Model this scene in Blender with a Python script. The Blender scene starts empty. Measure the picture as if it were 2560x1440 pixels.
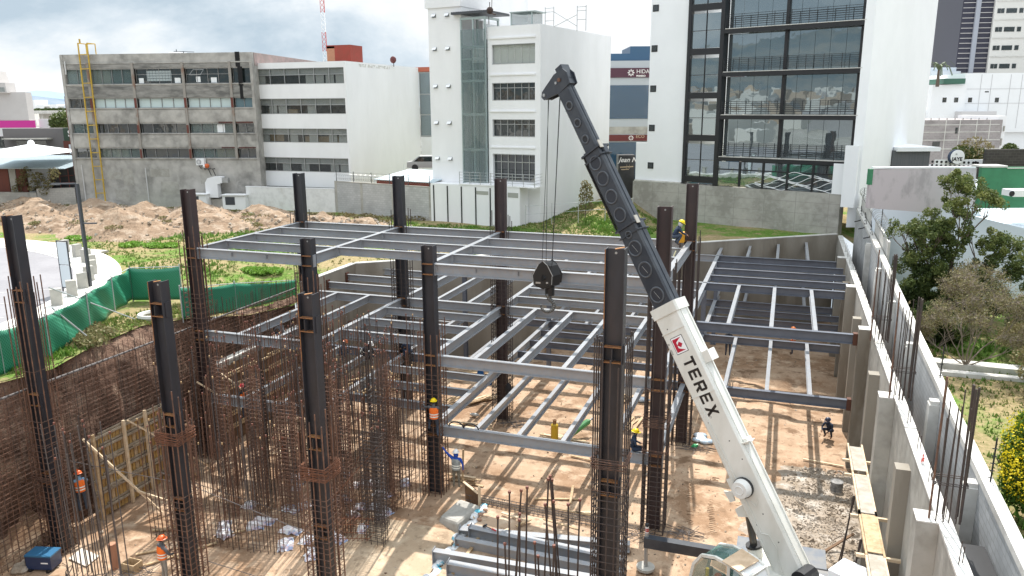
import bpy, bmesh, math, random
from mathutils import Vector, Matrix, noise
from mathutils.geometry import delaunay_2d_cdt
R = math.radians
rnd = random.Random(7)
S = bpy.context.scene
COL = S.collection
# camera
cd = bpy.data.cameras.new("camera"); cam = bpy.data.objects.new("camera", cd); COL.objects.link(cam)
cd.sensor_width = 36.0; cd.lens = 27.512; cd.clip_start = 0.1; cd.clip_end = 9000
_r = Vector((0.94464506, 0.3280391, -0.00600551)); _u = Vector((-0.06962773, 0.21832516, 0.97338898)); _w = Vector((-0.3206208, 0.91908894, -0.2290804))
cam.matrix_world = Matrix(((_r.x, _u.x, -_w.x, 13.8471), (_r.y, _u.y, -_w.y, -38.0096), (_r.z, _u.z, -_w.z, 10.4717), (0, 0, 0, 1)))
S.camera = cam
S.view_settings.view_transform = 'Standard'; S.view_settings.look = 'None'; S.view_settings.gamma = 1.0
S.view_settings.exposure = 0.78
# sun
SUNV = Vector((-0.095, 0.65, 1.0)).normalized()      # towards the sun
sl = bpy.data.lights.new("sun", 'SUN'); sl.energy = 4.0; sl.angle = R(0.6); sl.color = (1.0, 0.95, 0.88)
so = bpy.data.objects.new("sun", sl); COL.objects.link(so); so.location = (0, 0, 60)
so.rotation_euler = (-SUNV).to_track_quat('-Z', 'Y').to_euler()
# world: sky texture with clouds
W = bpy.data.worlds.new("World"); S.world = W; W.use_nodes = True
nt = W.node_tree; nt.nodes.clear(); N = nt.nodes.new; L = nt.links.new
out = N('ShaderNodeOutputWorld'); bg = N('ShaderNodeBackground'); bg.inputs['Strength'].default_value = 0.1
sky = N('ShaderNodeTexSky'); sky.sky_type = 'NISHITA'; sky.sun_disc = False
sky.sun_elevation = math.asin(SUNV.z); sky.sun_rotation = math.atan2(SUNV.x, SUNV.y); sky.altitude = 2000; sky.dust_density = 2.0
tc = N('ShaderNodeTexCoord'); mp = N('ShaderNodeMapping'); mp.inputs['Scale'].default_value = (1.0, 1.0, 2.2); mp.inputs['Location'].default_value = (2.05, 4, 6.0)
n1 = N('ShaderNodeTexNoise'); n1.inputs['Scale'].default_value = 2.6; n1.inputs['Detail'].default_value = 9; n1.inputs['Roughness'].default_value = 0.58; n1.inputs['Distortion'].default_value = 0.25
n2 = N('ShaderNodeTexNoise'); n2.inputs['Scale'].default_value = 1.7; n2.inputs['Detail'].default_value = 7; n2.inputs['Roughness'].default_value = 0.5
L(tc.outputs['Generated'], mp.inputs['Vector']); L(mp.outputs['Vector'], n1.inputs['Vector'])
mp2 = N('ShaderNodeMapping'); mp2.inputs['Scale'].default_value = (1.0, 1.0, 3.0); mp2.inputs['Location'].default_value = (0.7, 5.3, 1.9)
L(tc.outputs['Generated'], mp2.inputs['Vector']); L(mp2.outputs['Vector'], n2.inputs['Vector'])
cr = N('ShaderNodeValToRGB'); e = cr.color_ramp.elements      # cloud tone: grey-blue bellies to white tops
e[0].position = 0.38; e[0].color = (3.2, 3.9, 4.5, 1); e[1].position = 0.56; e[1].color = (6.1, 6.3, 6.45, 1)
m_ = e.new(0.46); m_.color = (4.4, 4.95, 5.4, 1); m_ = e.new(0.51); m_.color = (5.5, 5.8, 6.0, 1)
L(n1.outputs['Fac'], cr.inputs['Fac'])
cv = N('ShaderNodeValToRGB'); v = cv.color_ramp.elements; v[0].position = 0.22; v[0].color = (0, 0, 0, 1); v[1].position = 0.30; v[1].color = (1, 1, 1, 1)
L(n2.outputs['Fac'], cv.inputs['Fac'])
mx = N('ShaderNodeMix'); mx.data_type = 'RGBA'
L(cv.outputs['Color'], mx.inputs['Factor']); L(sky.outputs['Color'], mx.inputs['A']); L(cr.outputs['Color'], mx.inputs['B'])
sx0 = N('ShaderNodeSeparateXYZ'); L(tc.outputs['Generated'], sx0.inputs[0])      # overhead sky, out of view, brightened to hold up the ambient light
mr0 = N('ShaderNodeMapRange'); mr0.inputs['From Min'].default_value = .2; mr0.inputs['From Max'].default_value = .9; mr0.inputs['To Min'].default_value = 1.0; mr0.inputs['To Max'].default_value = 2.1; L(sx0.outputs['Z'], mr0.inputs['Value'])
vm0 = N('ShaderNodeVectorMath'); vm0.operation = 'SCALE'; L(mx.outputs['Result'], vm0.inputs[0]); L(mr0.outputs['Result'], vm0.inputs['Scale']); L(vm0.outputs[0], bg.inputs['Color']); L(bg.outputs['Background'], out.inputs['Surface'])
# materials
MATS = {}
def mat(name, base, rough=0.7, metal=0.0, var=None, scale=1.0, amt=0.5, detail=6, bump=0.0, bscale=None, spec=0.5, stretch=None, lo=0.4, hi=0.6,
  second=None, s2=8.0, a2=0.3, emit=None, trans=0.0, coat=0.0):
 if name in MATS: return MATS[name]
 m = bpy.data.materials.new(name); m.use_nodes = True; t = m.node_tree; p = t.nodes['Principled BSDF']
 p.inputs['Base Color'].default_value = (*base, 1); p.inputs['Roughness'].default_value = rough; p.inputs['Metallic'].default_value = metal
 p.inputs['Specular IOR Level'].default_value = spec
 if coat: p.inputs['Coat Weight'].default_value = coat
 if trans: p.inputs['Transmission Weight'].default_value = trans
 t_c = t.nodes.new('ShaderNodeTexCoord'); mpn = t.nodes.new('ShaderNodeMapping'); t.links.new(t_c.outputs['Object'], mpn.inputs['Vector'])
 if stretch: mpn.inputs['Scale'].default_value = stretch
 col = None
 if var is not None:
  n = t.nodes.new('ShaderNodeTexNoise'); n.inputs['Scale'].default_value = scale; n.inputs['Detail'].default_value = detail; n.inputs['Roughness'].default_value = 0.62
  t.links.new(mpn.outputs['Vector'], n.inputs['Vector'])
  mr = t.nodes.new('ShaderNodeMapRange'); mr.inputs['From Min'].default_value = lo; mr.inputs['From Max'].default_value = hi; mr.inputs['To Max'].default_value = amt
  t.links.new(n.outputs['Fac'], mr.inputs['Value'])
  x = t.nodes.new('ShaderNodeMix'); x.data_type = 'RGBA'; x.inputs['A'].default_value = (*base, 1); x.inputs['B'].default_value = (*var, 1)
  t.links.new(mr.outputs['Result'], x.inputs['Factor']); col = x.outputs['Result']
  if second is not None:
   n2 = t.nodes.new('ShaderNodeTexNoise'); n2.inputs['Scale'].default_value = s2; n2.inputs['Detail'].default_value = 5
   t.links.new(mpn.outputs['Vector'], n2.inputs['Vector'])
   r2 = t.nodes.new('ShaderNodeMapRange'); r2.inputs['From Min'].default_value = 0.45; r2.inputs['From Max'].default_value = 0.65; r2.inputs['To Max'].default_value = a2
   t.links.new(n2.outputs['Fac'], r2.inputs['Value'])
   y = t.nodes.new('ShaderNodeMix'); y.data_type = 'RGBA'; y.inputs['B'].default_value = (*second, 1)
   t.links.new(col, y.inputs['A']); t.links.new(r2.outputs['Result'], y.inputs['Factor']); col = y.outputs['Result']
  t.links.new(col, p.inputs['Base Color'])
 if bump:
  nb = t.nodes.new('ShaderNodeTexNoise'); nb.inputs['Scale'].default_value = bscale or 10; nb.inputs['Detail'].default_value = 6
  t.links.new(t_c.outputs['Object'], nb.inputs['Vector'])
  b = t.nodes.new('ShaderNodeBump'); b.inputs['Strength'].default_value = 1.0; b.inputs['Distance'].default_value = bump
  t.links.new(nb.outputs['Fac'], b.inputs['Height']); t.links.new(b.outputs['Normal'], p.inputs['Normal'])
 if emit: p.inputs['Emission Color'].default_value = (*emit, 1); p.inputs['Emission Strength'].default_value = 1
 MATS[name] = m; return m
def brickmat(name, c1, c2, mortar, bw=0.4, bh=0.2, ms=0.012, rot=(R(90), 0, 0), stain=None, off=0.5):
 if name in MATS: return MATS[name]
 m = bpy.data.materials.new(name); m.use_nodes = True; t = m.node_tree; p = t.nodes['Principled BSDF']; p.inputs['Roughness'].default_value = 0.9
 p.inputs['Specular IOR Level'].default_value = 0.2
 c = t.nodes.new('ShaderNodeTexCoord'); mpn = t.nodes.new('ShaderNodeMapping'); mpn.vector_type = 'TEXTURE' ; mpn.inputs['Rotation'].default_value = rot
 t.links.new(c.outputs['Object'], mpn.inputs['Vector'])
 b = t.nodes.new('ShaderNodeTexBrick'); b.offset = off; b.inputs['Scale'].default_value = 1.0; b.inputs['Brick Width'].default_value = bw; b.inputs['Row Height'].default_value = bh
 b.inputs['Mortar Size'].default_value = ms; b.inputs['Color1'].default_value = (*c1, 1); b.inputs['Color2'].default_value = (*c2, 1); b.inputs['Mortar'].default_value = (*mortar, 1)
 t.links.new(mpn.outputs['Vector'], b.inputs['Vector'])
 n = t.nodes.new('ShaderNodeTexNoise'); n.inputs['Scale'].default_value = 0.7; n.inputs['Detail'].default_value = 7; t.links.new(c.outputs['Object'], n.inputs['Vector'])
 r = t.nodes.new('ShaderNodeMapRange'); r.inputs['From Min'].default_value = 0.42; r.inputs['From Max'].default_value = 0.68; r.inputs['To Max'].default_value = 0.55; t.links.new(n.outputs['Fac'], r.inputs['Value'])
 x = t.nodes.new('ShaderNodeMix'); x.data_type = 'RGBA'; x.inputs['B'].default_value = (*(stain or tuple(k * 0.55 for k in c1)), 1)
 t.links.new(r.outputs['Result'], x.inputs['Factor']); t.links.new(b.outputs['Color'], x.inputs['A']); t.links.new(x.outputs['Result'], p.inputs['Base Color'])
 MATS[name] = m; return m
def glassmat(name, tint, rough=0.02, spec=1.0, alpha=None, metal=0.0, wob=.03):
 if name in MATS: return MATS[name]
 m = bpy.data.materials.new(name); m.use_nodes = True; t = m.node_tree; p = t.nodes['Principled BSDF']
 p.inputs['Base Color'].default_value = (*tint, 1); p.inputs['Roughness'].default_value = rough; p.inputs['Specular IOR Level'].default_value = spec; p.inputs['Metallic'].default_value = metal
 if alpha is not None: p.inputs['Alpha'].default_value = alpha
 c = t.nodes.new('ShaderNodeTexCoord'); nb = t.nodes.new('ShaderNodeTexNoise'); nb.inputs['Scale'].default_value = 0.9; nb.inputs['Detail'].default_value = 1.5
 t.links.new(c.outputs['Object'], nb.inputs['Vector']); b = t.nodes.new('ShaderNodeBump'); b.inputs['Distance'].default_value = wob; b.inputs['Strength'].default_value = 0.5
 t.links.new(nb.outputs['Fac'], b.inputs['Height']); t.links.new(b.outputs['Normal'], p.inputs['Normal'])
 MATS[name] = m; return m
M = {}
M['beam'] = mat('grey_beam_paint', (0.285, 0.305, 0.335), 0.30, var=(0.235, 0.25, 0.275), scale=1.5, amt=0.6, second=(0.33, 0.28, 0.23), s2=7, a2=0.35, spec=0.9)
M['beamdk'] = mat('dark_grey_beam', (0.13, 0.145, 0.18), 0.34, var=(0.10, 0.112, 0.14), scale=1.5, amt=0.6)  # darker grey for right-bay beams, rear lower-deck beams and slim posts
M['mill'] = mat('dark_mill_steel', (0.033, 0.034, 0.042), 0.42, var=(0.075, 0.042, 0.028), scale=0.9, amt=0.45, lo=0.52, hi=0.75, second=(0.02, 0.02, 0.022), s2=3, a2=0.5, stretch=(1, 1, .35), metal=0.0, spec=0.5)
M['millbrown'] = mat('brown_mill_steel', (0.058, 0.034, 0.034), 0.55, var=(0.03, 0.026, 0.028), scale=1.1, amt=0.7, stretch=(1, 1, .35), spec=0.5)
M['weld'] = mat('rust_orange_plate', (0.32, 0.15, 0.055), 0.7, var=(0.16, 0.06, 0.03), scale=5, amt=0.8)
M['rebar'] = mat('rusty_rebar', (0.155, 0.082, 0.055), 0.75, var=(0.065, 0.042, 0.036), scale=1.2, amt=0.8, second=(0.28, 0.135, 0.075), s2=4, a2=0.5)
M['rebarD'] = mat('dark_rebar', (0.07, 0.048, 0.04), 0.7, var=(0.035, 0.03, 0.03), scale=2.5, amt=0.8)
M['rebarG'] = mat('grey_rebar', (0.12, 0.11, 0.11), 0.55, var=(0.07, 0.055, 0.05), scale=2.5, amt=0.8)
M['cap'] = mat('rusty_coupler', (0.17, 0.065, 0.04), 0.7, var=(0.16, 0.06, 0.05), scale=9, amt=0.7)
M['capY'] = mat('tan_cap', (0.45, 0.30, 0.16), 0.7)
M['conc'] = mat('grey_concrete', (0.42, 0.405, 0.37), 0.88, var=(0.26, 0.25, 0.225), scale=0.55, amt=0.75, second=(0.50, 0.49, 0.46), s2=2.6, a2=0.35, bump=0.006, bscale=9, spec=0.2)
M['concW'] = mat('light_concrete', (0.62, 0.61, 0.58), 0.88, var=(0.42, 0.41, 0.38), scale=0.9, amt=0.6, second=(0.72, 0.71, 0.69), s2=3, a2=0.4, bump=0.006, bscale=9, spec=0.2)
M['concD'] = mat('damp_concrete', (0.30, 0.275, 0.235), 0.85, var=(0.15, 0.125, 0.095), scale=0.5, amt=0.9, second=(0.38, 0.36, 0.32), s2=2.0, a2=0.35, bump=0.006, bscale=9, stretch=(1, 1, .28), spec=0.25)
M['white'] = mat('white_wall_paint', (0.82, 0.825, 0.84), 0.8, var=(0.74, 0.745, 0.76), scale=0.35, amt=0.5, second=(0.66, 0.66, 0.65), s2=1.1, a2=0.10, stretch=(1, 1, .4), spec=0.2)
M['white2'] = mat('clean_white_wall', (0.86, 0.875, 0.89), 0.8, var=(0.80, 0.815, 0.83), scale=0.3, amt=0.5, spec=0.2)
M['whiteB'] = mat('pale_blue_wall', (0.70, 0.765, 0.83), 0.8, var=(0.66, 0.73, 0.80), scale=0.3, amt=0.6, spec=0.2)
M['glassdk'] = glassmat('dark_window_glass', (0.02, 0.028, 0.03), 0.03)
M['glassgr'] = glassmat('green_window_glass', (0.13, 0.19, 0.19), 0.03, alpha=0.42)
M['mirror'] = glassmat('mirror_facade_glass', (0.26, 0.31, 0.33), 0.015, metal=0.8, wob=.006)
M['blackM'] = mat('black_metal_frame', (0.012, 0.013, 0.016), 0.4)
M['alum'] = mat('aluminium_frame', (0.40, 0.41, 0.41), 0.4, metal=0.6)
M['dgrey'] = mat('dark_grey_paint', (0.055, 0.06, 0.07), 0.45)
M['wood'] = mat('raw_timber', (0.50, 0.36, 0.21), 0.8, var=(0.30, 0.20, 0.11), scale=3, amt=0.7, second=(0.6, 0.47, 0.32), s2=9, a2=0.4)
M['woodL'] = mat('pale_timber', (0.68, 0.54, 0.38), 0.8, var=(0.50, 0.37, 0.23), scale=4, amt=0.6)
M['woodY'] = mat('yellow_shuttering_board', (0.52, 0.33, 0.11), 0.75, var=(0.30, 0.17, 0.06), scale=1.6, amt=0.8, second=(0.6, 0.45, 0.22), s2=5, a2=0.3)
M['woodB'] = mat('brown_shuttering_board', (0.20, 0.115, 0.06), 0.8, var=(0.10, 0.06, 0.04), scale=2.2, amt=0.8)
M['woodG'] = mat('grey_weathered_timber', (0.33, 0.265, 0.19), 0.85, var=(0.19, 0.15, 0.11), scale=3, amt=0.7, second=(.42, .36, .28), s2=8, a2=.4)
M['ply'] = mat('cement_stained_board', (0.42, 0.39, 0.34), 0.85, var=(0.28, 0.25, 0.20), scale=3, amt=0.7, bump=0.004, bscale=20)
# mesh builder
class MB:
 def __init__(s): s.v = []; s.f = []; s.m = []; s.k = 0
 def add(s, vs, fs, mi=None):
  b = len(s.v); s.v.extend([tuple(q) for q in vs]); s.f.extend([tuple(b + i for i in f) for f in fs]); s.m.extend([s.k if mi is None else mi] * len(fs)); return s
 def hexa(s, c, mi=None):       # c: 8 corners bottom 4 then top 4
  return s.add(c, [(3, 2, 1, 0), (4, 5, 6, 7), (0, 1, 5, 4), (1, 2, 6, 5), (2, 3, 7, 6), (3, 0, 4, 7)], mi)
 def box(s, x0, x1, y0, y1, z0, z1, mi=None):
  if x0 > x1: x0, x1 = x1, x0
  if y0 > y1: y0, y1 = y1, y0
  if z0 > z1: z0, z1 = z1, z0
  return s.hexa([(x0, y0, z0), (x1, y0, z0), (x1, y1, z0), (x0, y1, z0), (x0, y0, z1), (x1, y0, z1), (x1, y1, z1), (x0, y1, z1)], mi)
 def bar(s, p, q, w, h=None, up=(0, 0, 1), mi=None):   # rectangular bar from p to q
  h = h or w; p = Vector(p); q = Vector(q); d = (q - p).normalized(); u = Vector(up)
  if abs(d.dot(u)) > .98: u = Vector((0, 1, 0))
  a = d.cross(u).normalized() * w / 2; b = a.cross(d).normalized() * h / 2
  return s.hexa([p - a - b, q - a - b, q + a - b, p + a - b, p - a + b, q - a + b, q + a + b, p + a + b], mi)
 def tube(s, p, q, r, n=8, r2=None, cap=True, mi=None):
  p = Vector(p); q = Vector(q); r2 = r if r2 is None else r2; d = (q - p).normalized(); u = Vector((0, 0, 1)) if abs(d.z) < .9 else Vector((1, 0, 0))
  a = d.cross(u).normalized(); b = d.cross(a).normalized(); vs = []
  for c, rr in ((p, r), (q, r2)):
   for i in range(n): t = 2 * math.pi * i / n; vs.append(c + (a * math.cos(t) + b * math.sin(t)) * rr)
  fs = [(i, i + n, (i + 1) % n + n, (i + 1) % n) for i in range(n)]
  if cap: fs += [tuple(range(n)), tuple(range(2 * n - 1, n - 1, -1))]
  return s.add(vs, fs, mi)
 def path(s, pts, r, n=6, mi=None):
  for i in range(len(pts) - 1): s.tube(pts[i], pts[i + 1], r, n, mi=mi)
  return s
 def sphere(s, c, r, n=10, m=6, sc=(1, 1, 1), mi=None, z0=-1.0):
  vs = []; c = Vector(c); ph0 = math.asin(max(-1, z0))
  for j in range(m + 1):
   ph = ph0 + (math.pi / 2 - ph0) * j / m
   for i in range(n):
    t = 2 * math.pi * i / n; vs.append(c + Vector((math.cos(t) * math.cos(ph) * r * sc[0], math.sin(t) * math.cos(ph) * r * sc[1], math.sin(ph) * r * sc[2])))
  fs = [(j * n + i, j * n + (i + 1) % n, (j + 1) * n + (i + 1) % n, (j + 1) * n + i) for j in range(m) for i in range(n)]
  fs.append(tuple(range(n - 1, -1, -1)))
  return s.add(vs, fs, mi)
 def prism(s, poly, a, b, c, depth, mi=None):  # poly in plane (origin a, axes b,c); extruded by vector depth
  a = Vector(a); b = Vector(b); c = Vector(c); d = Vector(depth); n = len(poly)
  vs = [a + b * x + c * y for x, y in poly]; vs += [q + d for q in vs]
  fs = [tuple(range(n)), tuple(range(2 * n - 1, n - 1, -1))] + [(i, i + n, (i + 1) % n + n, (i + 1) % n) for i in range(n)]
  return s.add(vs, fs, mi)
 def torus(s, c, R1, r, ax=(0, 0, 1), n=16, k=5, mi=None):
  ax = Vector(ax).normalized(); u = Vector((0, 0, 1)) if abs(ax.z) < .9 else Vector((1, 0, 0)); a = ax.cross(u).normalized(); b = ax.cross(a); c = Vector(c); vs = []
  for i in range(n):
   t = 2 * math.pi * i / n; d = a * math.cos(t) + b * math.sin(t)
   for j in range(k): p = 2 * math.pi * j / k; vs.append(c + d * (R1 + r * math.cos(p)) + ax * r * math.sin(p))
  return s.add(vs, [(i * k + j, ((i + 1) % n) * k + j, ((i + 1) % n) * k + (j + 1) % k, i * k + (j + 1) % k) for i in range(n) for j in range(k)], mi)
 def ibeam(s, p, q, h, b, tf=.022, tw=.014, up=(0, 0, 1), mi=None):    # I section with its top face on the line p-q
  p = Vector(p); q = Vector(q); u = Vector(up).normalized(); d = (q - p).normalized(); u = (u - d * d.dot(u)).normalized(); a = d.cross(u).normalized()
  pl = [(-b / 2, 0), (-b / 2, -tf), (-tw / 2, -tf), (-tw / 2, tf - h), (-b / 2, tf - h), (-b / 2, -h), (b / 2, -h), (b / 2, tf - h), (tw / 2, tf - h), (tw / 2, -tf), (b / 2, -tf), (b / 2, 0)]
  vs = [c + a * x + u * y for c in (p, q) for x, y in pl]; n = 12
  fs = [(i, (i + 1) % n, (i + 1) % n + n, i + n) for i in range(n)]
  for o, fl in ((0, 1), (n, 0)):
   for g in ((0, 1, 2, 9, 10, 11), (2, 3, 8, 9), (3, 4, 5, 6, 7, 8)):
    g2 = tuple(o + i for i in g); fs.append(g2 if fl else g2[::-1])
  return s.add(vs, fs, mi)
 def mesh(s, name, mats, off=(0, 0, 0), smooth=False):
  me = bpy.data.meshes.new(name); o = Vector(off)
  me.from_pydata([(x - o.x, y - o.y, z - o.z) for x, y, z in s.v], [], s.f)
  for m in mats: me.materials.append(m)
  if len(mats) > 1: me.polygons.foreach_set('material_index', s.m)
  bm = bmesh.new(); bm.from_mesh(me); bmesh.ops.recalc_face_normals(bm, faces=bm.faces); bm.to_mesh(me); bm.free()
  if smooth:
   for f in me.polygons: f.use_smooth = True
  me.update(); return me
def tag(o, label=None, cat=None, group=None, kind=None):
 if label: o['label'] = label
 if cat: o['category'] = cat
 if group: o['group'] = group
 if kind: o['kind'] = kind
 return o
def wloc(o):
 v = Vector((0, 0, 0))
 while o: v = v + o.location; o = o.parent
 return v
def put(name, me, parent=None, loc=(0, 0, 0)):
 o = bpy.data.objects.new(name, me); COL.objects.link(o)
 if parent: o.parent = parent
 o.location = loc; return o
def build(mb, name, mats, parent=None, at=None, smooth=False, label=None, cat=None, group=None, kind=None):
 """world-coordinate MB -> object; origin at its parent's origin, or at `at` (default base centre)."""
 if not isinstance(mats, (list, tuple)): mats = [mats]
 if parent is not None: off = wloc(parent); me = mb.mesh(name, mats, off, smooth); o = put(name, me, parent)
 else:
  if at is None:
   xs = [v[0] for v in mb.v]; ys = [v[1] for v in mb.v]; zs = [v[2] for v in mb.v]; at = ((min(xs) + max(xs)) / 2, (min(ys) + max(ys)) / 2, min(zs))
  me = mb.mesh(name, mats, at, smooth); o = put(name, me, None, at)
 return tag(o, label, cat, group, kind)
def empty(name, loc, label=None, cat=None, group=None, rz=0):
 o = bpy.data.objects.new(name, None); COL.objects.link(o); o.location = loc; o.rotation_euler.z = rz; o.empty_display_size = .2
 return tag(o, label, cat, group)
def kids(o): return [c for c in COL.objects if c.parent == o]
def dup(root, loc, rz=None, label=None, group=None, _map={}):
 def cp(o, par):
  c = o.copy(); COL.objects.link(c); c.parent = par
  for ch in KID.get(o.name, []): cp(ch, c)
  return c
 c = cp(root, None); c.location = loc
 if rz is not None: c.rotation_euler.z = rz
 if label: c['label'] = label
 if group: c['group'] = group
 return c
KID = {}
def reg(root):           # remember children of a prototype so that copies are quick
 for o in COL.objects:
  if o.parent is not None: KID.setdefault(o.parent.name, [])
 for o in COL.objects:
  if o.parent is not None and o not in KID[o.parent.name]: KID[o.parent.name].append(o)
class Fr:
 def __init__(s, P, d): s.P = Vector((P[0], P[1], 0)); s.d = Vector((d[0], d[1], 0)).normalized(); s.n = Vector((s.d.y, -s.d.x, 0))
 def pt(s, a, z, n=0): return s.P + s.d * a + s.n * n + Vector((0, 0, z))
 def box(s, mb, a0, a1, z0, z1, n0, n1, mi=None):
  if a0 > a1: a0, a1 = a1, a0
  if n0 > n1: n0, n1 = n1, n0
  return mb.hexa([s.pt(a0, z0, n1), s.pt(a1, z0, n1), s.pt(a1, z0, n0), s.pt(a0, z0, n0), s.pt(a0, z1, n1), s.pt(a1, z1, n1), s.pt(a1, z1, n0), s.pt(a0, z1, n0)], mi)
 def bar(s, mb, a0, z0, a1, z1, n, w, mi=None): return mb.bar(s.pt(a0, z0, n), s.pt(a1, z1, n), w, mi=mi)
def text_mesh(name, txt, size, origin, right, up, material, parent, depth=0.01, align='LEFT', shear=0.0, spacing=1.0, bold=0.0):
 cu = bpy.data.curves.new(name, 'FONT'); cu.body = txt; cu.size = size; cu.extrude = depth / 2; cu.align_x = align; cu.shear = shear; cu.space_character = spacing; cu.offset = bold; cu.resolution_u = 3
 ob = bpy.data.objects.new(name + '_tmp', cu); COL.objects.link(ob); dg = bpy.context.evaluated_depsgraph_get()
 me = bpy.data.meshes.new_from_object(ob.evaluated_get(dg)); bpy.data.objects.remove(ob); bpy.data.curves.remove(cu)
 r = Vector(right).normalized(); u = Vector(up).normalized(); n = r.cross(u); o = Vector(origin) - (wloc(parent) if parent else Vector((0, 0, 0)))
 for v in me.vertices: v.co = o + r * v.co.x + u * v.co.y + n * v.co.z
 me.materials.clear(); me.materials.append(material); me.name = name
 return put(name, me, parent)
# grid of the steel frame
GX = {1: -12.12, 2: -5.86, 3: 0.0, 4: 9.71}; GY = {'A': -17.67, 'B': -8.82, 'C': 0.0, 'D': 8.91, 'E': 17.87}
ZU, ZM, ZL, ZG = 4.0, 0.0, -3.21, -6.5
BW = Vector((30.0, 21.4, 0)).normalized()          # direction of the diagonal back wall of the pit
BW0 = Vector((-12.1, 5.6, 0)); BW1 = Vector((17.95, 27.0, 0))
def nz(x, y, z=0.0): return noise.noise(Vector((x, y, z)))
def fbm(x, y, o=4, z=0.0):
 a = 0; k = 1
 for i in range(o): a += nz(x * 2 ** i, y * 2 ** i, z + i * 7.3) * k; k *= .5
 return a
# outer ground
def groundmat():
 m = bpy.data.materials.new('field_ground'); m.use_nodes = True; t = m.node_tree; p = t.nodes['Principled BSDF']; p.inputs['Roughness'].default_value = .95; p.inputs['Specular IOR Level'].default_value = .1
 c = t.nodes.new('ShaderNodeTexCoord')
 def nse(s, d=6, o=(0, 0, 0)):
  mp_ = t.nodes.new('ShaderNodeMapping'); mp_.inputs['Location'].default_value = o; t.links.new(c.outputs['Object'], mp_.inputs['Vector'])
  n = t.nodes.new('ShaderNodeTexNoise'); n.inputs['Scale'].default_value = s; n.inputs['Detail'].default_value = d; n.inputs['Roughness'].default_value = .65; t.links.new(mp_.outputs['Vector'], n.inputs['Vector']); return n.outputs['Fac']
 def mixc(f, a, b, lo, hi):
  r = t.nodes.new('ShaderNodeMapRange'); r.inputs['From Min'].default_value = lo; r.inputs['From Max'].default_value = hi; t.links.new(f, r.inputs['Value'])
  x = t.nodes.new('ShaderNodeMix'); x.data_type = 'RGBA'; t.links.new(r.outputs['Result'], x.inputs['Factor'])
  for k, q in (('A', a), ('B', b)):
   if isinstance(q, tuple): x.inputs[k].default_value = (*q, 1)
   else: t.links.new(q, x.inputs[k])
  return x.outputs['Result']
 dry = mixc(nse(5), (0.34, 0.26, 0.15), (0.22, 0.19, 0.09), .4, .6)
 grn = mixc(nse(7, o=(3, 1, 0)), (0.075, 0.15, 0.025), (0.15, 0.24, 0.05), .4, .62)
 g = mixc(nse(.16, 7, (7, 2, 0)), dry, grn, .46, .56)
 g2 = mixc(nse(1.3, 7, (1, 9, 0)), g, dry, .52, .66)
 soil = mixc(nse(3, 8, (4, 4, 0)), (0.46, 0.32, 0.22), (0.34, 0.22, 0.15), .4, .6)
 g3 = mixc(nse(.33, 7, (11, 5, 0)), g2, soil, .62, .70)
 t.links.new(g3, p.inputs['Base Color'])
 b = t.nodes.new('ShaderNodeBump'); b.inputs['Distance'].default_value = .09; t.links.new(nse(4, 8), b.inputs['Height']); t.links.new(b.outputs['Normal'], p.inputs['Normal'])
 return m
def sandmat(name, c1, c2, c3, bump=.03):
 m = bpy.data.materials.new(name); m.use_nodes = True; t = m.node_tree; p = t.nodes['Principled BSDF']; p.inputs['Roughness'].default_value = .92; p.inputs['Specular IOR Level'].default_value = .15
 c = t.nodes.new('ShaderNodeTexCoord'); prev = None
 for (col, s, lo, hi, o) in ((c2, .30, .42, .58, 0), (c3, 1.1, .50, .66, 5), (tuple(k * .70 for k in c2), .9, .54, .64, 2), (tuple(k * .62 for k in c2), 3.4, .56, .72, 9), (tuple(min(1, k * 1.25) for k in c1), 9, .60, .72, 3)):
  mp_ = t.nodes.new('ShaderNodeMapping'); mp_.inputs['Location'].default_value = (o, o * .7, 0); t.links.new(c.outputs['Object'], mp_.inputs['Vector'])
  n = t.nodes.new('ShaderNodeTexNoise'); n.inputs['Scale'].default_value = s; n.inputs['Detail'].default_value = 8; n.inputs['Roughness'].default_value = .62; t.links.new(mp_.outputs['Vector'], n.inputs['Vector'])
  r = t.nodes.new('ShaderNodeMapRange'); r.inputs['From Min'].default_value = lo; r.inputs['From Max'].default_value = hi; t.links.new(n.outputs['Fac'], r.inputs['Value'])
  x = t.nodes.new('ShaderNodeMix'); x.data_type = 'RGBA'; t.links.new(r.outputs['Result'], x.inputs['Factor']); x.inputs['B'].default_value = (*col, 1)
  if prev is None: x.inputs['A'].default_value = (*c1, 1)
  else: t.links.new(prev, x.inputs['A'])
  prev = x.outputs['Result']
 t.links.new(prev, p.inputs['Base Color'])
 nb = t.nodes.new('ShaderNodeTexNoise'); nb.inputs['Scale'].default_value = 3.5; nb.inputs['Detail'].default_value = 9; nb.inputs['Roughness'].default_value = .7; t.links.new(c.outputs['Object'], nb.inputs['Vector'])
 b = t.nodes.new('ShaderNodeBump'); b.inputs['Distance'].default_value = bump; t.links.new(nb.outputs['Fac'], b.inputs['Height']); t.links.new(b.outputs['Normal'], p.inputs['Normal'])
 return m
M['field'] = groundmat()
M['sand'] = sandmat('pit_sand', (0.43, 0.305, 0.21), (0.29, 0.185, 0.115), (0.49, 0.37, 0.265))
M['mound'] = sandmat('heaped_soil', (0.38, 0.28, 0.20), (0.27, 0.19, 0.13), (0.44, 0.35, 0.27), .20)
M['redsoil'] = sandmat('dark_red_soil', (0.29, 0.185, 0.135), (0.18, 0.11, 0.08), (0.42, 0.30, 0.22), .3)
M['gravel'] = sandmat('broken_rubble', (0.38, 0.325, 0.27), (0.29, 0.235, 0.18), (0.48, 0.44, 0.39), .04)
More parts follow.
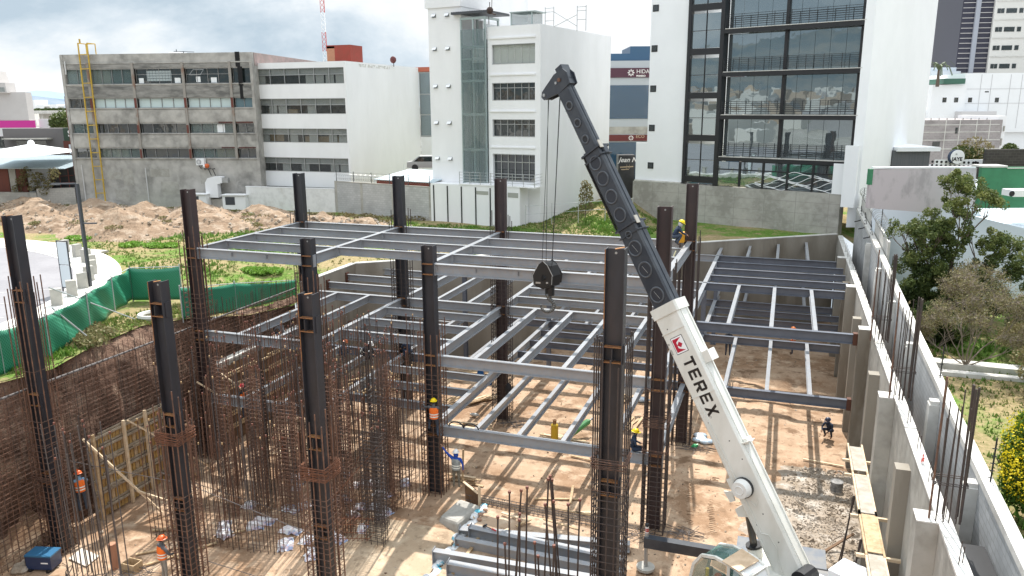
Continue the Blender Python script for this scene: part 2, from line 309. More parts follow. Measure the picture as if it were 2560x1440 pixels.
HOLE = [(-13.7, -46), (-13.9, -18), (-13.3, -16), (-14.1, -13.5), (-14.6, -10), (-13.9, -7.6), (-13.2, -4), (-12.75, -.5), (-12.42, 5.78), (17.6, 27.35), (18.35, 27.1), (19.22, 27.1), (19.42, -46)]
def inhole(x, y):
 c = False; n = len(HOLE)
 for i in range(n):
  x0, y0 = HOLE[i]; x1, y1 = HOLE[i - 1]
  if (y0 > y) != (y1 > y) and x < (x1 - x0) * (y - y0) / (y1 - y0) + x0: c = not c
 return c
def gh(x, y):
 if x > 19.0: return -.75 + .12 * fbm(x * .3, y * .3) if y < 17 else -.3
 far = max(0, min(1, (math.hypot(x + 10, y - 10) - 60) / 60))
 h = .27 + (.10 * fbm(x * .25, y * .25) + .05 * fbm(x * .9, y * .9, 2)) * (1 - far)
 if -8 < x < 3 and y > 16:      # grassy rise at the foot of the glass building
  h += 1.5 * max(0, min(1, (x + 8) / 7)) * max(0, min(1, (y - 21) / 9)) * max(0, min(1, (3.0 - x) / 2.5))
 if x < -21.5 and y < 8: h = .22
 if -8.5 < y < 4.5 and x > -19: h -= 1.15 * max(0, min(1, (x + 19) / 5)) * max(0, min(1, (y + 8.5) / 6)) * max(0, min(1, (4.5 - y) / 3))
 return h
pts = [Vector(p) for p in HOLE]; nh = len(pts); gx = -72
while gx < 46:
 gy = -46
 while gy < 52:
  x = gx + rnd.uniform(-.3, .3); y = gy + rnd.uniform(-.3, .3)
  if not inhole(x, y) and min(math.hypot(x - a, y - b) for a, b in HOLE) > .5: pts.append(Vector((x, y)))
  gy += 1.25
 gx += 1.25
for r_ in (120, 250, 600, 1500, 4500):
 for i in range(28): a = 2 * math.pi * i / 28; pts.append(Vector((r_ * math.cos(a), r_ * math.sin(a))))
vo, eo, fo, *_r2 = delaunay_2d_cdt(pts, [(i, (i + 1) % nh) for i in range(nh)], [], 0, 1e-4)
g = MB(); g.v = [(v.x, v.y, gh(v.x, v.y)) for v in vo]
for f in fo:
 cx = sum(vo[i].x for i in f) / 3; cy = sum(vo[i].y for i in f) / 3
 if not inhole(cx, cy): g.f.append(tuple(f)); g.m.append(1 if math.hypot(cx + 15, cy - 5) > 62 or cy < -30 and cx < 19 else 0)
build(g, 'ground', [M['field'], mat('town_ground', (.27, .25, .23), .95, var=(.36, .34, .32), scale=.05, amt=1, second=(.16, .17, .13), s2=.12, a2=.6)], at=(0, 0, 0), smooth=True, kind='structure')
# pit floor with ruts and low waves
pf = MB(); nx, ny = 110, 190; X0, X1, Y0, Y1 = -13.6, 19.3, -46, 27.5
for j in range(ny + 1):
 for i in range(nx + 1):
  x = X0 + (X1 - X0) * i / nx; y = Y0 + (Y1 - Y0) * j / ny
  z = ZG + .05 * fbm(x * .5, y * .5) + .02 * fbm(x * 2, y * 2, 2)
  for (hx, hy, hr, hh) in ((12.0, 9.2, 1.3, .38), (13.6, 5.6, 1.5, .3), (15.5, 12.0, 2.2, .4), (14.6, 2.8, 1.0, .22), (11.3, 5.4, 1.6, .18)):
   d = math.hypot((x - hx) / 1.3, y - hy) / hr
   if d < 1: z += hh * (1 - d * d) * (.8 + .4 * nz(x * 2, y * 2))
  pf.v.append((x, y, z))
for j in range(ny):
 for i in range(nx):
  a = j * (nx + 1) + i; cx, cy = pf.v[a][0], pf.v[a][1]
  if cy > 5.6 + (cx + 12.1) * .7133 + .3 and cx < 18: continue
  pf.f.append((a, a + 1, a + nx + 2, a + nx + 1)); pf.m.append(0)
build(pf, 'pit_floor', M['sand'], at=(0, 0, 0), smooth=True, kind='structure')
sb = MB(); prof = [(-14.6, 0, .3), (-13.95, .25, -.5), (-13.7, .15, -1.6), (-13.45, .1, -3.2), (-13.35, .05, -5), (-13.2, 0, -6.62)]; ns = 150
for i in range(ns + 1):
 y = -46 + 46.3 * i / ns
 for k, (bx, _a, z) in enumerate(prof):
  if k == 0:
   j = 0
   while j < 7 and HOLE[j + 1][1] < y: j += 1
   (xa, ya), (xb, yb) = HOLE[j], HOLE[j + 1]; x = xa + (xb - xa) * max(0, min(1, (y - ya) / (yb - ya))) - .12; z = gh(x, y) + .02
  else: x = bx + .28 * fbm(y * .7, k * 3.1, 4) + (.5 if y > -3 else 0); z = z + .12 * nz(y, k)
  if y > -1: x = max(x, -13.2)
  sb.v.append((x, y, z))
n_ = len(prof)
for i in range(ns):
 for k in range(n_ - 1): a = i * n_ + k; sb.f.append((a, a + 1, a + n_ + 1, a + n_)); sb.m.append(0)
bank = build(sb, 'soil_bank', M['redsoil'], at=(0, 0, 0), smooth=True, kind='structure')
md = bank.modifiers.new('sub', 'SUBSURF'); md.subdivision_type = 'SIMPLE'; md.levels = 2; md.render_levels = 2
tx = bpy.data.textures.new('bank_clods', 'CLOUDS'); tx.noise_scale = .35; dm = bank.modifiers.new('disp', 'DISPLACE'); dm.texture = tx; dm.strength = .22; dm.mid_level = .5
build(MB().box(-13.6, 19.3, -46.4, -46, -6.8, .2), 'pit_end_bank', M['redsoil'], kind='structure')
build(MB().box(18.32, 19.12, -45, 27, -2.2, -1.9), 'backfill_strip', M['redsoil'], kind='structure')
bm2 = MB(); n2_ = 44
for i in range(n2_ + 1):
 y = -27 + 11.3 * i / n2_; k_ = min(1, (n2_ - i) / 8)
 for q in range(6): t_ = q / 5; bm2.v.append((-13.7 + .95 * t_ + .1 * nz(y, q), y, ZG - .1 + (2.3 * k_ * (1 - t_) ** .8) + .12 * nz(y * 1.5, q * 2)))
for i in range(n2_):
 for q in range(5): a = i * 6 + q; bm2.f.append((a, a + 1, a + 7, a + 6)); bm2.m.append(0)
build(bm2, 'sand_berm', M['sand'], at=(0, 0, 0), smooth=True, kind='structure')
# rubble carpet by the right wall
rb = MB(); rr = random.Random(3)
for i in range(7500):
 y = rr.uniform(-14, -1); x = rr.uniform(13.2, 17.6)
 if x < 14.6 + (y + 7) ** 2 * .03 + rr.uniform(-.6, .6): continue
 s_ = rr.uniform(.015, .055) * (2.2 if rr.random() < .03 else 1); z = ZG + .06
 c = Vector((x, y, z)); ax = Vector((rr.gauss(0, 1), rr.gauss(0, 1), rr.gauss(0, 1))).normalized(); q = Matrix.Rotation(rr.uniform(0, 6), 3, ax)
 rb.hexa([c + q @ Vector((sx * s_ * rr.uniform(.6, 1.2), sy * s_ * rr.uniform(.6, 1.2), sz * s_ * .6)) for sz in (-1, 1) for sx, sy in ((-1, -1), (1, -1), (1, 1), (-1, 1))])
build(rb, 'rubble', M['gravel'], kind='stuff', label='carpet of broken grey concrete rubble on the pit floor beside the plank walkway', cat='rubble')
gr_ = MB(); nx2 = 26; ny2 = 60
for j in range(ny2 + 1):
 for i in range(nx2 + 1):
  y = -15 + 14.5 * j / ny2; xl = 13.3 + .035 * (y + 7) ** 2 + 1.0 * nz(y * .6, 3) + .4 * nz(y * 2.1, 5); x = xl + (17.95 - xl) * i / nx2
  e_ = min(1, i / 4, (ny2 - j) / 5, j / 5); gr_.v.append((x, y, ZG - .06 + (.13 + .045 * fbm(x * 1.4, y * 1.4) + .02 * nz(x * 6, y * 6)) * e_))
for j in range(ny2):
 for i in range(nx2): a = j * (nx2 + 1) + i; gr_.f.append((a, a + 1, a + nx2 + 2, a + nx2 + 1)); gr_.m.append(0)
build(gr_, 'gravel_bed', M['gravel'], at=(0, 0, 0), smooth=True, kind='structure')
# pit walls
def wallrun(name, P0, P1, thick, z0, z1, m, **kw):
 f = Fr(P0, Vector(P1) - Vector(P0)); ln = (Vector(P1) - Vector(P0)).length; mb = MB(); f.box(mb, 0, ln, z0, z1, 0, -thick); return f, ln, mb
f, ln, mb = wallrun('w', (-12.1, 5.6), (17.95, 27.0), .3, -6.9, .44, None)
bwr = empty('retaining_wall', (-12.1, 5.6, -6.5), 'long damp grey concrete retaining wall running diagonally across the back of the pit', 'retaining wall')
build(mb, 'wall_panel', M['concD'], bwr); cp_ = MB(); f.box(cp_, -.02, ln + .02, .443, .50, .01, -.32); build(cp_, 'capping', M['concW'], bwr)
js = MB()
for k in range(1, 12): f.box(js, k * 3.1 - .02, k * 3.1 + .02, -6.5, .44, .004, 0)
build(js, 'formwork_joints', M['concD'], bwr)
lw = empty('retaining_wall', (-12.25, 2.5, -6.5), 'short concrete retaining wall on the left that turns the corner to the rebar mesh', 'retaining wall')
build(MB().box(-12.4, -12.1, -.2, 5.6, -6.9, .44), 'wall_panel', M['concD'], lw); build(MB().box(-12.42, -12.08, -.22, 5.57, .443, .5), 'capping', M['concW'], lw)
rw = empty('retaining_wall', (18.15, -10, -6.5), 'tall concrete retaining wall with square piers along the right side of the pit', 'retaining wall')
build(MB().box(18.0, 18.3, -45, 27.05, -6.9, .30), 'wall_panel', M['conc'], rw)
cp2 = MB(); y = -45
while y < 27: y2 = min(27.05, y + rnd.uniform(1.0, 2.2)); cp2.box(17.985, 18.32, y, y2, .30, .34 + rnd.uniform(0, .05)); y = y2
build(cp2, 'capping', M['concW'], rw)
for yc in (-27, -17.9, -9.1, -.2, 8.75, 17.6):
 pb = MB(); pb.box(17.5, 17.997, yc - .3, yc + .3, -6.9, .36); build(pb, 'pier', M['concD'] if yc > -5 else M['conc'], rw)
 tp = MB(); tp.box(17.49, 17.997, yc - .31, yc + .31, .363, .40); build(tp, 'pier_top', M['concW'], rw)
for yc in (-4.6, 4.3, 13.0, -13.5):   # lower half-height stub piers
 build(MB().box(17.6, 17.998, yc - .25, yc + .25, -6.9, -.3), 'pier', M['concD'], rw)
bm_ = brickmat('grey_block_x', (0.52, 0.53, 0.54), (0.44, 0.45, 0.46), (0.34, 0.34, 0.33), .4, .2, .012, rot=(R(90), 0, R(90)))
ow = empty('block_wall', (19.25, -10, -2), 'grey concrete block wall with pale top course dividing the pit from the garden', 'wall')
mbw = MB(); segs = [(-45, .45), (-21, .72), (-12, .98), (-4, 1.25), (3, 1.55), (9, 1.85), (16, 2.1)]
for k, (ya, za) in enumerate(segs):
 yb = segs[k + 1][0] if k + 1 < len(segs) else 27; zb = segs[k + 1][1] if k + 1 < len(segs) else 2.4
 mbw.hexa([(19.14, ya, -3), (19.38, ya, -3), (19.38, yb, -3), (19.14, yb, -3), (19.14, ya, za), (19.38, ya, za), (19.38, yb, zb), (19.14, yb, zb)])
build(mbw, 'blockwork', bm_, ow); mct = MB()
for k, (ya, za) in enumerate(segs):
 yb = segs[k + 1][0] if k + 1 < len(segs) else 27; zb = segs[k + 1][1] if k + 1 < len(segs) else 2.4
 mct.hexa([(19.12, ya, za + .003), (19.41, ya, za + .003), (19.41, yb, zb + .003), (19.12, yb, zb + .003), (19.12, ya, za + .2), (19.41, ya, za + .2), (19.41, yb, zb + .2), (19.12, yb, zb + .2)])
build(mct, 'capping', M['concW'], ow)
for yc, zt in ((-22.5, .5), (-16.3, .75), (-10.5, .85), (-4.5, 1.05), (1.6, 1.3), (8.0, 1.6), (14.5, 1.9)):
 p_ = MB(); p_.box(18.83, 19.137, yc - .22, yc + .22, -3, zt - .1); p_.box(18.86, 19.136, yc - .15, yc + .17, zt - .097, zt + .02); build(p_, 'pier', M['concW'], ow)
for yc, zt in ((-9.3, 1.15), (-16.8, .95)):
 b = MB(); b.tube((19.3, yc, zt), (19.34, yc + .1, zt + 1.25), .022, 6)
 for k in range(5): b.tube((19.24, yc, zt + .2 + k * .2), (19.36, yc, zt + .2 + k * .2), .015, 5)
 build(b, 'fence_stake', M['blackM'], label='thin black stake with insulators on the block wall, ' + ('next to the bare tree' if yc > -10 else 'next to the yellow flowering shrub'), cat='stake')
for k, (y0, y1) in enumerate(((13, 26),)):
 w = MB(); w.box(19.5, 19.62, 9.5, 27.6, -1, 2.8);
 w.hexa([(19.5, 9.5, 2.8), (19.62, 9.5, 2.8), (19.62, 27.6, 2.8), (19.5, 27.6, 2.8), (19.5, 9.5, 2.85), (19.62, 9.5, 2.85), (19.62, 27.6, 3.4), (19.5, 27.6, 3.4)])
 gw = empty('boundary_wall', (19.56, 18, 0), 'smooth light grey boundary wall topped with coiled razor wire', 'wall'); build(w, 'wall_panel', M['concW'], gw)
 z = MB(); q = []
 for i in range(330):
  t = i / 329; yy = 9.8 + 17.5 * t; a = t * 26 * 2 * math.pi; q.append((19.56 + .32 * math.cos(a), yy + .1 * math.sin(a * .5), 3.25 + .6 * t + .32 * math.sin(a)))
 z.path(q, .014, 4); build(z, 'razor_wire_coil', M['alum'], gw)
 pm = MB()
 for yy in (10, 14.2, 18.4, 22.6, 27): pm.bar((19.56, yy, 2.8), (19.56, yy, 4.1), .05)
 build(pm, 'wire_post', M['dgrey'], gw)
for yc in (15.5, 19.5, 23):
 b = MB(); b.bar((19.3, yc, 2.0), (19.1, yc, 3.2), .04);
 for k in range(5): b.tube((19.12, yc - .14, 2.2 + k * .22), (19.12, yc + .14, 2.2 + k * .22), .03, 6)
 b.bar((19.3, yc, 2.2), (18.75, yc, 2.05), .06)
 build(b, 'insulator_rack', M['blackM'], label={15.5: 'nearest', 19.5: 'middle', 23: 'farthest'}[yc] + ' of the three black insulator racks on the grey wall by the glass building', cat='insulator rack', group='insulator racks on the grey wall')
# parking, pavement, fence
pk = MB(); cx, cy = -41.5, -18.5      # curved edge of the car park
def arc(rad, n=48, a0=-25, a1=125): return [(cx + rad * math.cos(R(a0 + (a1 - a0) * i / n)), cy + rad * math.sin(R(a0 + (a1 - a0) * i / n))) for i in range(n + 1)]
a_in = arc(21.6); a_kb = arc(21.8); a_out = arc(24.2)
def ring(a, b, z, mb):
 n = len(a); o = len(mb.v); mb.v += [(x, y, z) for x, y in a] + [(x, y, z) for x, y in b]
 for i in range(n - 1): mb.f.append((o + i, o + i + 1, o + n + i + 1, o + n + i)); mb.m.append(0)
lot = MB(); lot.v = [(cx, cy, .44)] + [(x, y, .44) for x, y in a_in] + [(cx - 60, cy + 10, .44), (cx - 60, cy - 40, .44), (cx + 8, cy - 40, .44)]
n = len(lot.v)
for i in range(1, n): lot.f.append((0, i, i + 1 if i + 1 < n else 1)); lot.m.append(0)
build(lot, 'parking_lot', mat('worn_asphalt', (0.25, 0.245, 0.26), .9, var=(0.20, 0.195, 0.21), scale=.4, amt=.7, second=(0.30, 0.295, 0.30), s2=6, a2=.3), at=(0, 0, 0), kind='structure')
ln_ = MB()
for k in range(7):
 a = R(-14 + k * 8.5); p0 = Vector((cx + 21 * math.cos(a), cy + 21 * math.sin(a), .446)); p1 = Vector((cx + 14.5 * math.cos(a), cy + 14.5 * math.sin(a), .446)); s_ = (p1 - p0).normalized().cross(Vector((0, 0, 1))) * .06
 ln_.add([p0 - s_, p1 - s_, p1 + s_, p0 + s_], [(0, 1, 2, 3)])
build(ln_, 'bay_lines', mat('faded_line_paint', (0.36, 0.36, 0.36), .8), at=(0, 0, 0), kind='structure')
kb = MB(); ring(a_in, a_kb, .47, kb); ring(a_kb, a_out, .56, kb)
kb.v += [(x, y, .40) for x, y in a_in]; o = len(kb.v) - len(a_in); n = len(a_in);
for i in range(n - 1): kb.f.append((o + i, o + i + 1, i + 1, i)); kb.m.append(0)
o2 = len(kb.v); kb.v += [(x, y, .2) for x, y in a_out]; q0 = 3 * n
for i in range(n - 1): kb.f.append((q0 + i, q0 + i + 1, o2 + i + 1, o2 + i)); kb.m.append(0)
for i in range(n - 1): kb.f.append((n + i, n + i + 1, 2 * n + i + 1, 2 * n + i)); kb.m.append(0)
build(kb, 'pavement', mat('bright_pavement', (0.74, 0.72, 0.68), .85, var=(0.64, 0.62, 0.58), scale=1.5, amt=.5), at=(0, 0, 0), kind='structure')
wb = ['leftmost', 'second', 'third', 'fourth', 'fifth', 'sixth', 'seventh', 'eighth', 'ninth', 'tenth']
for k in range(9):
 a = R(69 - k * 6.3 if k < 4 else 69 - 3 * 6.3 - (k - 3) * 5.0); x = cx + 22.6 * math.cos(a); y = cy + 22.6 * math.sin(a)
 b = MB(); rr_ = Matrix.Rotation(a + R(20), 3, 'Z'); q = [rr_ @ Vector((sx * .26, sy * .2, 0)) for sx, sy in ((-1, -1), (1, -1), (1, 1), (-1, 1))]
 b.hexa([(x + v.x, y + v.y, .55) for v in q] + [(x + v.x * .96, y + v.y * .96, 1.42) for v in q])
 build(b, 'bollard', M['conc'], label=wb[k] + ' of the square concrete bollards, counted from the left along the curved pavement', cat='bollard', group='concrete bollards along the car park')
gm = bpy.data.materials.new('green_fence_slats'); gm.use_nodes = True; t = gm.node_tree; p = t.nodes['Principled BSDF']; p.inputs['Roughness'].default_value = .45
c = t.nodes.new('ShaderNodeTexCoord'); sp = t.nodes.new('ShaderNodeUVMap'); wv = t.nodes.new('ShaderNodeTexWave'); wv.wave_type = 'BANDS'; wv.bands_direction = 'DIAGONAL'; wv.inputs['Scale'].default_value = 1.0; wv.inputs['Distortion'].default_value = .6; wv.inputs['Detail'].default_value = 1
mpx = t.nodes.new('ShaderNodeMapping'); mpx.inputs['Scale'].default_value = (3.2, 0, 3.2); t.links.new(c.outputs['Object'], mpx.inputs['Vector'])
cb = t.nodes.new('ShaderNodeCombineXYZ'); sx = t.nodes.new('ShaderNodeSeparateXYZ'); t.links.new(c.outputs['Object'], sx.inputs['Vector'])
ad = t.nodes.new('ShaderNodeMath'); ad.operation = 'ADD'; t.links.new(sx.outputs['X'], ad.inputs[0]); t.links.new(sx.outputs['Y'], ad.inputs[1])
def wavy(dirx):
 c2 = t.nodes.new('ShaderNodeCombineXYZ'); t.links.new(ad.outputs[0], c2.inputs['X']); t.links.new(sx.outputs['Z'], c2.inputs['Z'])
 m2 = t.nodes.new('ShaderNodeMapping'); m2.inputs['Rotation'].default_value = (0, R(38 * dirx), 0); t.links.new(c2.outputs[0], m2.inputs['Vector'])
 w_ = t.nodes.new('ShaderNodeTexWave'); w_.bands_direction = 'X'; w_.inputs['Scale'].default_value = 3.6; w_.inputs['Distortion'].default_value = .3; t.links.new(m2.outputs[0], w_.inputs['Vector']); return w_.outputs['Fac']
mm = t.nodes.new('ShaderNodeMath'); mm.operation = 'MAXIMUM'; t.links.new(wavy(1), mm.inputs[0]); t.links.new(wavy(-1), mm.inputs[1])
r1 = t.nodes.new('ShaderNodeMapRange'); r1.inputs['From Min'].default_value = .80; r1.inputs['From Max'].default_value = .98; t.links.new(mm.outputs[0], r1.inputs['Value'])
xx = t.nodes.new('ShaderNodeMix'); xx.data_type = 'RGBA'; xx.inputs['A'].default_value = (0.01, .155, .08, 1); xx.inputs['B'].default_value = (.06, .30, .19, 1); t.links.new(r1.outputs['Result'], xx.inputs['Factor'])
t.links.new(xx.outputs['Result'], p.inputs['Base Color']); p.inputs['Alpha'].default_value = 1
M['fence'] = gm
gp = mat('galvanised_post', (0.50, 0.52, 0.53), .5, metal=.4)
def fence(P, zb, zt, label, wav=.04, slats=True):
 root = empty('green_fence', (P[0][0], P[0][1], zb[0]), label, 'fence', 'green screened fence panels around the pit')
 for k in range(len(P) - 1):
  mb = MB(); n = 40; m_ = 8; a = Vector(P[k]); b = Vector(P[k + 1]); nn = Vector((-(b - a).y, (b - a).x)).normalized()
  for i in range(n + 1):
   for j in range(m_ + 1):
    t_ = i / n; q = a.lerp(b, t_) + nn * (wav * math.sin(t_ * 9 + j * .6) * math.sin(math.pi * t_)); z0 = zb[k] * (1 - t_) + zb[k + 1] * t_; z1 = zt[k] * (1 - t_) + zt[k + 1] * t_ - .10 * math.sin(math.pi * t_) + (.03 if i % 2 else 0) * (j == m_)
    mb.v.append((q.x, q.y, z0 + (z1 - z0) * j / m_))
  for i in range(n):
   for j in range(m_): s_ = i * (m_ + 1) + j; mb.f.append((s_, s_ + m_ + 1, s_ + m_ + 2, s_ + 1)); mb.m.append(0)
  ob = build(mb, 'slat_screen', M['fence'], root, smooth=True); so_ = ob.modifiers.new('t', 'SOLIDIFY'); so_.thickness = .03
  rl = MB(); rl.tube((a.x, a.y, zt[k] + .02), (b.x, b.y, zt[k + 1] + .02), .022, 6); build(rl, 'top_rail', gp, root)
 for k, q in enumerate(P): build(MB().tube((q[0], q[1], zb[k] - .2), (q[0], q[1], zt[k] + .15), .035, 7), 'post', gp, root)
fence([(-14.5, -20.5), (-14.65, -17.0), (-14.55, -15.0), (-16.2, -11.4), (-17.9, -8.3), (-18.9, -6.1)], [.2, .25, .3, .3, .35, .35], [1.95, 2.0, 2.05, 2.05, 2.05, 2.05], 'long bowed green slatted fence beside the car park, ending at the pit edge', .10)
fence([(-18.9, -6.1), (-16.45, -5.15)], [.3, .3], [2.05, 2.1], 'short dark green fence panel square to the long one, behind the second near column', .02)
fence([(-13.75, -8.2), (-13.75, -4.2), (-13.65, 1.2)], [.25, -.35, -.8], [1.8, 1.15, .18], 'green mesh fence with white rails sloping down behind the corner column to the retaining wall', .02)
# buildings
def part(fr, name, m, par, boxes, label=None):
 if name in ('joint',): boxes = [boxes]
 else: boxes = [[b] for b in boxes]
 for bs_ in boxes:
  mb = MB()
  for b in bs_: fr.box(mb, *b)
  o = build(mb, name, m, par)
  if label: o['label'] = label
 return o
def ribbon(fr, par, a0, a1, z0, z1, nb, mf, mg, depth=.18, transom=None, name='window', fw=.05, blinds=None, rs=None, blindm=None):
 """a window band: frame with mullions, glass pane and blinds behind it"""
 mb = MB(); fr.box(mb, a0, a1, z0, z0 + fw, -depth, .01); fr.box(mb, a0, a1, z1 - fw, z1, -depth, .01)
 for k in range(nb + 1): a = a0 + (a1 - a0) * k / nb; fr.box(mb, max(a0, a - fw / 2), min(a1, a + fw / 2), z0 + fw, z1 - fw, -depth, -depth + .07)
 if transom: fr.box(mb, a0, a1, transom - fw / 2, transom + fw / 2, -depth + .002, -depth + .06)
 w = build(mb, name, mf, par)
 g = MB(); fr.box(g, a0, a1, z0 + fw, z1 - fw, -depth - .03, -depth - .005); build(g, 'pane', mg, w)
 if blinds:
  b = MB()
  for (c0, c1, f0, f1) in blinds: fr.box(b, a0 + (a1 - a0) * c0, a0 + (a1 - a0) * c1, z0 + (z1 - z0) * f0, z0 + (z1 - z0) * f1, -depth - .10, -depth - .06)
  build(b, 'blind', blindm or M['blindw'], w)
 return w
def hollow(fr, par, wallm, s0, s1, depth, z0, z1, bands, thick=.35, bandx=None, roof=True, inner=None, back=True):
 """shell with the facade split round window bands; bands = [(z0,z1)]"""
 mb = MB(); zz = z0; b0, b1 = bandx or (s0, s1)
 for (u, v) in bands: fr.box(mb, s0, s1, zz, u, 0, -thick); zz = v
 fr.box(mb, s0, s1, zz, z1, 0, -thick)
 for (u, v) in bands:
  if b0 > s0: fr.box(mb, s0, b0, u, v, 0, -thick)
  if b1 < s1: fr.box(mb, b1, s1, u, v, 0, -thick)
 fr.box(mb, s0, s0 + thick, z0, z1, -thick - .001, -depth); fr.box(mb, s1 - thick, s1, z0, z1, -thick - .001, -depth); fr.box(mb, s0 + thick, s1 - thick, z0, z1, -depth + thick, -depth)
 build(mb, 'wall', wallm, par)
 r = MB(); fr.box(r, s0 + thick + .01, s1 - thick - .01, z1 - .6, z1 - .35, -thick - .01, -depth + thick + .01); build(r, 'roof', M['concW'], par)
 fl = MB()
 for (u, v) in bands: fr.box(fl, s0 + thick + .01, s1 - thick - .01, u - .5, u - .3, -thick - .01, -depth + thick + .01); fr.box(fl, s0 + thick + .01, s1 - thick - .01, z0 + (0) + v + .2, v + .3, -thick - .01, -depth * .5)
 build(fl, 'floor_slab', inner or M['conc'], par)
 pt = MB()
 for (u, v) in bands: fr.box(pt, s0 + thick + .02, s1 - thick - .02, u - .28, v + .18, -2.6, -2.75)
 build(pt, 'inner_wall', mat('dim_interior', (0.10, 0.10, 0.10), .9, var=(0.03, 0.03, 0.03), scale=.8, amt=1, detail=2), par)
M['blindw'] = mat('pale_blind', (0.62, 0.66, 0.63), .8)
M['blindy'] = mat('cream_blind', (0.50, 0.46, 0.33), .8, var=(0.42, 0.40, 0.32), scale=2, amt=.6, stretch=(1, 1, .1))
M['raw'] = mat('weathered_concrete', (0.40, 0.385, 0.36), .9, var=(0.18, 0.175, 0.165), scale=.42, amt=.85, second=(0.52, 0.50, 0.47), s2=1.3, a2=.5, bump=.01, bscale=4, lo=.42, hi=.68)
M['rawD'] = mat('sooty_concrete', (0.27, 0.26, 0.245), .9, var=(0.11, 0.11, 0.105), scale=.6, amt=.9, second=(0.36, 0.35, 0.33), s2=2, a2=.5, bump=.01, bscale=4, stretch=(.5, .5, 1.6))
M['rustc'] = mat('rust_streaked_column', (0.29, 0.27, 0.245), .9, var=(0.20, 0.10, 0.06), scale=1.3, amt=.8, lo=.50, hi=.62, stretch=(1, 1, .4))
M['redpaint'] = mat('dark_red_paint', (0.13, 0.035, 0.025), .7)
M['yellow'] = mat('yellow_ladder_paint', (0.55, 0.37, 0.04), .5, var=(0.35, 0.2, .04), scale=3, amt=.5)
# weathered concrete block
F1 = Fr((-56, 24.5), (.976, .218))
b1 = empty('office_building', (-46, 27, .2), 'derelict grey concrete office block with open and broken windows and a yellow ladder', 'building')
bd = [(5.30, 6.28), (7.78, 8.75), (10.28, 11.25), (12.63, 14.1)]
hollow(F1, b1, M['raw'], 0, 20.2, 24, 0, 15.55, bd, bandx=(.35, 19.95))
part(F1, 'spandrel', M['rawD'], b1, [(.36, 19.94, 11.3, 12.4, .002, .07), (.36, 19.94, 14.15, 14.55, .002, .05)])
part(F1, 'spandrel', M['raw'], b1, [(.36, 19.94, 8.85, 10.1, .002, .06), (.36, 19.94, 6.36, 7.6, .002, .06)])
part(F1, 'ledge', M['raw'], b1, [(.2, 20.1, z - .1, z, .0, .10) for z, _ in bd] + [(.2, 20.1, 14.6, 14.72, .0, .09)])
for s_ in (2.9, 7.65, 12.95, 17.85):
 part(F1, 'column', M['rustc'], b1, [(s_ - .13, s_ + .13, 5.2, 14.7, .004, .16)])
part(F1, 'column', M['raw'], b1, [(0, .3, 0, 15.5, .003, .06), (19.9, 20.19, 0, 15.5, .003, .06)])
part(F1, 'column', M['redpaint'], b1, [(s_ - .12, s_ + .12, 10.3, 11.25, .162, .18) for s_ in (2.9, 7.65, 12.95, 17.85)] + [(s_ - .12, s_ + .1, 7.8, 8.6, .162, .18) for s_ in (7.65, 12.95)] + [(s_ - .1, s_ + .1, 5.3, 6.2, .162, .18) for s_ in (7.65, 12.95)])
part(F1, 'column', M['redpaint'], b1, [(-.06, -.002, 3.5, 11.5, -.2, .05)])
grey = mat('dusty_window_frame', (0.25, 0.25, 0.25), .6)
bays = [(.4, 2.72), (3.1, 7.45), (7.85, 12.75), (13.15, 17.65), (18.05, 19.9)]
pale = mat('frosted_pane', (0.50, 0.60, 0.60), .35); bluep = mat('blue_film_pane', (0.10, 0.17, 0.20), .15)
for r_i, (u, v) in enumerate(bd):
 for k, (s0, s1) in enumerate(bays):
  bl = None; mg = M['glassdk']; bm2 = None
  if r_i == 3 and k in (0, 1): bl = [(0, .99 if k == 0 else .45, .03, .97)]; bm2 = M['blindy'] if k == 1 else M['blindw']; mg = M['glassgr']
  if r_i == 2 and k in (1, 2, 3): mg = pale if k != 2 else pale
  if r_i == 2 and k == 4: mg = bluep
  if r_i == 1 and k == 3: bl = [(.52, .78, .1, .95)]; mg = M['glassgr']
  if r_i == 0 and k == 1: bl = [(0, .68, .05, .95)]; bm2 = M['blindy']; mg = M['glassgr']
  if r_i == 0 and k == 3: bl = [(.55, .97, .05, .95)]; bm2 = mat('cardboard', (0.42, .31, .17), .9); mg = M['glassgr']
  if r_i == 1 and k == 0: bl = [(.05, .95, .35, .98)]; bm2 = mat('dark_tarp', (.05, .055, .07), .8); mg = M['glassgr']
  if r_i == 3 and k == 3: mg = M['glassdk']
  ribbon(F1, b1, s0, s1, u, v, max(1, round((s1 - s0) / 1.15)), grey, mg, depth=.2, transom=(u + .9) if r_i == 3 and k in (2, 3) else None, blinds=bl, blindm=bm2, fw=.045)
b = MB(); [F1.box(b, *q) for q in [(9.0 + i * .33, 9.3 + i * .33, 12.9 + j * .26, 13.12 + j * .26, -.17, -.13) for i in range(8) for j in range(4)]]; build(b, 'glass_block_panel', mat('glass_blocks', (.33, .38, .39), .3), b1)
part(F1, 'broken_pane', mat('white_paper', (.75, .77, .78), .7), b1, [(14.15, 14.6, 12.75, 13.3, -.2, -.17), (15.7, 16.3, 12.7, 13.2, -.2, -.17), (8.1, 8.6, 12.7, 13.2, -.2, -.17), (11.9, 12.5, 12.7, 13.2, -.2, -.17), (15.9, 16.7, 7.85, 8.65, -.19, -.16)])
ow_ = MB(); F1.bar(ow_, 14.0, 13.95, 15.1, 13.95, .0, .04); F1.bar(ow_, 13.8, 13.45, 14.95, 13.45, .42, .04)
ow_.bar(F1.pt(14.0, 13.95, 0), F1.pt(13.8, 13.45, .42), .04); ow_.bar(F1.pt(15.1, 13.95, 0), F1.pt(14.95, 13.45, .42), .04); build(ow_, 'hopper_window', M['alum'], b1)
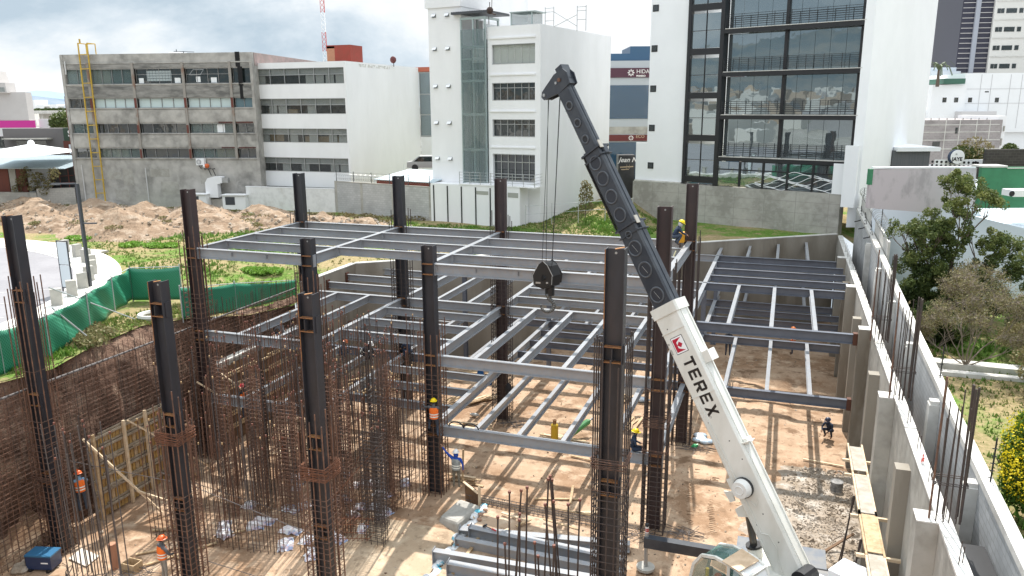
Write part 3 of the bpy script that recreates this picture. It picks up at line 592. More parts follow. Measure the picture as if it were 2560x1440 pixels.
part(F1, 'black_cloth', mat('black_cloth', (.008, .008, .009), .9), b1, [(18.5, 18.95, 14.2, 15.6, .03, .08), (18.66, 19.12, 12.4, 14.2, .05, .10), (18.72, 19.05, 11.1, 12.4, .03, .08)])
part(F1, 'broken_edge', mat('exposed_brick_edge', (.13, .05, .04), .9, var=(.05, .03, .03), scale=6, amt=1), b1, [(16.2, 17.7, 8.76, 8.92, .0, .075), (18.0, 19.8, 8.76, 8.92, .0, .075), (16.3, 17.8, 6.29, 6.42, .0, .075), (18.1, 19.9, 6.29, 6.42, .0, .075)])
pp = MB()
for s_, z1_ in ((.9, 4.6), (7.9, 4.3)): F1.bar(pp, s_, .2, s_, z1_, .12, .07)
F1.bar(pp, .55, 13.6, .55, 14.9, .14, .09); build(pp, 'rain_pipe', mat('pale_pipe', (.6, .6, .6), .5), b1)
part(F1, 'patch', M['conc'], b1, [(3.6, 5.1, 3.1, 3.9, .002, .012), (5.3, 6.4, 2.5, 4.2, .002, .012), (8.3, 10.4, 3.4, 4.2, .002, .012), (9.4, 11.3, 1.6, 2.9, .002, .012), (13.7, 15.5, 2.7, 4.1, .002, .012), (4.2, 5.8, 1.0, 2.1, .002, .012)])
rb_ = MB(); F1.box(rb_, 6.5, 11.6, 14.95, 15.3, -6, -11); F1.box(rb_, 8, 9.2, 15.3, 16.1, -6.5, -8.5); build(rb_, 'rooftop_box', M['white'], b1)
F1s = MB();
for k in range(3): F1s.bar(F1.pt(8.6 + k * .8, 15.4, -7), F1.pt(8.6 + k * .8, 16.4 - .2 * k, -7), .06)
F1s.bar(F1.pt(8.3, 16.2, -7), F1.pt(10.6, 16.1, -7), .06); build(F1s, 'roof_pipes', M['dgrey'], b1)
part(F1, 'side_parapet', mat('pinkish_parapet', (.36, .27, .26), .9, var=(.27, .23, .22), scale=1.5, amt=.8), b1, [(20.203, 20.25, 14.3, 15.52, -.4, -23.9)])
ld = empty('wall_ladder', F1.pt(2.9, 0, .35), 'tall yellow steel ladder standing up the face of the derelict concrete block', 'ladder')
for dx in (-.48, .48):
 b = MB(); b.bar(F1.pt(2.74 + dx, .25, .35), F1.pt(2.86 + dx, 16.6, .35), .10); build(b, 'ladder_rail', M['yellow'], ld)
for k in range(11):
 z = 1.7 + k * 1.38; b = MB(); b.bar(F1.pt(2.3, z, .35), F1.pt(3.28, z + .03, .35), .08);
 if z < 15: b.bar(F1.pt(2.4, z, .35), F1.pt(2.4, z, .0), .04); b.bar(F1.pt(3.2, z, .35), F1.pt(3.2, z, .0), .04)
 build(b, 'rung', M['yellow'], ld)
b = MB()
for dx in (2.36, 3.36): b.bar(F1.pt(dx, 16.6, .35), F1.pt(dx, 16.6, -.9), .08); b.bar(F1.pt(dx, 16.6, -.9), F1.pt(dx, 15.5, -.9), .07)
b.bar(F1.pt(2.36, 16.6, -.9), F1.pt(3.36, 16.6, -.9), .07); b.bar(F1.pt(2.6, 16.6, .35), F1.pt(2.6, 17.0, .35), .12); build(b, 'top_frame', M['yellow'], ld)
ac = empty('air_conditioner', F1.pt(14.0, 4.5, .3), 'white air conditioner box on brackets below the lowest window row of the derelict block', 'air conditioner')
b = MB(); F1.box(b, 13.65, 14.5, 4.62, 5.28, .1, .5); build(b, 'casing', M['white'], ac)
b = MB(); b.torus(F1.pt(13.95, 4.95, .51), .22, .02, F1.n); b.torus(F1.pt(13.95, 4.95, .51), .12, .015, F1.n); build(b, 'fan_grille', M['dgrey'], ac)
b = MB(); F1.bar(b, 13.8, 4.58, 14.4, 4.58, .25, .05); b.bar(F1.pt(14.3, 4.58, .45), F1.pt(14.3, 4.1, .02), .04); b.bar(F1.pt(13.9, 4.58, .45), F1.pt(13.9, 4.2, .02), .04); build(b, 'bracket', M['blackM'], ac)
rbkt = empty('wall_lamp', F1.pt(14.8, 4.3, .4), 'round orange and white device on black brackets next to the air conditioner', 'wall device')
b = MB(); b.sphere(F1.pt(14.75, 4.55, .45), .24, 10, 6, mi=0); build(b, 'orange_drum', mat('orange_plastic', (.6, .12, .03), .5), rbkt, smooth=True)
b = MB(); b.sphere(F1.pt(14.5, 4.5, .5), .16, 8, 5); build(b, 'white_cover', M['white'], rbkt, smooth=True)
b = MB()
for s_ in (14.9, 15.35): b.bar(F1.pt(s_, 4.25, .5), F1.pt(s_, 3.55, .02), .05); b.bar(F1.pt(s_, 4.25, .5), F1.pt(s_, 4.25, .02), .05)
F1.bar(b, 14.5, 4.25, 15.45, 4.25, .4, .05); build(b, 'bracket', M['blackM'], rbkt)
# white office block with four window bands
F2 = Fr((-37.15, 30), (1, 0)); b2 = empty('office_building', (-32, 33, .2), 'white rendered office block with four long ribbon windows and a blank sunlit side wall', 'building')
wb_ = [(3.96, 5.36), (6.84, 8.22), (9.62, 11.12), (12.48, 14.0)]
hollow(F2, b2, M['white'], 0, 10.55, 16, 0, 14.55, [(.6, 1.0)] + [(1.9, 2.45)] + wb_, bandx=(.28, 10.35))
rr = random.Random(5)
for r_i, (u, v) in enumerate([(1.9, 2.45)] + wb_):
 dark = []
 bl = [(0.01, .99, .58 if r_i else .1, .99)]
 for k in range(9):
  if rr.random() < .38: bl.append((k / 9 + .01, k / 9 + .1, .02, .55))
 ribbon(F2, b2, .28, 10.35, u, v, 6, M['alum'], M['glassgr'] if r_i == 0 else glassmat('clear_glass', (.05, .06, .06), .03, alpha=.30), depth=.12, transom=u + (v - u) * .58 if r_i else None, blinds=bl, blindm=M['blindw'])
 if r_i in (2, 3): part(F2, 'stored_boxes', mat('cardboard', (0.42, .31, .17), .9), b2, [(1.2, 2.0, u + .05, u + .5, -.45, -.8), (3, 4.6, u + .05, u + .45, -.45, -.8)] if r_i == 3 else [(.9, 2.8, u + .1, u + .75, -.42, -.5), (5.3, 9.6, u + .05, u + .6, -.45, -.8)])
b = MB(); F2.box(b, 1.0, 1.1, 14.3, 14.31, 0, -.1)
part(F2, 'peeling_patch', mat('flaked_render', (.55, .54, .52), .95, var=(.8, .8, .8), scale=3, amt=1, lo=.48, hi=.52), b2, [(10.552, 10.556, 14.1, 14.4, -2.5, -9)])
part(F2, 'downpipe', M['white2'], b2, [(10.553, 10.62, 2.5, 4.0, -11.4, -11.5), (10.553, 10.62, 2.4, 3.0, -4.6, -4.7)])
gl = empty('office_building', (-25.5, 44, 0), 'glazed end bay with red roof edge at the far end of the white office block', 'building')
FG = Fr((-26.58, 46.02), (1, 0)); b = MB(); FG.box(b, 0, 1.5, 0, 6.8, 0, -6); build(b, 'wall', M['white'], gl)
b = MB(); FG.box(b, .05, 1.4, 6.82, 14.0, -.05, -5); build(b, 'glass_bay', M['mirror'], gl)
b = MB()
for z in (6.9, 9.3, 11.6, 14.0): FG.box(b, 0, 1.45, z - .06, z + .06, .0, -.04)
FG.box(b, 0, .08, 6.8, 14.2, .001, -.03); FG.box(b, 1.38, 1.46, 6.8, 14.2, .001, -.03); build(b, 'frame', M['alum'], gl)
part(FG, 'roof', mat('terracotta_roof', (.45, .13, .08), .8), gl, [(-1.2, 1.5, 14.1, 14.6, .1, -5)])
rt = empty('roof_tank_housing', (-29.5, 38, 14.55), 'rust red rooftop plant box on the white office block', 'roof housing')
FR = Fr((-30.7, 33.5), (1, 0)); b = MB(); FR.box(b, 0, .9, 14.3, 16.2, 0, -.2); build(b, 'front_panel', mat('tan_panel', (.42, .20, .12), .8), rt)
b = MB(); FR.box(b, .9, 2.7, 14.3, 16.3, .0, -2.4); FR.box(b, 0, .9, 16.0, 16.3, 0, -2.4); build(b, 'housing', mat('brick_red_paint', (.30, .045, .03), .7, var=(.22, .05, .03), scale=2, amt=.6), rt)
sd = empty('satellite_dish', (-26.4, 39.5, 14.5), 'dark red satellite dish on the roof edge of the white office block', 'satellite dish')
b = MB(); b.sphere((-26.4, 39.5, 15.1), .38, 12, 5, sc=(1, .5, 1)); build(b, 'dish', mat('maroon_paint', (.12, .03, .03), .6), sd, smooth=True); build(MB().bar((-26.4, 39.6, 14.4), (-26.4, 39.6, 15), .06), 'mast', M['dgrey'], sd)
am = empty('radio_mast', (-48.6, 62, 0), 'slender red and white lattice radio mast rising behind the white office block', 'mast')
for seg in range(14):
 z0 = 10 + seg * 2.6; b = MB(); wd = .30
 c4 = [(-wd, -wd), (wd, -wd), (0, wd)]
 for i in range(3):
  a = c4[i]; a2 = c4[(i + 1) % 3]; b.tube((-48.6 + a[0], 62 + a[1], z0), (-48.6 + a[0], 62 + a[1], z0 + 2.6), .028, 5)
  for j in range(4): b.tube((-48.6 + a[0], 62 + a[1], z0 + j * .65), (-48.6 + a2[0], 62 + a2[1], z0 + j * .65 + .65), .028, 4)
 build(b, 'mast_section', mat('mast_red', (.5, .06, .05), .6) if seg % 2 else M['white'], am)
# white tower with glass lift shaft
d3 = Vector((.985, -.174, 0)); Pm = Vector((-15.87, 25.57, 0)) + Vector((.174, .985, 0)) * 1.6
F3 = Fr(Pm, d3); b3 = empty('office_building', F3.pt(5, .2, -4), 'white stepped office tower with a green glass lift shaft and small tilted windows', 'building')
b = MB(); F3.box(b, -.95, 2.45, 0, 18.55, 0, -12); F3.box(b, -1.2, 2.5, 18.553, 21, .12, -12.1); F3.box(b, 2.452, 2.9, 0, 17.6, -2.8, -12)
build(b, 'stair_tower', M['white'], b3)
zb_ = [(3.95, 6.3), (7.75, 9.2), (10.75, 12.2), (13.7, 15.3)]
sub = Fr(F3.pt(5.05, 0, 0), d3); b3w = [(z0, z1) for z0, z1 in zb_]
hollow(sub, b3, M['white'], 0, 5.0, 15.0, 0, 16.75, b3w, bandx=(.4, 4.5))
part(sub, 'ledge', M['white'], b3, [(.2, 4.55, z - .06, z + .06, .0, .09) for z in (15.8, 12.85, 9.85, 6.85)])
for k, (u, v) in enumerate(zb_):
 for j in range(3):
  a0 = .4 + j * 1.37
  if k: ribbon(sub, b3, a0, a0 + 1.36, u, v, 2, M['alum'], M['glassdk'] if k < 3 else M['blindw'], depth=.3, transom=v - .42, fw=.05)
  else: ribbon(sub, b3, a0, a0 + 1.36, u, v, 2, M['alum'], M['glassdk'], depth=.35, transom=v - .7, fw=.06)
if True:
 lv = MB()
 for k in range(26): F3.box(lv, 5.5, 9.45, 13.75 + k * .058, 13.77 + k * .058, -.27, -.22)
 build(lv, 'louvre_blinds', M['blindw'], b3)
for z, st in ((17.92, 1), (15.16, 0), (12.0, 2), (8.86, 3), (5.73, 4)):
 for s_ in (-.32, 1.05):
  b = MB(); F3.box(b, s_ - .22, s_ + .22, z - .17, z + .17, .003, .03); w = build(b, 'window', M['alum'], b3)
  b = MB(); F3.box(b, s_ - .17, s_ + .17, z - .12, z + .12, .031, .036); build(b, 'pane', M['glassdk'], w)
  b = MB(); a_ = F3.pt(s_ - .2, z + .15, .03); c_ = F3.pt(s_ + .2, z + .15, .03); dn = Vector((0, 0, -.22)) + F3.n * .2
  b.hexa([a_ + dn, c_ + dn, c_ + dn + F3.n * .02, a_ + dn + F3.n * .02, a_, c_, c_ + F3.n * .02, a_ + F3.n * .02]); build(b, 'hopper_sash', M['white2'], w)
sh = MB(); F3.box(sh, 2.55, 4.95, 0, 16.6, .28, .3); F3.box(sh, 4.93, 4.95, 0, 17, .27, -2.6); build(sh, 'shaft_glass', glassmat('shaft_glass', (.16, .23, .23), .03, alpha=.30), b3)
st = MB(); gsteel = mat('green_grey_steel', (.36, .43, .43), .5)
for s_ in (2.55, 3.75, 4.9): F3.box(st, s_ - .07, s_ + .07, 0, 17.6, .1, .24)
for s_ in (2.75, 4.85): F3.box(st, s_ - .07, s_ + .07, 0, 17.6, -2.2, -2.06)
for z in (.6, 3.7, 6.6, 9.6, 12.4, 13.2, 14.2, 15.2, 17.5): F3.box(st, 2.56, 4.94, z - .10, z + .10, .02, .22); F3.box(st, 4.80, 4.94, z - .09, z + .09, -2.2, 0)
build(st, 'shaft_frame', gsteel, b3)
cb_ = MB(); F3.box(cb_, 3.0, 3.5, 1, 13.5, -.9, -.95); F3.box(cb_, 2.9, 3.0, 0, 15, -.6, -.7); F3.box(cb_, 4.2, 4.3, 0, 15, -.6, -.7); F3.box(cb_, 4.3, 4.7, 1, 13, -1.2, -1.3); build(cb_, 'lift_rails', mat('steel_rail', (.3, .33, .33), .4, metal=.7), b3)
b = MB(); F3.box(b, 2.5, 5.05, 0, 16, -2.7, -2.8); build(b, 'shaft_back_wall', M['white'], b3)
b = MB()
for k in range(12): F3.box(b, 3.8, 4.9, 13.9 + k * .1, 13.93 + k * .1, .3, .33)
build(b, 'vent_louvres', gsteel, b3)
b = MB(); F3.box(b, 1.75, 5.4, 17.85, 18.0, .5, -3.2); build(b, 'shaft_roof', M['dgrey'], b3)
b = MB();
for k in range(16): F3.box(b, 1.75 + k * .23, 1.87 + k * .23, 18.002, 18.06, .5, -3.2)
build(b, 'corrugation', M['dgrey'], b3)
b = MB(); F3.box(b, 7.0, 9.0, 16.5, 17.8, -.6, -2.4); build(b, 'rooftop_cabin', M['glassgr'], b3)
b = MB(); F3.box(b, 6.9, 9.3, 17.8, 17.87, -.5, -2.5);
for s_ in (7.0, 8.95): F3.box(b, s_ - .05, s_ + .05, 16.5, 17.8, -.57, -.65)
build(b, 'cabin_roof', gsteel, b3)
b = MB(); b.sphere(F3.pt(5.5, 18.0, .3), .3, 7, 5); b.bar(F3.pt(5.2, 17.9, .2), F3.pt(6.2, 17.6, .6), .1); b.bar(F3.pt(5.3, 18, 0), F3.pt(5.3, 18.7, 0), .05); b.bar(F3.pt(5.6, 18, .2), F3.pt(5.65, 18.9, .2), .04); b.bar(F3.pt(5.5, 17.5, .5), F3.pt(5.5, 16.9, .5), .05)
build(b, 'aerial_cluster', mat('dark_rust', (.05, .03, .025), .8), b3)
sc = empty('scaffold', F3.pt(11, 16.5, -5), 'thin pipe scaffold standing on the roof of the white tower', 'scaffold')
for k, n_ in ((9.2, -2.5), (10.0, -2.5), (11.9, -3), (12.7, -3)):
 b = MB(); b.tube(F3.pt(k, 16.3, n_), F3.pt(k, 18.3, n_), .03, 5); build(b, 'upright', M['alum'], sc)
b = MB()
for z in (17.2, 17.9, 18.2): b.tube(F3.pt(9.2, z, -2.5), F3.pt(10.0, z, -2.5), .025, 5); b.tube(F3.pt(11.9, z, -3), F3.pt(12.7, z, -3), .025, 5)
b.tube(F3.pt(10, 17.9, -2.5), F3.pt(11.9, 16.7, -3), .025, 5); b.tube(F3.pt(10, 16.7, -2.5), F3.pt(11.9, 17.6, -3), .025, 5); build(b, 'crossbar', M['alum'], sc)
F3b = Fr((-15.87, 25.57), d3); b = MB(); F3b.box(b, -.1, 8.95, -.4, 3.65, 0, -1.55); build(b, 'podium', M['white'], b3)
for k in range(7):
 s_ = .25 + k * 1.46
 if s_ < 9: part(F3b, 'black_rib', M['blackM'], b3, [(s_ - .05, s_ + .05, .1, 3.5, .002, .05)])
b = MB(); F3b.box(b, 4.7, 5.9, 2.9, 3.2, .002, .02); F3b.box(b, 7.8, 8.8, 2.8, 3.2, .002, .02); build(b, 'vent_grille', M['alum'], b3)
tr_ = MB(); F3b.box(tr_, 3.0, 10.4, 3.655, 3.74, .05, -1.4); build(tr_, 'terrace_slab', M['white'], b3)
rl = MB()
for z in (4.0, 4.25, 4.5, 4.75): rl.tube(F3b.pt(3.0, z, .0), F3b.pt(10.35, z, 0), .02, 5); rl.tube(F3b.pt(10.35, z, 0), F3b.pt(10.35, z, -1.4), .02, 5)
for k in range(8): rl.tube(F3b.pt(3.0 + k * 1.05, 3.7, 0), F3b.pt(3.0 + k * 1.05, 4.78, 0), .03, 5)
build(rl, 'terrace_railing', M['alum'], b3)
# glass fronted building with balconies
F4 = Fr((18.0, 27.45), (.938, -.347)); b4 = empty('glass_building', F4.pt(-8, .3, -4), 'tall glass fronted building with black balconies between two white walls', 'building')
plm = MB(); F4.box(plm, -18.55, -.05, -2.5, 3.52, 0, -1); build(plm, 'concrete_plinth', M['conc'], b4)
jt = MB();
for z in (.9, 1.8, 2.7): F4.box(jt, -18.5, -.1, z - .012, z + .012, .001, .006)
for k in range(7): F4.box(jt, -16.5 + k * 2.6, -16.47 + k * 2.6, -2, 3.5, .001, .006)
for k in range(18):
 for z in (.45, 1.3, 2.2, 3.1): F4.box(jt, -18 + k * 1.0, -17.93 + k * 1.0, z, z + .03, .001, .006)
build(jt, 'formwork_marks', mat('dark_formwork_mark', (.27, .26, .24), .9), b4)
b = MB(); F4.box(b, -17.35, -13.7, 3.53, 26, -.25, -9); F4.box(b, -18.5, -17.3, 3.6, 7.0, -.3, -.5); build(b, 'side_wing', M['white2'], b4)
b = MB(); F4.box(b, -18.4, -13.75, 3.53, 3.65, 0, -.24); build(b, 'ledge', M['concW'], b4)
for z in (4.97, 8.3, 11.7, 15.1, 18.45, 21.8):
 b = MB(); F4.box(b, -17.2, -16.62, z - .28, z + .28, -.25, -.22); w = build(b, 'window', M['blackM'], b4); b = MB(); F4.box(b, -17.13, -16.69, z - .21, z + .21, -.219, -.2); build(b, 'pane', M['glassdk'], w)
for z in (3.9, 7.43, 10.97, 14.55, 18.1, 21.7):
 part(F4, 'frame', M['blackM'], b4, [(-13.7, -10.6, z - .16, z + .34, -.1, -.6)])
 for sx_ in (-13.4, -12.05):
  for zz, zh in ((z + .38, 1.36), (z + 1.78, 1.36)):
   part(F4, 'mirror_pane', M['mirror'], b4, [(sx_, sx_ + 1.28, zz, zz + zh, -.3, -.35)])
part(F4, 'frame', M['blackM'], b4, [(-13.7, -13.42, 3.6, 26, -.08, -.6), (-10.75, -10.42, 3.2, 26, -.06, -1.0), (-12.1, -12.07, 3.6, 26, -.2, -.36)])
part(F4, 'frame', M['blackM'], b4, [(-13.6, -10.6, z + 2.06 + .0, z + 2.10, -.27, -.36) for z in (3.6, 7.13, 10.67, 14.25, 17.8)])
slabz = [6.05, 9.5, 12.95, 16.35, 19.8, 23.2]
for k, z in enumerate(slabz):
 off = 0
 part(F4, 'balcony_slab', M['blackM'], b4, [(-10.4, .6, z - .38, z - .06, -.05, -1.0)])
 part(F4, 'slab_edge', M['concW'], b4, [(-10.3, .65, z - .055, z, .0, -.9)])
 rl = MB()
 for q in range(6): F4.bar(rl, -10.3, z + .25 + q * .16, .55, z + .25 + q * .16, -.04, .03)
 for q in range(9): F4.bar(rl, -10.3 + q * 1.35, z, -10.3 + q * 1.35, z + 1.1, -.04, .045)
 build(rl, 'balcony_railing', M['blackM'], b4)
zlo = [3.55] + slabz
for k in range(6):
 z0 = zlo[k] + .02; z1 = slabz[k] - .4 if k < 6 else 26
 if k == 0:
  for j in range(5):
   a0 = -10.4 + j * 2.02
   part(F4, 'mirror_pane', M['mirror'], b4, [(a0 + .1, a0 + 1.0, z1 - .62, z1 - .02, -.12, -.16), (a0 + 1.06, a0 + 1.94, z1 - .62, z1 - .02, -.12, -.16)])
   part(F4, 'mirror_pane', M['mirror'], b4, [(a0 + .1, a0 + 1.94, z0, z1 - .72, -.12, -.16)])
   part(F4, 'frame', M['blackM'], b4, [(a0 - .09, a0 + .09, z0, z1, -.04, -.2), (a0 + .09, a0 + 1.94, z1 - .72, z1 - .62, -.08, -.2)])
  wv_ = MB();
  for q in range(7):
   pts_ = []
   for i in range(50):
    a = -7.0 + 6.6 * i / 49; pts_.append(F4.pt(a, 3.75 + q * .17 + .20 * math.sin(a * 1.5 + q * 1.1) + .09 * math.sin(a * 3.1 + q * 2.3), -.07))
   wv_.path(pts_, .022, 4)
  build(wv_, 'wave_screen', M['white2'], b4)
 else:
  for j in range(9):
   a0 = -10.35 + j * 1.18; part(F4, 'mirror_pane', M['mirror'], b4, [(a0 + .01, a0 + 1.165, z0, z1, -.95, -1.0)])
part(F4, 'frame', M['blackM'], b4, [(-5.6, -5.36, 6.1, 26, -.75, -1.06), (.12, .3, 6.1, 26, -.8, -1.1)])
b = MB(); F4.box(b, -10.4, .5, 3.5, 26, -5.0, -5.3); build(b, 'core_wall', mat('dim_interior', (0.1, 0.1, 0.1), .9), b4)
b = MB(); F4.box(b, -10.4, .9, 3.6, 26, -5.4, -12); build(b, 'rear_block', M['white2'], b4)
q = [(.95, -1.2), (2.6, -3.6), (5.1, -8), (8.6, -16), (11.3, -23.6)]
wg = MB(); pts3 = [F4.pt(.55, 0, .0), F4.pt(1.15, 0, -.35), F4.pt(1.3, 0, -3.4), F4.pt(1.15, 0, -7.5), F4.pt(.75, 0, -14), F4.pt(.1, 0, -24), F4.pt(-4, 0, -24), F4.pt(.5, 0, -12.2)]
n = len(pts3); wg.v = [tuple(p + Vector((0, 0, 1.0))) for p in pts3] + [tuple(p + Vector((0, 0, 27))) for p in pts3]
wg.f = [tuple(range(n - 1, -1, -1)), tuple(range(n, 2 * n))] + [(i, (i + 1) % n, (i + 1) % n + n, i + n) for i in range(n)]; wg.m = [0] * len(wg.f)
build(wg, 'side_wing', M['white2'], b4)
b = MB(); F4.box(b, .12, 1.1, 2.6, 7.25, .45, .15); F4.box(b, -.75, .1, 3.5, 5.85, .06, -.05); build(b, 'return_wall', M['white2'], b4)
# blue glass block with maroon sign bands, between tower and glass building
F5 = Fr((-4.62, 53), (.945, .328)); b5 = empty('commercial_building', F5.pt(4, 0, -5), 'blue glass commercial block with maroon sign bands seen in the gap between white buildings', 'building')
def F5z(y): return 19.1 - (y - 60) * .0440
b = MB(); F5.box(b, -8, 14, -3, F5z(150), 0, -12); build(b, 'wall', mat('pale_cladding', (.42, .45, .48), .6), b5)
b = MB(); F5.box(b, -8, 14, F5z(296), F5z(211), .01, .05); build(b, 'glass_band', glassmat('blue_glass', (.02, .06, .11), .05), b5)
b = MB(); F5.box(b, 1.1, 14, F5z(152), F5z(113), -1, -8); F5.box(b, -8, 1.1, F5z(152), F5z(131), -1, -8); build(b, 'blue_roof_block', mat('blue_cladding', (.03, .09, .17), .4), b5)
mar = mat('maroon_sign', (.075, .022, .04), .5); red_ = mat('red_sign', (.13, .02, .02), .5); wsg = mat('sign_white', (.75, .72, .70), .5)
b = MB(); F5.box(b, -8, 14, F5z(192), F5z(168), .01, .12); build(b, 'sign_band', mar, b5)
b = MB(); F5.box(b, -8, 14, F5z(353), F5z(337), .01, .12); build(b, 'sign_band', red_, b5)
b = MB(); F5.box(b, -8, 14, F5z(335), F5z(316), .005, .03); build(b, 'mesh_band', M['conc'], b5)
b = MB(); F5.box(b, -8, 14, F5z(520), F5z(356), .01, .05); build(b, 'shop_window', glassmat('blue_glass', (.02, .06, .11), .05), b5)
def star(fr, s, z, r, n, par):
 b = MB()
 for k in range(8):
  a = k * math.pi / 4; c0 = fr.pt(s, z, n); d = fr.d * math.cos(a) + Vector((0, 0, 1)) * math.sin(a); e_ = fr.d * -math.sin(a) + Vector((0, 0, 1)) * math.cos(a)
  b.add([c0 + d * r * .25, c0 + d * r * .65 + e_ * r * .2, c0 + d * r, c0 + d * r * .65 - e_ * r * .2, c0 + d * r * .25 - fr.n * .02], [(0, 3, 2, 1)])
 build(b, 'star_emblem', wsg, par)
star(F5, 1.1, F5z(180), .42, .14, b5); star(F5, 1.3, F5z(345), .34, .14, b5)
text_mesh('sign_lettering', 'HIDALGO', .62, F5.pt(1.7, F5z(181.5), .14), F5.d, (0, 0, 1), wsg, b5)
text_mesh('sign_lettering', 'PRIMERO', .26, F5.pt(1.7, F5z(190), .14), F5.d, (0, 0, 1), wsg, b5, bold=.01)
text_mesh('sign_lettering', 'ECO', .50, F5.pt(1.85, F5z(345), .14), F5.d, (0, 0, 1), mat('gold_letter', (.55, .42, .28), .5), b5)
def AT(x, y, D): return Vector((13.8471, -38.0096, 10.4717)) + (_w + _r * ((x - 1280) / 1956.37) - _u * ((y - 720) / 1956.37)) * D
RD = Vector((_r.x, _r.y, 0)).normalized()
class FD(Fr):       # facade plane at a given distance, square to the line of sight
 def __init__(s, x, D, y=300, rot=0.0):
  p = AT(x, y, D); d = Matrix.Rotation(rot, 3, 'Z') @ RD; super().__init__((p.x, p.y), d); s.D = D; s.x = x
 def S(s, x, y=300):
  o = Vector((13.8471, -38.0096, 0)); q = AT(x, y, 1) - Vector((13.8471, -38.0096, 10.4717)); q.z = 0; t = (s.P - o).dot(s.n) / q.dot(s.n); return (o + q * t - s.P).dot(s.d)
 def Z(s, x, y):
  o = Vector((13.8471, -38.0096, 10.4717)); q = AT(x, y, 1) - o; t = (s.P - Vector((o.x, o.y, 0))).dot(s.n) / Vector((q.x, q.y, 0)).dot(s.n); return o.z + q.z * t
 def bx(s, mb, x0, y0, x1, y1, n0=0, n1=-.2, ym=None):
  xm = (x0 + x1) / 2; ym = ym if ym is not None else (y0 + y1) / 2
  s.box(mb, s.S(x0, ym), s.S(x1, ym), s.Z(xm, y1), s.Z(xm, y0), n0, n1)
f = FD(1565, 72); sg = empty('shop_sign', f.pt(0, 0, 0), 'tall black sign wall with white script lettering in the gap beside the glass building', 'sign')
b = MB(); f.bx(b, 1545, 388, 1586, 520, 0, -1.5); f.box(b, f.S(1545), f.S(1600), -1, 2, -.01, -1.4); build(b, 'panel', mat('black_stone', (.02, .02, .022), .35, var=(.035, .035, .037), scale=2, amt=.6), sg)
text_mesh('sign_lettering', 'Jean Noel', .62, f.pt(f.S(1549), f.Z(1560, 405), .02), f.d, (0, 0, 1), wsg, sg, shear=.35, bold=.008)
b = MB()
for k in range(26): x_ = 1550 + k * 1.28; (f.bx(b, x_, 416.5 - k * .08 + (k % 3) * .3, x_ + .9, 419.5 - k * .08, .03, .0) if k not in (13, 18) else f.bx(b, x_, 411, x_ + .4, 422, .03, 0))
for k in range(16): x_ = 1553 + k * 1.2; f.bx(b, x_, 423 - k * .06, x_ + .8, 425 - k * .06, .03, .0)
build(b, 'fine_lettering', mat('gold_letter', (.55, .42, .28), .5), sg)
f = FD(2400, 150, 100, R(-8)); b6 = empty('tower_block', f.pt(8, 0, 0), 'tall distant tower with dark louvred bays and a cream windowed side, at the right edge', 'building')
b = MB(); f.box(b, f.S(2398, 90), f.S(2475, 90), 8, 60, 0, -20); build(b, 'dark_bay', mat('louvre_dark', (.03, .03, .05), .4), b6)
b = MB(); z = 12
while z < 44: f.box(b, f.S(2400, 90), f.S(2430, 90), z, z + .10, .01, .15); f.box(b, f.S(2441, 90), f.S(2474, 90), z, z + .10, .01, .15); z += .92
build(b, 'louvre_blade', mat('louvre_pale', (.55, .53, .52), .6), b6)
b = MB(); f.box(b, f.S(2430, 90), f.S(2441, 90), 12, 60, .01, .5); build(b, 'pilaster', mat('grey_blue_pilaster', (.33, .35, .40), .6), b6)
b = MB(); f.box(b, f.S(2475, 90), f.S(2640, 90), 8, 60, .6, -20); build(b, 'cream_wing', mat('cream_wall', (.66, .65, .62), .8), b6)
z = 16.5
while z < 42:
 b = MB();
 for xa, xb in ((2482, 2490), (2491, 2499), (2504, 2530), (2536, 2546)): f.box(b, f.S(xa, 90), f.S(xb, 90), z, z + .85, .61, .66)
 build(b, 'window', M['glassdk'], b6); b = MB(); f.box(b, f.S(2478, 90), f.S(2640, 90), z + 2.1, z + 2.25, .61, .7); build(b, 'string_course', M['concW'], b6); z += 3.35
f = FD(2400, 120, 250, R(-4)); b7 = empty('warehouse', f.pt(8, 0, 0), 'large white panelled warehouse with small square windows below the distant tower', 'building')
b = MB(); f.bx(b, 2405, 182, 2700, 330, 0, -30); f.bx(b, 2320, 212, 2404, 330, .8, -14); f.box(b, f.S(2300), f.S(2700), -1, 9, -.5, -28); build(b, 'wall', M['white2'], b7)
b = MB()
for x in (2352, 2400, 2447, 2473, 2520, 2548): f.bx(b, x - 1, 186, x + .5, 320, .03, .0) if x > 2405 else None
for y in (222, 258): f.bx(b, 2406, y - .6, 2600, y + .6, .03, 0)
build(b, 'panel_joint', mat('panel_joint', (.55, .55, .56), .8), b7)
for x, y in ((2355, 250), (2384, 250), (2425, 250), (2492, 250), (2467, 230)):
 b = MB(); f.bx(b, x - 5, y - 6 if y != 230 else y - 2, x + 5, y + 6 if y != 230 else y + 1, .83 if x < 2404 else .02, .0); build(b, 'window', M['glassdk'], b7)
b = MB(); f.bx(b, 2380, 278, 2465, 297, 3, -.1); build(b, 'canopy_wall', mat('shade_white', (.60, .59, .60), .8), b7)
b = MB(); f.bx(b, 2350, 197, 2404, 210, 1.2, -6); build(b, 'terrace_screen', mat('green_screen', (.05, .14, .10), .6), b7)
f = FD(2360, 150, 180); b = MB(); f.bx(b, 2326, 178, 2400, 215, 0, -10); f.bx(b, 2335, 168, 2398, 178, -1, -9); build(b, 'office_building', mat('pale_bluegrey', (.55, .60, .65), .7), label='pale blue grey building with a curved roof far behind the palm tree', cat='building')
pr = empty('palm_tree', AT(2346, 215, 118), 'small dark palm tree standing on a far roof terrace left of the distant tower', 'tree')
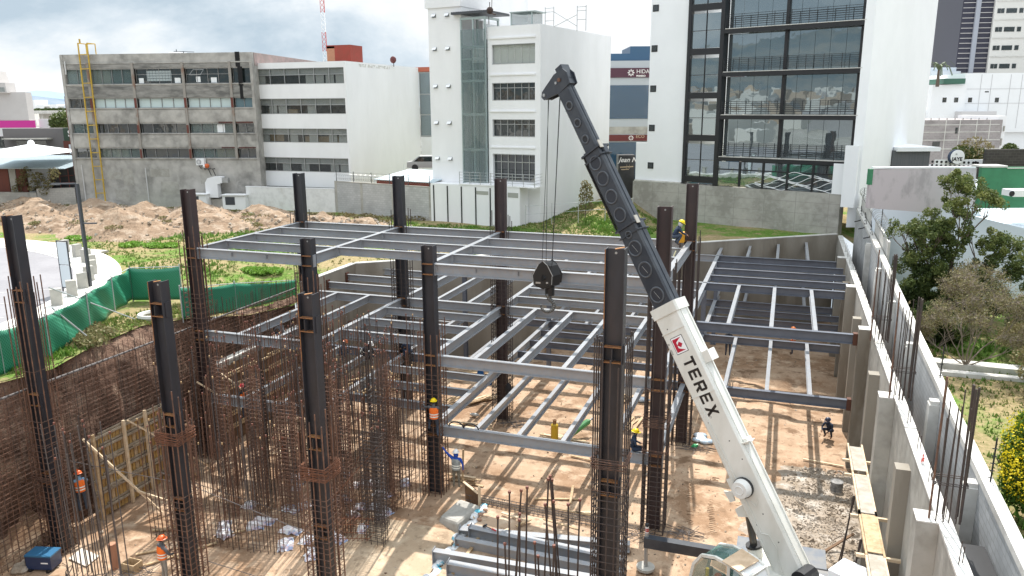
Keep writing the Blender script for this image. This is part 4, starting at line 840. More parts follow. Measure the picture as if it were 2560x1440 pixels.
p0 = AT(2343, 216, 118); p1 = AT(2347, 176, 118); build(MB().tube(p0, p1, .28, 7, .16), 'trunk', mat('bark', (.12, .09, .07), .9), pr)
b = MB()
for k in range(13):
 a = k * 2.4; q = [p1 + Vector((math.cos(a) * r_ * 2.1, math.sin(a) * r_ * 2.1, 1.3 * math.sin(r_ * 2.6) - .9 * r_ * r_ * (k % 3) * .8)) for r_ in (0, .35, .7, 1)]
 for i in range(3): b.bar(q[i], q[i + 1], .28 * (1 - i * .25), .03)
build(b, 'crown', mat('palm_leaf', (.10, .13, .07), .7), pr)
f = FD(2330, 90, 340, R(3)); b8 = empty('block_house', f.pt(6, 0, 0), 'unfinished grey concrete block building with a few dark openings in front of the white warehouse', 'building')
bkm = brickmat('mauve_block', (.36, .33, .33), (.31, .285, .285), (.42, .40, .39), .4, .2, .012, rot=(R(90), 0, 0))
b = MB(); f.bx(b, 2290, 300, 2500, 410, 0, -9); build(b, 'wall', bkm, b8)
b = MB(); f.box(b, f.S(2500), f.S(2520), 0, f.Z(2500, 290), -.3, -8); build(b, 'side_wall', M['white'], b8)
b = MB()
for y in (312, 330, 350, 372): f.bx(b, 2290, y - 1, 2499, y + 1, .03, 0, y)
for x in (2360, 2395, 2437, 2470): f.bx(b, x - 1, 300, x + 1, 400, .035, 0)
build(b, 'concrete_band', M['concW'], b8)
for x0, y0, x1, y1 in ((2388, 319, 2394, 334), (2331, 354, 2349, 366), (2436, 356, 2442, 366), (2470, 357, 2475, 370)):
 b = MB(); f.bx(b, x0, y0, x1, y1, .05, .0); build(b, 'opening', M['glassdk'], b8)
b = MB()
for k in range(8): f.bar(b, f.S(2330 + k * 20), f.Z(2400, 300), f.S(2330 + k * 20), f.Z(2400, 295), -.2, .06)
build(b, 'rebar_stub', M['rebarD'], b8)
b = MB()
for (xa, xb, ya, yb) in ((2508, 2511, 318, 332), (2515, 2518, 315, 328), (2503, 2507, 348, 366), (2511, 2515, 346, 364)): f.box(b, f.S(xa), f.S(xb), f.Z(xa, yb), f.Z(xa, ya), -.29, -.2)
build(b, 'window', M['conc'], b8)
f = FD(2400, 62, 400); pfn = empty('perforated_fence', f.pt(0, 0, 0), 'white fence panel with rows of black round holes under the round sign', 'fence')
b = MB(); f.bx(b, 2337, 399, 2463, 420, 0, -.1); f.bx(b, 2444, 399, 2462, 445, .01, -.08); build(b, 'panel', M['white2'], pfn)
b = MB()
for k in range(11):
 for j in range(2):
  x = 2343 + k * 11.5; y = 404 + j * 9 + k * .3; c = f.pt(f.S(x), f.Z(x, y), .012); b.tube(c, c + f.n * .01, .10, 8)
for j in range(4): c = f.pt(f.S(2452), f.Z(2452, 406 + j * 10), .03); b.tube(c, c + f.n * .01, .11, 8)
build(b, 'hole', M['blackM'], pfn)
sgn = empty('round_sign', f.pt(f.S(2394), f.Z(2394, 400)), 'round white shop sign lettered JAYE standing above the perforated white fence', 'sign')
c = f.pt(f.S(2396), f.Z(2396, 391), .3); b = MB(); b.tube(c, c + f.n * .25, .54, 28); build(b, 'disc', M['white2'], sgn); b = MB(); b.tube(c - RD * .06 - f.n * .1, c - RD * .06 + f.n * .18, .56, 28); build(b, 'rim', mat('navy_rim', (.03, .05, .10), .5), sgn)
text_mesh('sign_lettering', 'JAYE', .40, c + f.n * .27 - RD * .44 - Vector((0, 0, .30)), RD, (0, 0, 1), M['blackM'], sgn, bold=.012)
text_mesh('sign_lettering', 'EL', .16, c + f.n * .27 - RD * .2 + Vector((0, 0, .16)), RD, (0, 0, 1), M['blackM'], sgn)
b = MB(); b.tube(f.pt(f.S(2384), f.Z(2384, 410), .2), f.pt(f.S(2386), f.Z(2386, 385), .2), .05, 6); build(b, 'post', M['dgrey'], sgn)
f = FD(2520, 60, 400); b = MB(); f.bx(b, 2466, 373, 2700, 412, 0, -.4); f.box(b, f.S(2466), f.S(2700), 0, f.Z(2500, 410), 0, -.4); build(b, 'block_wall', brickmat('dark_block', (.075, .07, .065), (.055, .05, .05), (.10, .10, .09), rot=(R(90), 0, 0)), label='dark brown block wall above the green wall at the right edge', cat='wall')
f = FD(2330, 66, 400); ws = empty('workshop', f.pt(0, 0, 0), 'dark grey corrugated workshop with a white flat roof beside the tall white wall', 'building')
b = MB(); f.bx(b, 2240, 378, 2347, 368, .3, -6); build(b, 'roof', M['white2'], ws); b = MB(); f.box(b, f.S(2240), f.S(2335), 2, f.Z(2320, 376), 0, -5); build(b, 'wall', mat('dark_cladding', (.09, .10, .11), .6, var=(.13, .13, .14), scale=3, amt=.8, stretch=(6, 6, .1)), ws)
F6 = Fr((19.34, 17.0), (5.5, -4.84)); nb_ = empty('neighbour_house', F6.pt(4, 0, -1), 'low neighbouring building with a smooth pale blue wall below a pinkish parapet', 'building')
b = MB(); o = F6
b.hexa([o.pt(0, -1, 0), o.pt(14, -1, 0), o.pt(14, -1, -.4), o.pt(0, -1, -.4), o.pt(-.1, 4.85, 0), o.pt(14, 3.15, 0), o.pt(14, 3.15, -.4), o.pt(-.1, 4.85, -.4)]); build(b, 'wall', M['whiteB'], nb_)
b = MB(); b.hexa([o.pt(-.1, 4.85, -.4), o.pt(14, 3.15, -.4), o.pt(16, 3.6, -9), o.pt(1, 5.2, -9), o.pt(-.1, 4.9, -.4), o.pt(14, 3.2, -.4), o.pt(16, 3.7, -9), o.pt(1, 5.3, -9)]); build(b, 'roof', M['whiteB'], nb_)
f = FD(2300, 46, 440); pk_ = mat('pink_stained_wall', (.50, .45, .47), .9, var=(.34, .31, .32), scale=1.2, amt=.8, stretch=(1, 1, .5), lo=.48, hi=.62)
b = MB(); b.hexa([f.pt(f.S(2190), f.Z(2190, 520), 0), f.pt(f.S(2470), f.Z(2470, 540), 0), f.pt(f.S(2470), f.Z(2470, 540), -.3), f.pt(f.S(2190), f.Z(2190, 520), -.3), f.pt(f.S(2190), f.Z(2190, 424), 0), f.pt(f.S(2455), f.Z(2455, 415), 0), f.pt(f.S(2455), f.Z(2455, 415), -.3), f.pt(f.S(2190), f.Z(2190, 424), -.3)]); build(b, 'parapet', pk_, nb_)
b = MB(); f.box(b, f.S(2188), f.S(2196), f.Z(2190, 462), f.Z(2190, 423), .01, -.35); build(b, 'green_end', mat('green_wall_paint', (.05, .22, .11), .8, var=(.04, .16, .08), scale=1.5, amt=.6), nb_)
b = MB(); f.box(b, f.S(2196), f.S(2455), f.Z(2300, 421), f.Z(2300, 417), .012, -.31); build(b, 'coping', M['white'], nb_)
f = FD(2500, 43, 440); gwl = empty('green_wall', f.pt(0, 0, 0), 'bright green painted wall at the right edge above the pale blue wall', 'wall')
b = MB(); f.bx(b, 2450, 418, 2700, 520, 0, -.3); build(b, 'wall_panel', mat('green_wall_paint', (.05, .22, .11), .8), gwl)
b = MB(); f.bx(b, 2455, 414, 2518, 418.5, .05, -1); f.bx(b, 2518, 419, 2700, 421, .05, -.35); build(b, 'coping', M['concW'], gwl)
tk = empty('water_tank', F6.pt(8.5, 0, 4), 'white air conditioning unit on the pale blue roof at the right edge', 'air conditioner'); b = MB(); f = FD(2545, 40, 480); f.bx(b, 2534, 476, 2600, 492, 0, -1); build(b, 'casing', M['white2'], tk); b = MB(); c = f.pt(f.S(2555), f.Z(2555, 484), .02); b.torus(c, .12, .03, f.n, 12, 4); b.tube(c, c + f.n * .01, .1, 10); build(b, 'fan', M['blackM'], tk)
# left background
f = FD(50, 150, 250); c1 = empty('corner_building', f.pt(0, 0, 0), 'large blank pale grey building with a curved roof tower at the left edge', 'building')
b = MB(); f.bx(b, -200, 231, 68, 305, 0, -2); f.box(b, f.S(-200), f.S(75), -2, f.Z(60, 300), 0, -2); build(b, 'wall', mat('pale_tiled_wall', (.52, .50, .49), .8, var=(.48, .46, .45), scale=.2, amt=1), c1)
b = MB(); pr_ = [(f.S(-120), f.Z(0, 232)), (f.S(36), f.Z(30, 232)), (f.S(34), f.Z(30, 207)), (f.S(22), f.Z(20, 207)), (f.S(16), f.Z(10, 178)), (f.S(2), f.Z(0, 186)), (f.S(-40), f.Z(-40, 195)), (f.S(-120), f.Z(-100, 200))]
b.prism(pr_, f.pt(0, 0, 1), f.d, (0, 0, 1), -f.n * 3); build(b, 'roof_tower', mat('pale_tiled_wall', (.52, .50, .49), .8), c1)
b = MB(); f.bx(b, -100, 219, 20, 230, 1.05, .98); build(b, 'window', M['glassgr'], c1)
b = MB(); q = [f.pt(f.S(2 + i * .7), f.Z(10, 208 + 3.2 * math.sin(i * .9 + 2.2) * (1 - i / 34)) , 1.12) for i in range(31)]; b.path(q, .07, 4); q = [f.pt(f.S(10 + 4 * math.cos(a * .5)), f.Z(10, 206 + 6 * math.sin(a * .5)), 1.12) for a in range(2, 10)]; b.path(q, .09, 4); build(b, 'script_lettering', mat('dull_letter', (.40, .38, .37), .6), c1)
f = FD(40, 110, 310); mg_ = mat('magenta_fascia', (.52, .02, .26), .5); c2 = empty('shop_building', f.pt(0, 0, 0), 'shop building with a long bright magenta fascia at the left edge', 'building')
b = MB(); f.bx(b, -200, 302, 86, 320, 0, -.3); build(b, 'fascia', mg_, c2); b = MB(); f.bx(b, -200, 320, 95, 345, -.01, -2); f.bx(b, 88, 298, 110, 330, -1, -2); f.box(b, f.S(-200), f.S(115), -2, f.Z(0, 344), -.01, -2); build(b, 'wall', mat('offwhite_shop', (.60, .60, .61), .8), c2)
f = FD(90, 92, 350); c3 = empty('shop_building', f.pt(0, 0, 0), 'dark grey box shaped shop with a long dark window and a thin canopy', 'building')
b = MB(); f.bx(b, 10, 321, 165, 384, 0, -2); f.box(b, f.S(10), f.S(185), -1, f.Z(90, 380), -.01, -2); build(b, 'wall', mat('taupe_wall', (.14, .13, .13), .8), c3)
b = MB(); f.bx(b, 44, 352, 118, 382, .04, -.1); f.bx(b, -60, 341, 9, 370, .04, -.1); build(b, 'window', M['glassdk'], c3); b = MB(); f.bx(b, 20, 345, 132, 348, 1.2, .0); build(b, 'canopy', M['conc'], c3)
b = MB(); f.bx(b, 159, 320, 190, 352, .05, -3); build(b, 'sign_panel', mat('dark_green_sign', (.02, .045, .025), .5), c3)
text_mesh('sign_lettering', 'Sa', 1.0, f.pt(f.S(165.5), f.Z(170, 341), .08), f.d, (0, 0, 1), wsg, c3, bold=.02)
b = MB(); f.bx(b, 160, 352, 190, 384, .02, -3); build(b, 'red_side', M['redpaint'], c3); b = MB(); f.bx(b, 174, 361, 184, 384, .06, .02); build(b, 'door', M['whiteB'], c3)
f = FD(60, 80, 380); tn = empty('tent', f.pt(0, 0, 0), 'white peaked canvas tent roof behind the corrugated sheds', 'tent')
b = MB(); zt = f.Z(54, 362); a_, c_ = f.S(-60), f.S(118); zb_2 = f.Z(50, 386); m_s = f.S(54)
b.v = [tuple(q) for q in (f.pt(a_, zb_2, 4), f.pt(c_, zb_2, 4), f.pt(c_, zb_2, -6), f.pt(a_, zb_2, -6), f.pt(m_s - .3, zt, -1), f.pt(m_s + .3, zt, -1), f.pt((a_ + m_s) / 2, zb_2 + (zt - zb_2) * .42, 1.5), f.pt((c_ + m_s) / 2, zb_2 + (zt - zb_2) * .42, 1.5))]
b.f = [(0, 6, 4, 3), (0, 1, 7, 6), (6, 7, 5, 4), (1, 2, 5, 7), (2, 3, 4, 5), (0, 3, 2, 1)]; b.m = [0] * 6; build(b, 'canvas', M['white2'], tn)
b = MB(); b.sphere(f.pt(m_s, zt + .1, -1), .35, 8, 4); build(b, 'finial', M['white2'], tn)
Fs = Fr((-69, 26), (.976, .218)) ; FS0 = Fr((-56.0, 24.5), (.976, .218)); sh_ = empty('shed', (-61, 27, .3), 'low shed of rusty red and grey corrugated sheets with a blue grey tin roof', 'shed')
cor = mat('corrugated_roof', (.50, .58, .62), .5, var=(.40, .48, .52), scale=3, amt=.6, stretch=(5, .3, .3), metal=.2)
b = MB(); zz0, zz1 = 4.25, 5.15
for k in range(60): s0 = -16 + k * .255; b.hexa([FS0.pt(s0, zz0 - .06, .55), FS0.pt(s0 + .13, zz0 - .06, .55), FS0.pt(s0 + .13, zz1 - .06, -6.5), FS0.pt(s0, zz1 - .06, -6.5), FS0.pt(s0, zz0 + .02, .55), FS0.pt(s0 + .13, zz0 + .02, .55), FS0.pt(s0 + .13, zz1 + .02, -6.5), FS0.pt(s0, zz1 + .02, -6.5)])
b.hexa([FS0.pt(-16, zz0 - .05, .56), FS0.pt(-.7, zz0 - .05, .56), FS0.pt(-.7, zz1 - .05, -6.5), FS0.pt(-16, zz1 - .05, -6.5), FS0.pt(-16, zz0 - .03, .56), FS0.pt(-.7, zz0 - .03, .56), FS0.pt(-.7, zz1 - .03, -6.5), FS0.pt(-16, zz1 - .03, -6.5)])
build(b, 'roof', cor, sh_)
red2 = mat('rust_red_sheet', (.15, .035, .02), .7, var=(.09, .03, .02), scale=3, amt=.7, stretch=(4, 4, .2))
b = MB(); FS0.box(b, -16, -7.6, .3, 4.2, .0, -.1); FS0.box(b, -6.7, -5.6, .3, 4.2, 0, -.1); build(b, 'red_sheeting', red2, sh_)
b = MB(); FS0.box(b, -5.4, -2.9, 1.6, 4.15, .02, -.1); build(b, 'grey_sheeting', mat('grey_sheet', (.42, .43, .45), .6, var=(.33, .34, .36), scale=3, amt=.7, stretch=(8, 8, .15)), sh_)
b = MB(); FS0.box(b, -7.5, -6.75, .3, 4.2, .02, -.2); build(b, 'pillar', M['conc'], sh_)
b = MB(); FS0.box(b, -2.9, -.25, 1.4, 4.3, -.3, -.4); FS0.box(b, -16, -.25, .3, 4.0, -6, -6.2); build(b, 'dark_back', M['blackM'], sh_)
b = MB();
for s_ in (-2.85, -1.9, -.9): FS0.bar(b, s_, 1.4, s_ + .05, 4.2, -.1, .06)
for z in (1.7, 2.6, 3.3): FS0.bar(b, -2.9, z, -.3, z + .2, -.1, .05)
build(b, 'red_frame', M['redpaint'], sh_)
blk = brickmat('pale_block_l', (.50, .48, .44), (.44, .42, .39), (.36, .35, .32), .4, .2, .015, rot=(R(90), 0, 0))
def bwall(P0, P1, z1, m, label, name='block_wall', th=.2, piers=None, z0=-.2, cap=None):
 d = Vector(P1) - Vector(P0); fr = Fr(P0, d); root = empty(name, (P0[0], P0[1], .2), label, 'wall'); b = MB(); fr.box(b, 0, d.length, z0, z1, 0, -th); build(b, 'wall_panel', m, root)
 for s_ in piers or []: b = MB(); fr.box(b, s_ - .15, s_ + .15, z0, z1 + .05, .01, -th - .01); build(b, 'pier', M['conc'], root)
 b = MB(); fr.box(b, -.01, d.length + .01, z1 + .003, z1 + .08, .02, -th - .02); build(b, 'coping', cap or M['conc'], root); return fr, root
bwall((-75, 19.8), (-59.3, 22.4), 1.75, blk, 'low stained block wall with creepers at the far left below the sheds', piers=(5, 10, 15)); bwall((-59.2, 22.4), (-56.2, 24.35), 2.15, blk, 'short block wall stub against the corner of the derelict concrete block')
bwall((-41.3, 27.2), (-37.45, 27.75), 1.15, M['raw'], 'low weathered concrete wall between the derelict block and the white garden wall', 'garden_wall')
wst = mat('stained_white_wall', (.74, .74, .73), .9, var=(.52, .50, .47), scale=.8, amt=.6, lo=.52, hi=.68, second=(.45, .45, .44), s2=2.2, a2=.3)
bwall((-37.4, 27.75), (-27.35, 28.08), 2.5, wst, 'stained white garden wall in front of the white office block', 'garden_wall', cap=M['white'])
fr_, bw_ = bwall((-27.3, 28.06), (-15.85, 25.6), 3.25, brickmat('grey_block_b', (.50, .50, .50), (.43, .43, .43), (.36, .36, .355), .4, .2, .014, rot=(R(90), 0, 0)), 'tall grey concrete block wall with razor wire between the white buildings', piers=(.15, 3.4, 7.2, 11.5))
b = MB(); q = []
for i in range(420): t = i / 419; a = t * 40 * 2 * math.pi; q.append(fr_.pt(.2 + 11.3 * t, 3.75 + .3 * math.sin(a), -.1 + .3 * math.cos(a)))
b.path(q, .012, 3); build(b, 'razor_wire_coil', M['alum'], bw_); b = MB()
for s_ in (.2, 2.4, 4.6, 6.8, 9.0, 11.4): b.bar(fr_.pt(s_, 3.3, -.1), fr_.pt(s_, 4.3, -.1), .05)
for z in (3.6, 3.9, 4.2): fr_.bar(b, .2, z, 11.4, z, -.1, .015)
build(b, 'wire_post', M['dgrey'], bw_)
b = MB(); fr_.box(b, 4.9, 11.6, 2.7, 3.6, -.5, -4); lt = empty('lean_to', (-19, 28, .2), 'red boarded lean-to with a pale corrugated roof behind the grey block wall', 'shed'); build(b, 'red_boarding', mat('orange_red_board', (.33, .07, .04), .7), lt)
b = MB(); b.hexa([fr_.pt(4.7, 3.62, -.3), fr_.pt(11.7, 3.62, -.3), fr_.pt(11.7, 4.3, -4.5), fr_.pt(5.6, 4.3, -4.5), fr_.pt(4.7, 3.68, -.3), fr_.pt(11.7, 3.68, -.3), fr_.pt(11.7, 4.36, -4.5), fr_.pt(5.6, 4.36, -4.5)]); build(b, 'roof', cor, lt)
du = empty('ventilation_duct', F1.pt(15.5, .3, .8), 'white bent ventilation duct rising beside the derelict concrete block', 'duct'); b = MB()
pr2 = [(14.6, 1.4), (14.6, 2.9), (14.9, 3.35), (15.5, 3.5), (16.4, 3.5), (16.4, 2.9), (15.9, 2.75), (15.9, 1.4)]; b.prism([(s_, z) for s_, z in pr2], F1.pt(0, 0, .9), F1.d, (0, 0, 1), -F1.n * .7); build(b, 'duct', M['white'], du); b = MB(); F1.box(b, 16.4, 17.0, 2.9, 3.35, .8, .4); build(b, 'duct_outlet', M['alum'], du)
for (s0, s1, z1, l_) in ((12.6, 14.9, 1.75, 'low white metal plant box with a dark louvre at the foot of the derelict block'), (16.6, 19.0, 1.7, 'white kiosk with a dark square opening next to the garden wall')):
 k = empty('plant_box', F1.pt(s0, .3, 1.5), l_, 'plant box'); b = MB(); F1.box(b, s0, s1, .2, z1, 1.5, .5); F1.box(b, s0 - .1, s1 + .1, z1, z1 + .08, 1.65, .4); build(b, 'casing', M['white'], k)
 b = MB(); F1.box(b, s0 + .3, s0 + (1.5 if s0 < 15 else 1.3), .75, z1 - .15, 1.505, 1.52); build(b, 'louvre', M['dgrey'], k)
b = MB(); F1.box(b, .6, 4.6, .5, .58, 1.6, .2); build(b, 'tin_sheet', M['white'], label='white sheet lying at the foot of the yellow ladder', cat='sheet')
for k, (x, y, D, c_, lab) in enumerate(((1072, 378, 105, 'white', 'white car parked in the gap between the white office block and the tower'), (1070, 418, 78, 'alum', 'silver car parked lower in the gap between the white office block and the tower'))):
 f = FD(x, D, y); r0 = empty('parked_car', f.pt(0, f.Z(x, y + 9)), lab, 'car'); z0 = f.Z(x, y + 9)
 b = MB(); b.prism([(-2.1, .3), (2.1, .3), (2.15, .75), (1.5, .9), (.9, 1.45), (-.9, 1.45), (-1.6, .92), (-2.1, .85)], f.pt(0, z0, 0), f.d, (0, 0, 1), -f.n * 1.7); build(b, 'body', M[c_], r0)
 b = MB(); b.prism([(1.3, .92), (.85, 1.38), (-.85, 1.38), (-1.4, .92)], f.pt(0, z0, .02), f.d, (0, 0, 1), f.n * .01); build(b, 'side_window', M['glassdk'], r0)
 for sx in (-1.3, 1.3): b = MB(); b.tube(f.pt(sx, z0 + .32, .03), f.pt(sx, z0 + .32, -.2), .33, 12); build(b, 'wheel', M['blackM'], r0)
f = FD(1080, 120, 330); b = MB(); f.bx(b, 1040, 315, 1110, 352, 0, -8); build(b, 'warehouse', mat('taupe_store', (.36, .34, .33), .8), label='long taupe warehouse seen in the gap between the two white buildings', cat='building')
f = FD(1080, 118, 280); b = MB(); f.bx(b, 1045, 270, 1110, 285, 0, -8); build(b, 'warehouse', M['dgrey'], label='dark flat roofed hall seen high in the gap between the two white buildings', cat='building')
f = FD(120, 260, 290); fl_ = empty('flyover', f.pt(0, 0), 'distant concrete flyover on square piers left of the derelict block', 'bridge'); b = MB(); f.bx(b, 30, 277, 240, 284, 0, -9); build(b, 'deck', M['concW'], fl_)
for x in (95, 150, 205): b = MB(); f.bx(b, x - 5, 284, x + 5, 310, -2, -7); build(b, 'pier', M['concW'], fl_)
f = FD(100, 420, 270); rr = random.Random(11)
for k, (x0, x1, y0, y1, m) in enumerate(((70, 88, 250, 275, 'white2'), (92, 110, 262, 276, 'white2'), (112, 122, 266, 276, 'conc'), (124, 142, 261, 275, 'white2'), (146, 158, 266, 276, 'concW'), (160, 176, 263, 276, 'whiteB'))):
 b = MB(); f.bx(b, x0, y0, x1, y1, 0, -12); f.bx(b, x0 + 1, y0 + 2, x1 - 1, y0 + 4, .05, 0, y0 + 3); build(b, 'city_building', M[m], label=['white stepped', 'low white', 'small grey', 'wide white', 'small pale', 'pale blue'][k] + ' building in the far city strip, ' + ['first', 'second', 'third', 'fourth', 'fifth', 'sixth'][k] + ' from the left', cat='building', group='far city buildings')
def hillmesh(D, y0, hs, x0, x1, name, m):
 b = MB(); n = 60; f = FD((x0 + x1) / 2, D, 250)
 for i in range(n + 1):
  x = x0 + (x1 - x0) * i / n; h = hs(x) + 1.2 * nz(x * .05, D) + .6 * nz(x * .2, D); s_ = f.S(x); b.v.append(tuple(f.pt(s_, -6, D * .08))); b.v.append(tuple(f.pt(s_, max(-4, f.Z(x, h)), 0))); b.v.append(tuple(f.pt(s_, -6, -D * .3)))
 for i in range(n): a = i * 3; b.f += [(a, a + 3, a + 4, a + 1), (a + 1, a + 4, a + 5, a + 2)]; b.m += [0, 0]
 build(b, name, m, kind='structure', smooth=True)
hillmesh(5200, 0, lambda x: 262 - 36 * math.exp(-((x - 110) / 110) ** 2) - 6 * math.exp(-((x - 1050) / 300) ** 2), -500, 1300, 'hills', mat('hazed_far_hill', (.25, .34, .43), 1.0, var=(.28, .37, .45), scale=.003, amt=1, spec=0))  # blue of the distant haze is put into the hill colour
hillmesh(3300, 0, lambda x: 268 - 30 * math.exp(-((x - 85) / 60) ** 2), -500, 900, 'hills', mat('hazed_near_hill', (.17, .22, .28), 1.0, var=(.23, .27, .32), scale=.006, amt=1, spec=0))  # haze painted into this nearer ridge's colour as well
# steel columns (H section) and their cages
ROWN = {'A': 'front', 'B': 'middle', 'C': 'back'}; COLN = {1: 'leftmost', 2: 'second', 3: 'third', 4: 'rightmost'}
HT = {('A', 1): 6.7, ('A', 2): 4.74, ('A', 3): 4.74, ('A', 4): 6.7}
for c in (1, 2, 3, 4): HT[('B', c)] = 4.75 if c in (2, 3) else 6.73; HT[('C', c)] = 6.73
def column(r, c):
 x, y, top = GX[c], GY[r], HT[(r, c)]; W_, F_ = .54, .40; m = M['millbrown'] if (r, c) in (('C', 3), ('B', 4), ('C', 4), ('B', 1)) else M['mill']
 root = empty('steel_column', (x, y, ZG), f'tall dark H section steel column, {COLN[c]} of the {ROWN[r]} row' + (', short with a cut top' if top < 5 else ''), 'column', 'dark steel columns of the frame')
 build(MB().box(x - W_ / 2 + .03, x + W_ / 2 - .03, y - .02, y + .005, ZG - .1, top), 'web', m, root)
 for sx in (-1, 1):
  a = x + sx * W_ / 2; build(MB().box(a - .028 if sx > 0 else a, a if sx > 0 else a + .028, y - F_ / 2, y + F_ / 2, ZG - .1, top + (.0 if sx < 0 else .02)), 'flange', m, root)
  build(MB().box(a - .028 if sx > 0 else a, a if sx > 0 else a + .028, y - F_ / 2 - .006, y - F_ / 2 - .001, top - 2.2 if r == 'A' else top - .5, top), 'rusty_edge', M['weld'], root) if sx < 0 and r == 'A' else None
 b = MB(); b.tube((x, y - .022, top - .12), (x, y - .028, top - .12), .035, 10); build(b, 'bolt_hole', M['alum'], root)
 if r == 'A':
  b = MB(); b.bar((x + W_ / 2 - .26, y - F_ / 2, top + .02), (x + W_ / 2 - .02, y - F_ / 2 + .05, top + .07), .05, .02); build(b, 'top_tab', mat('bare_orange_edge', (.55, .28, .12), .7), root)
 lv = [z for z in (ZU, ZM, ZL) if z < top - .2]
 for z in lv:
  for dz in (0, -.44):
   build(MB().box(x - W_ / 2 + .03, x + W_ / 2 - .03, y - F_ / 2 - .005, y - .021, z + dz - .025, z + dz), 'stiffener', M['weld'], root)
  if r == 'A': b = MB(); b.box(x - .015, x + .015, y - F_ / 2 - .10, y - .021, z - .40, z - .045); [b.tube((x - .02, y - F_ / 2 - .05, z - .12 - k * .08), (x + .02, y - F_ / 2 - .05, z - .12 - k * .08), .012, 6) for k in range(4)]; build(b, 'shear_tab', M['mill'], root)
  for sx in (-1, 1):
   b = MB(); a = x + sx * W_ / 2; b.box(a, a + sx * .03, y - .11, y + .11, z - .5, z + .04); build(b, 'end_plate', M['beam'] if r != 'A' else m, root)
for r in 'ABC':
 for c in (1, 2, 3, 4): column(r, c)
# cages: proto bar and tie meshes are shared
def barmesh(h, r=.016, cap=False, n=5):
 b = MB(); b.tube((0, 0, 0), (0, 0, h), r, n); return b
_bm = {}
def vbar(parent, x, y, z0, h, r=.016, m='rebar', cap=None, lean=0.0, name='vertical_bar'):
 key = (round(h, 1), r, m, cap)
 if key not in _bm:
  b = MB(); b.k = 0; b.tube((0, 0, 0), (0, 0, key[0]), r, 6); mats = [M[m]]
  if cap: b.tube((0, 0, key[0] - .05), (0, 0, key[0] + .03), r * 1.8, 7, mi=1); mats.append(M[cap])
  _bm[key] = b.mesh(name, mats)
 o = put(name, _bm[key], parent, (x, y, z0));
 if lean: o.rotation_euler = (rnd.gauss(0, lean), rnd.gauss(0, lean), 0)
 return o
def tiemesh(wx, wy, r=.009, m='rebar', hook=True, rag=0.0):
 key = ('tie', wx, wy, r, m, rag)
 if key not in _bm:
  q = [(-wx / 2, -wy / 2, 0), (wx / 2, -wy / 2, 0), (wx / 2, wy / 2, 0), (-wx / 2, wy / 2, 0), (-wx / 2, -wy / 2, 0)]
  b = MB(); b.path(q, r, 5); b.tube((-wx / 2, -wy / 2, 0), (-wx / 2 + .1, -wy / 2 + .1, .02), r, 5); _bm[key] = b.mesh('tie', [M[m]])
 return _bm[key]
def cage(x, y, z0, wx, wy, nxb, nyb, htop, ties, label, group, r=.016, m='rebar', cap=None, hv=.4, tr=.009, lean=0.0, at=None):
 """ties = list of z; htop = mean bar top z"""
 root = empty('rebar_cage', (x, y, z0), label, 'rebar cage', group)
 per = [(-wx / 2 + wx * i / (nxb - 1), s * wy / 2) for i in range(nxb) for s in (-1, 1)] + [(s * wx / 2, -wy / 2 + wy * j / (nyb - 1)) for j in range(1, nyb - 1) for s in (-1, 1)]
 for (bx, by) in per: vbar(root, bx * .97, by * .97, 0, round(htop - z0 + rnd.uniform(-hv, hv) * .5, 1), r, m, cap, lean)
 for z in ties:
  o = put('tie', tiemesh(wx, wy, tr, m), root, (rnd.uniform(-.01, .01), rnd.uniform(-.01, .01), z - z0)); o.rotation_euler = (rnd.gauss(0, .012), rnd.gauss(0, .012), rnd.gauss(0, .02))
 return root
def zr(a, b, st):
 o = []; z = a
 while z < b: o.append(z + rnd.uniform(-.02, .02)); z += st
 return o
gcg = 'rebar cages round the steel columns'
CG = {('A', 1): (4.1, zr(ZG, -.8, .24)), ('A', 2): (.5, zr(ZG, -2.9, .22)), ('A', 3): (.7, zr(ZG, -2.1, .22)), ('A', 4): (3.9, zr(ZG, .2, .24)),
 ('B', 1): (4.6, zr(ZG, 2.1, .24)), ('B', 2): (3.1, zr(ZG, -1.0, .24)), ('B', 3): (1.2, zr(ZG, -.7, .22)), ('B', 4): (4.2, zr(ZG, -3.2, .21)),
 ('C', 1): (4.5, zr(ZG, 1.2, .26)), ('C', 2): (4.6, zr(ZG, 1.7, .24)), ('C', 3): (4.7, zr(ZG, 1.7, .22)), ('C', 4): (4.2, zr(ZG, -1.6, .24))}
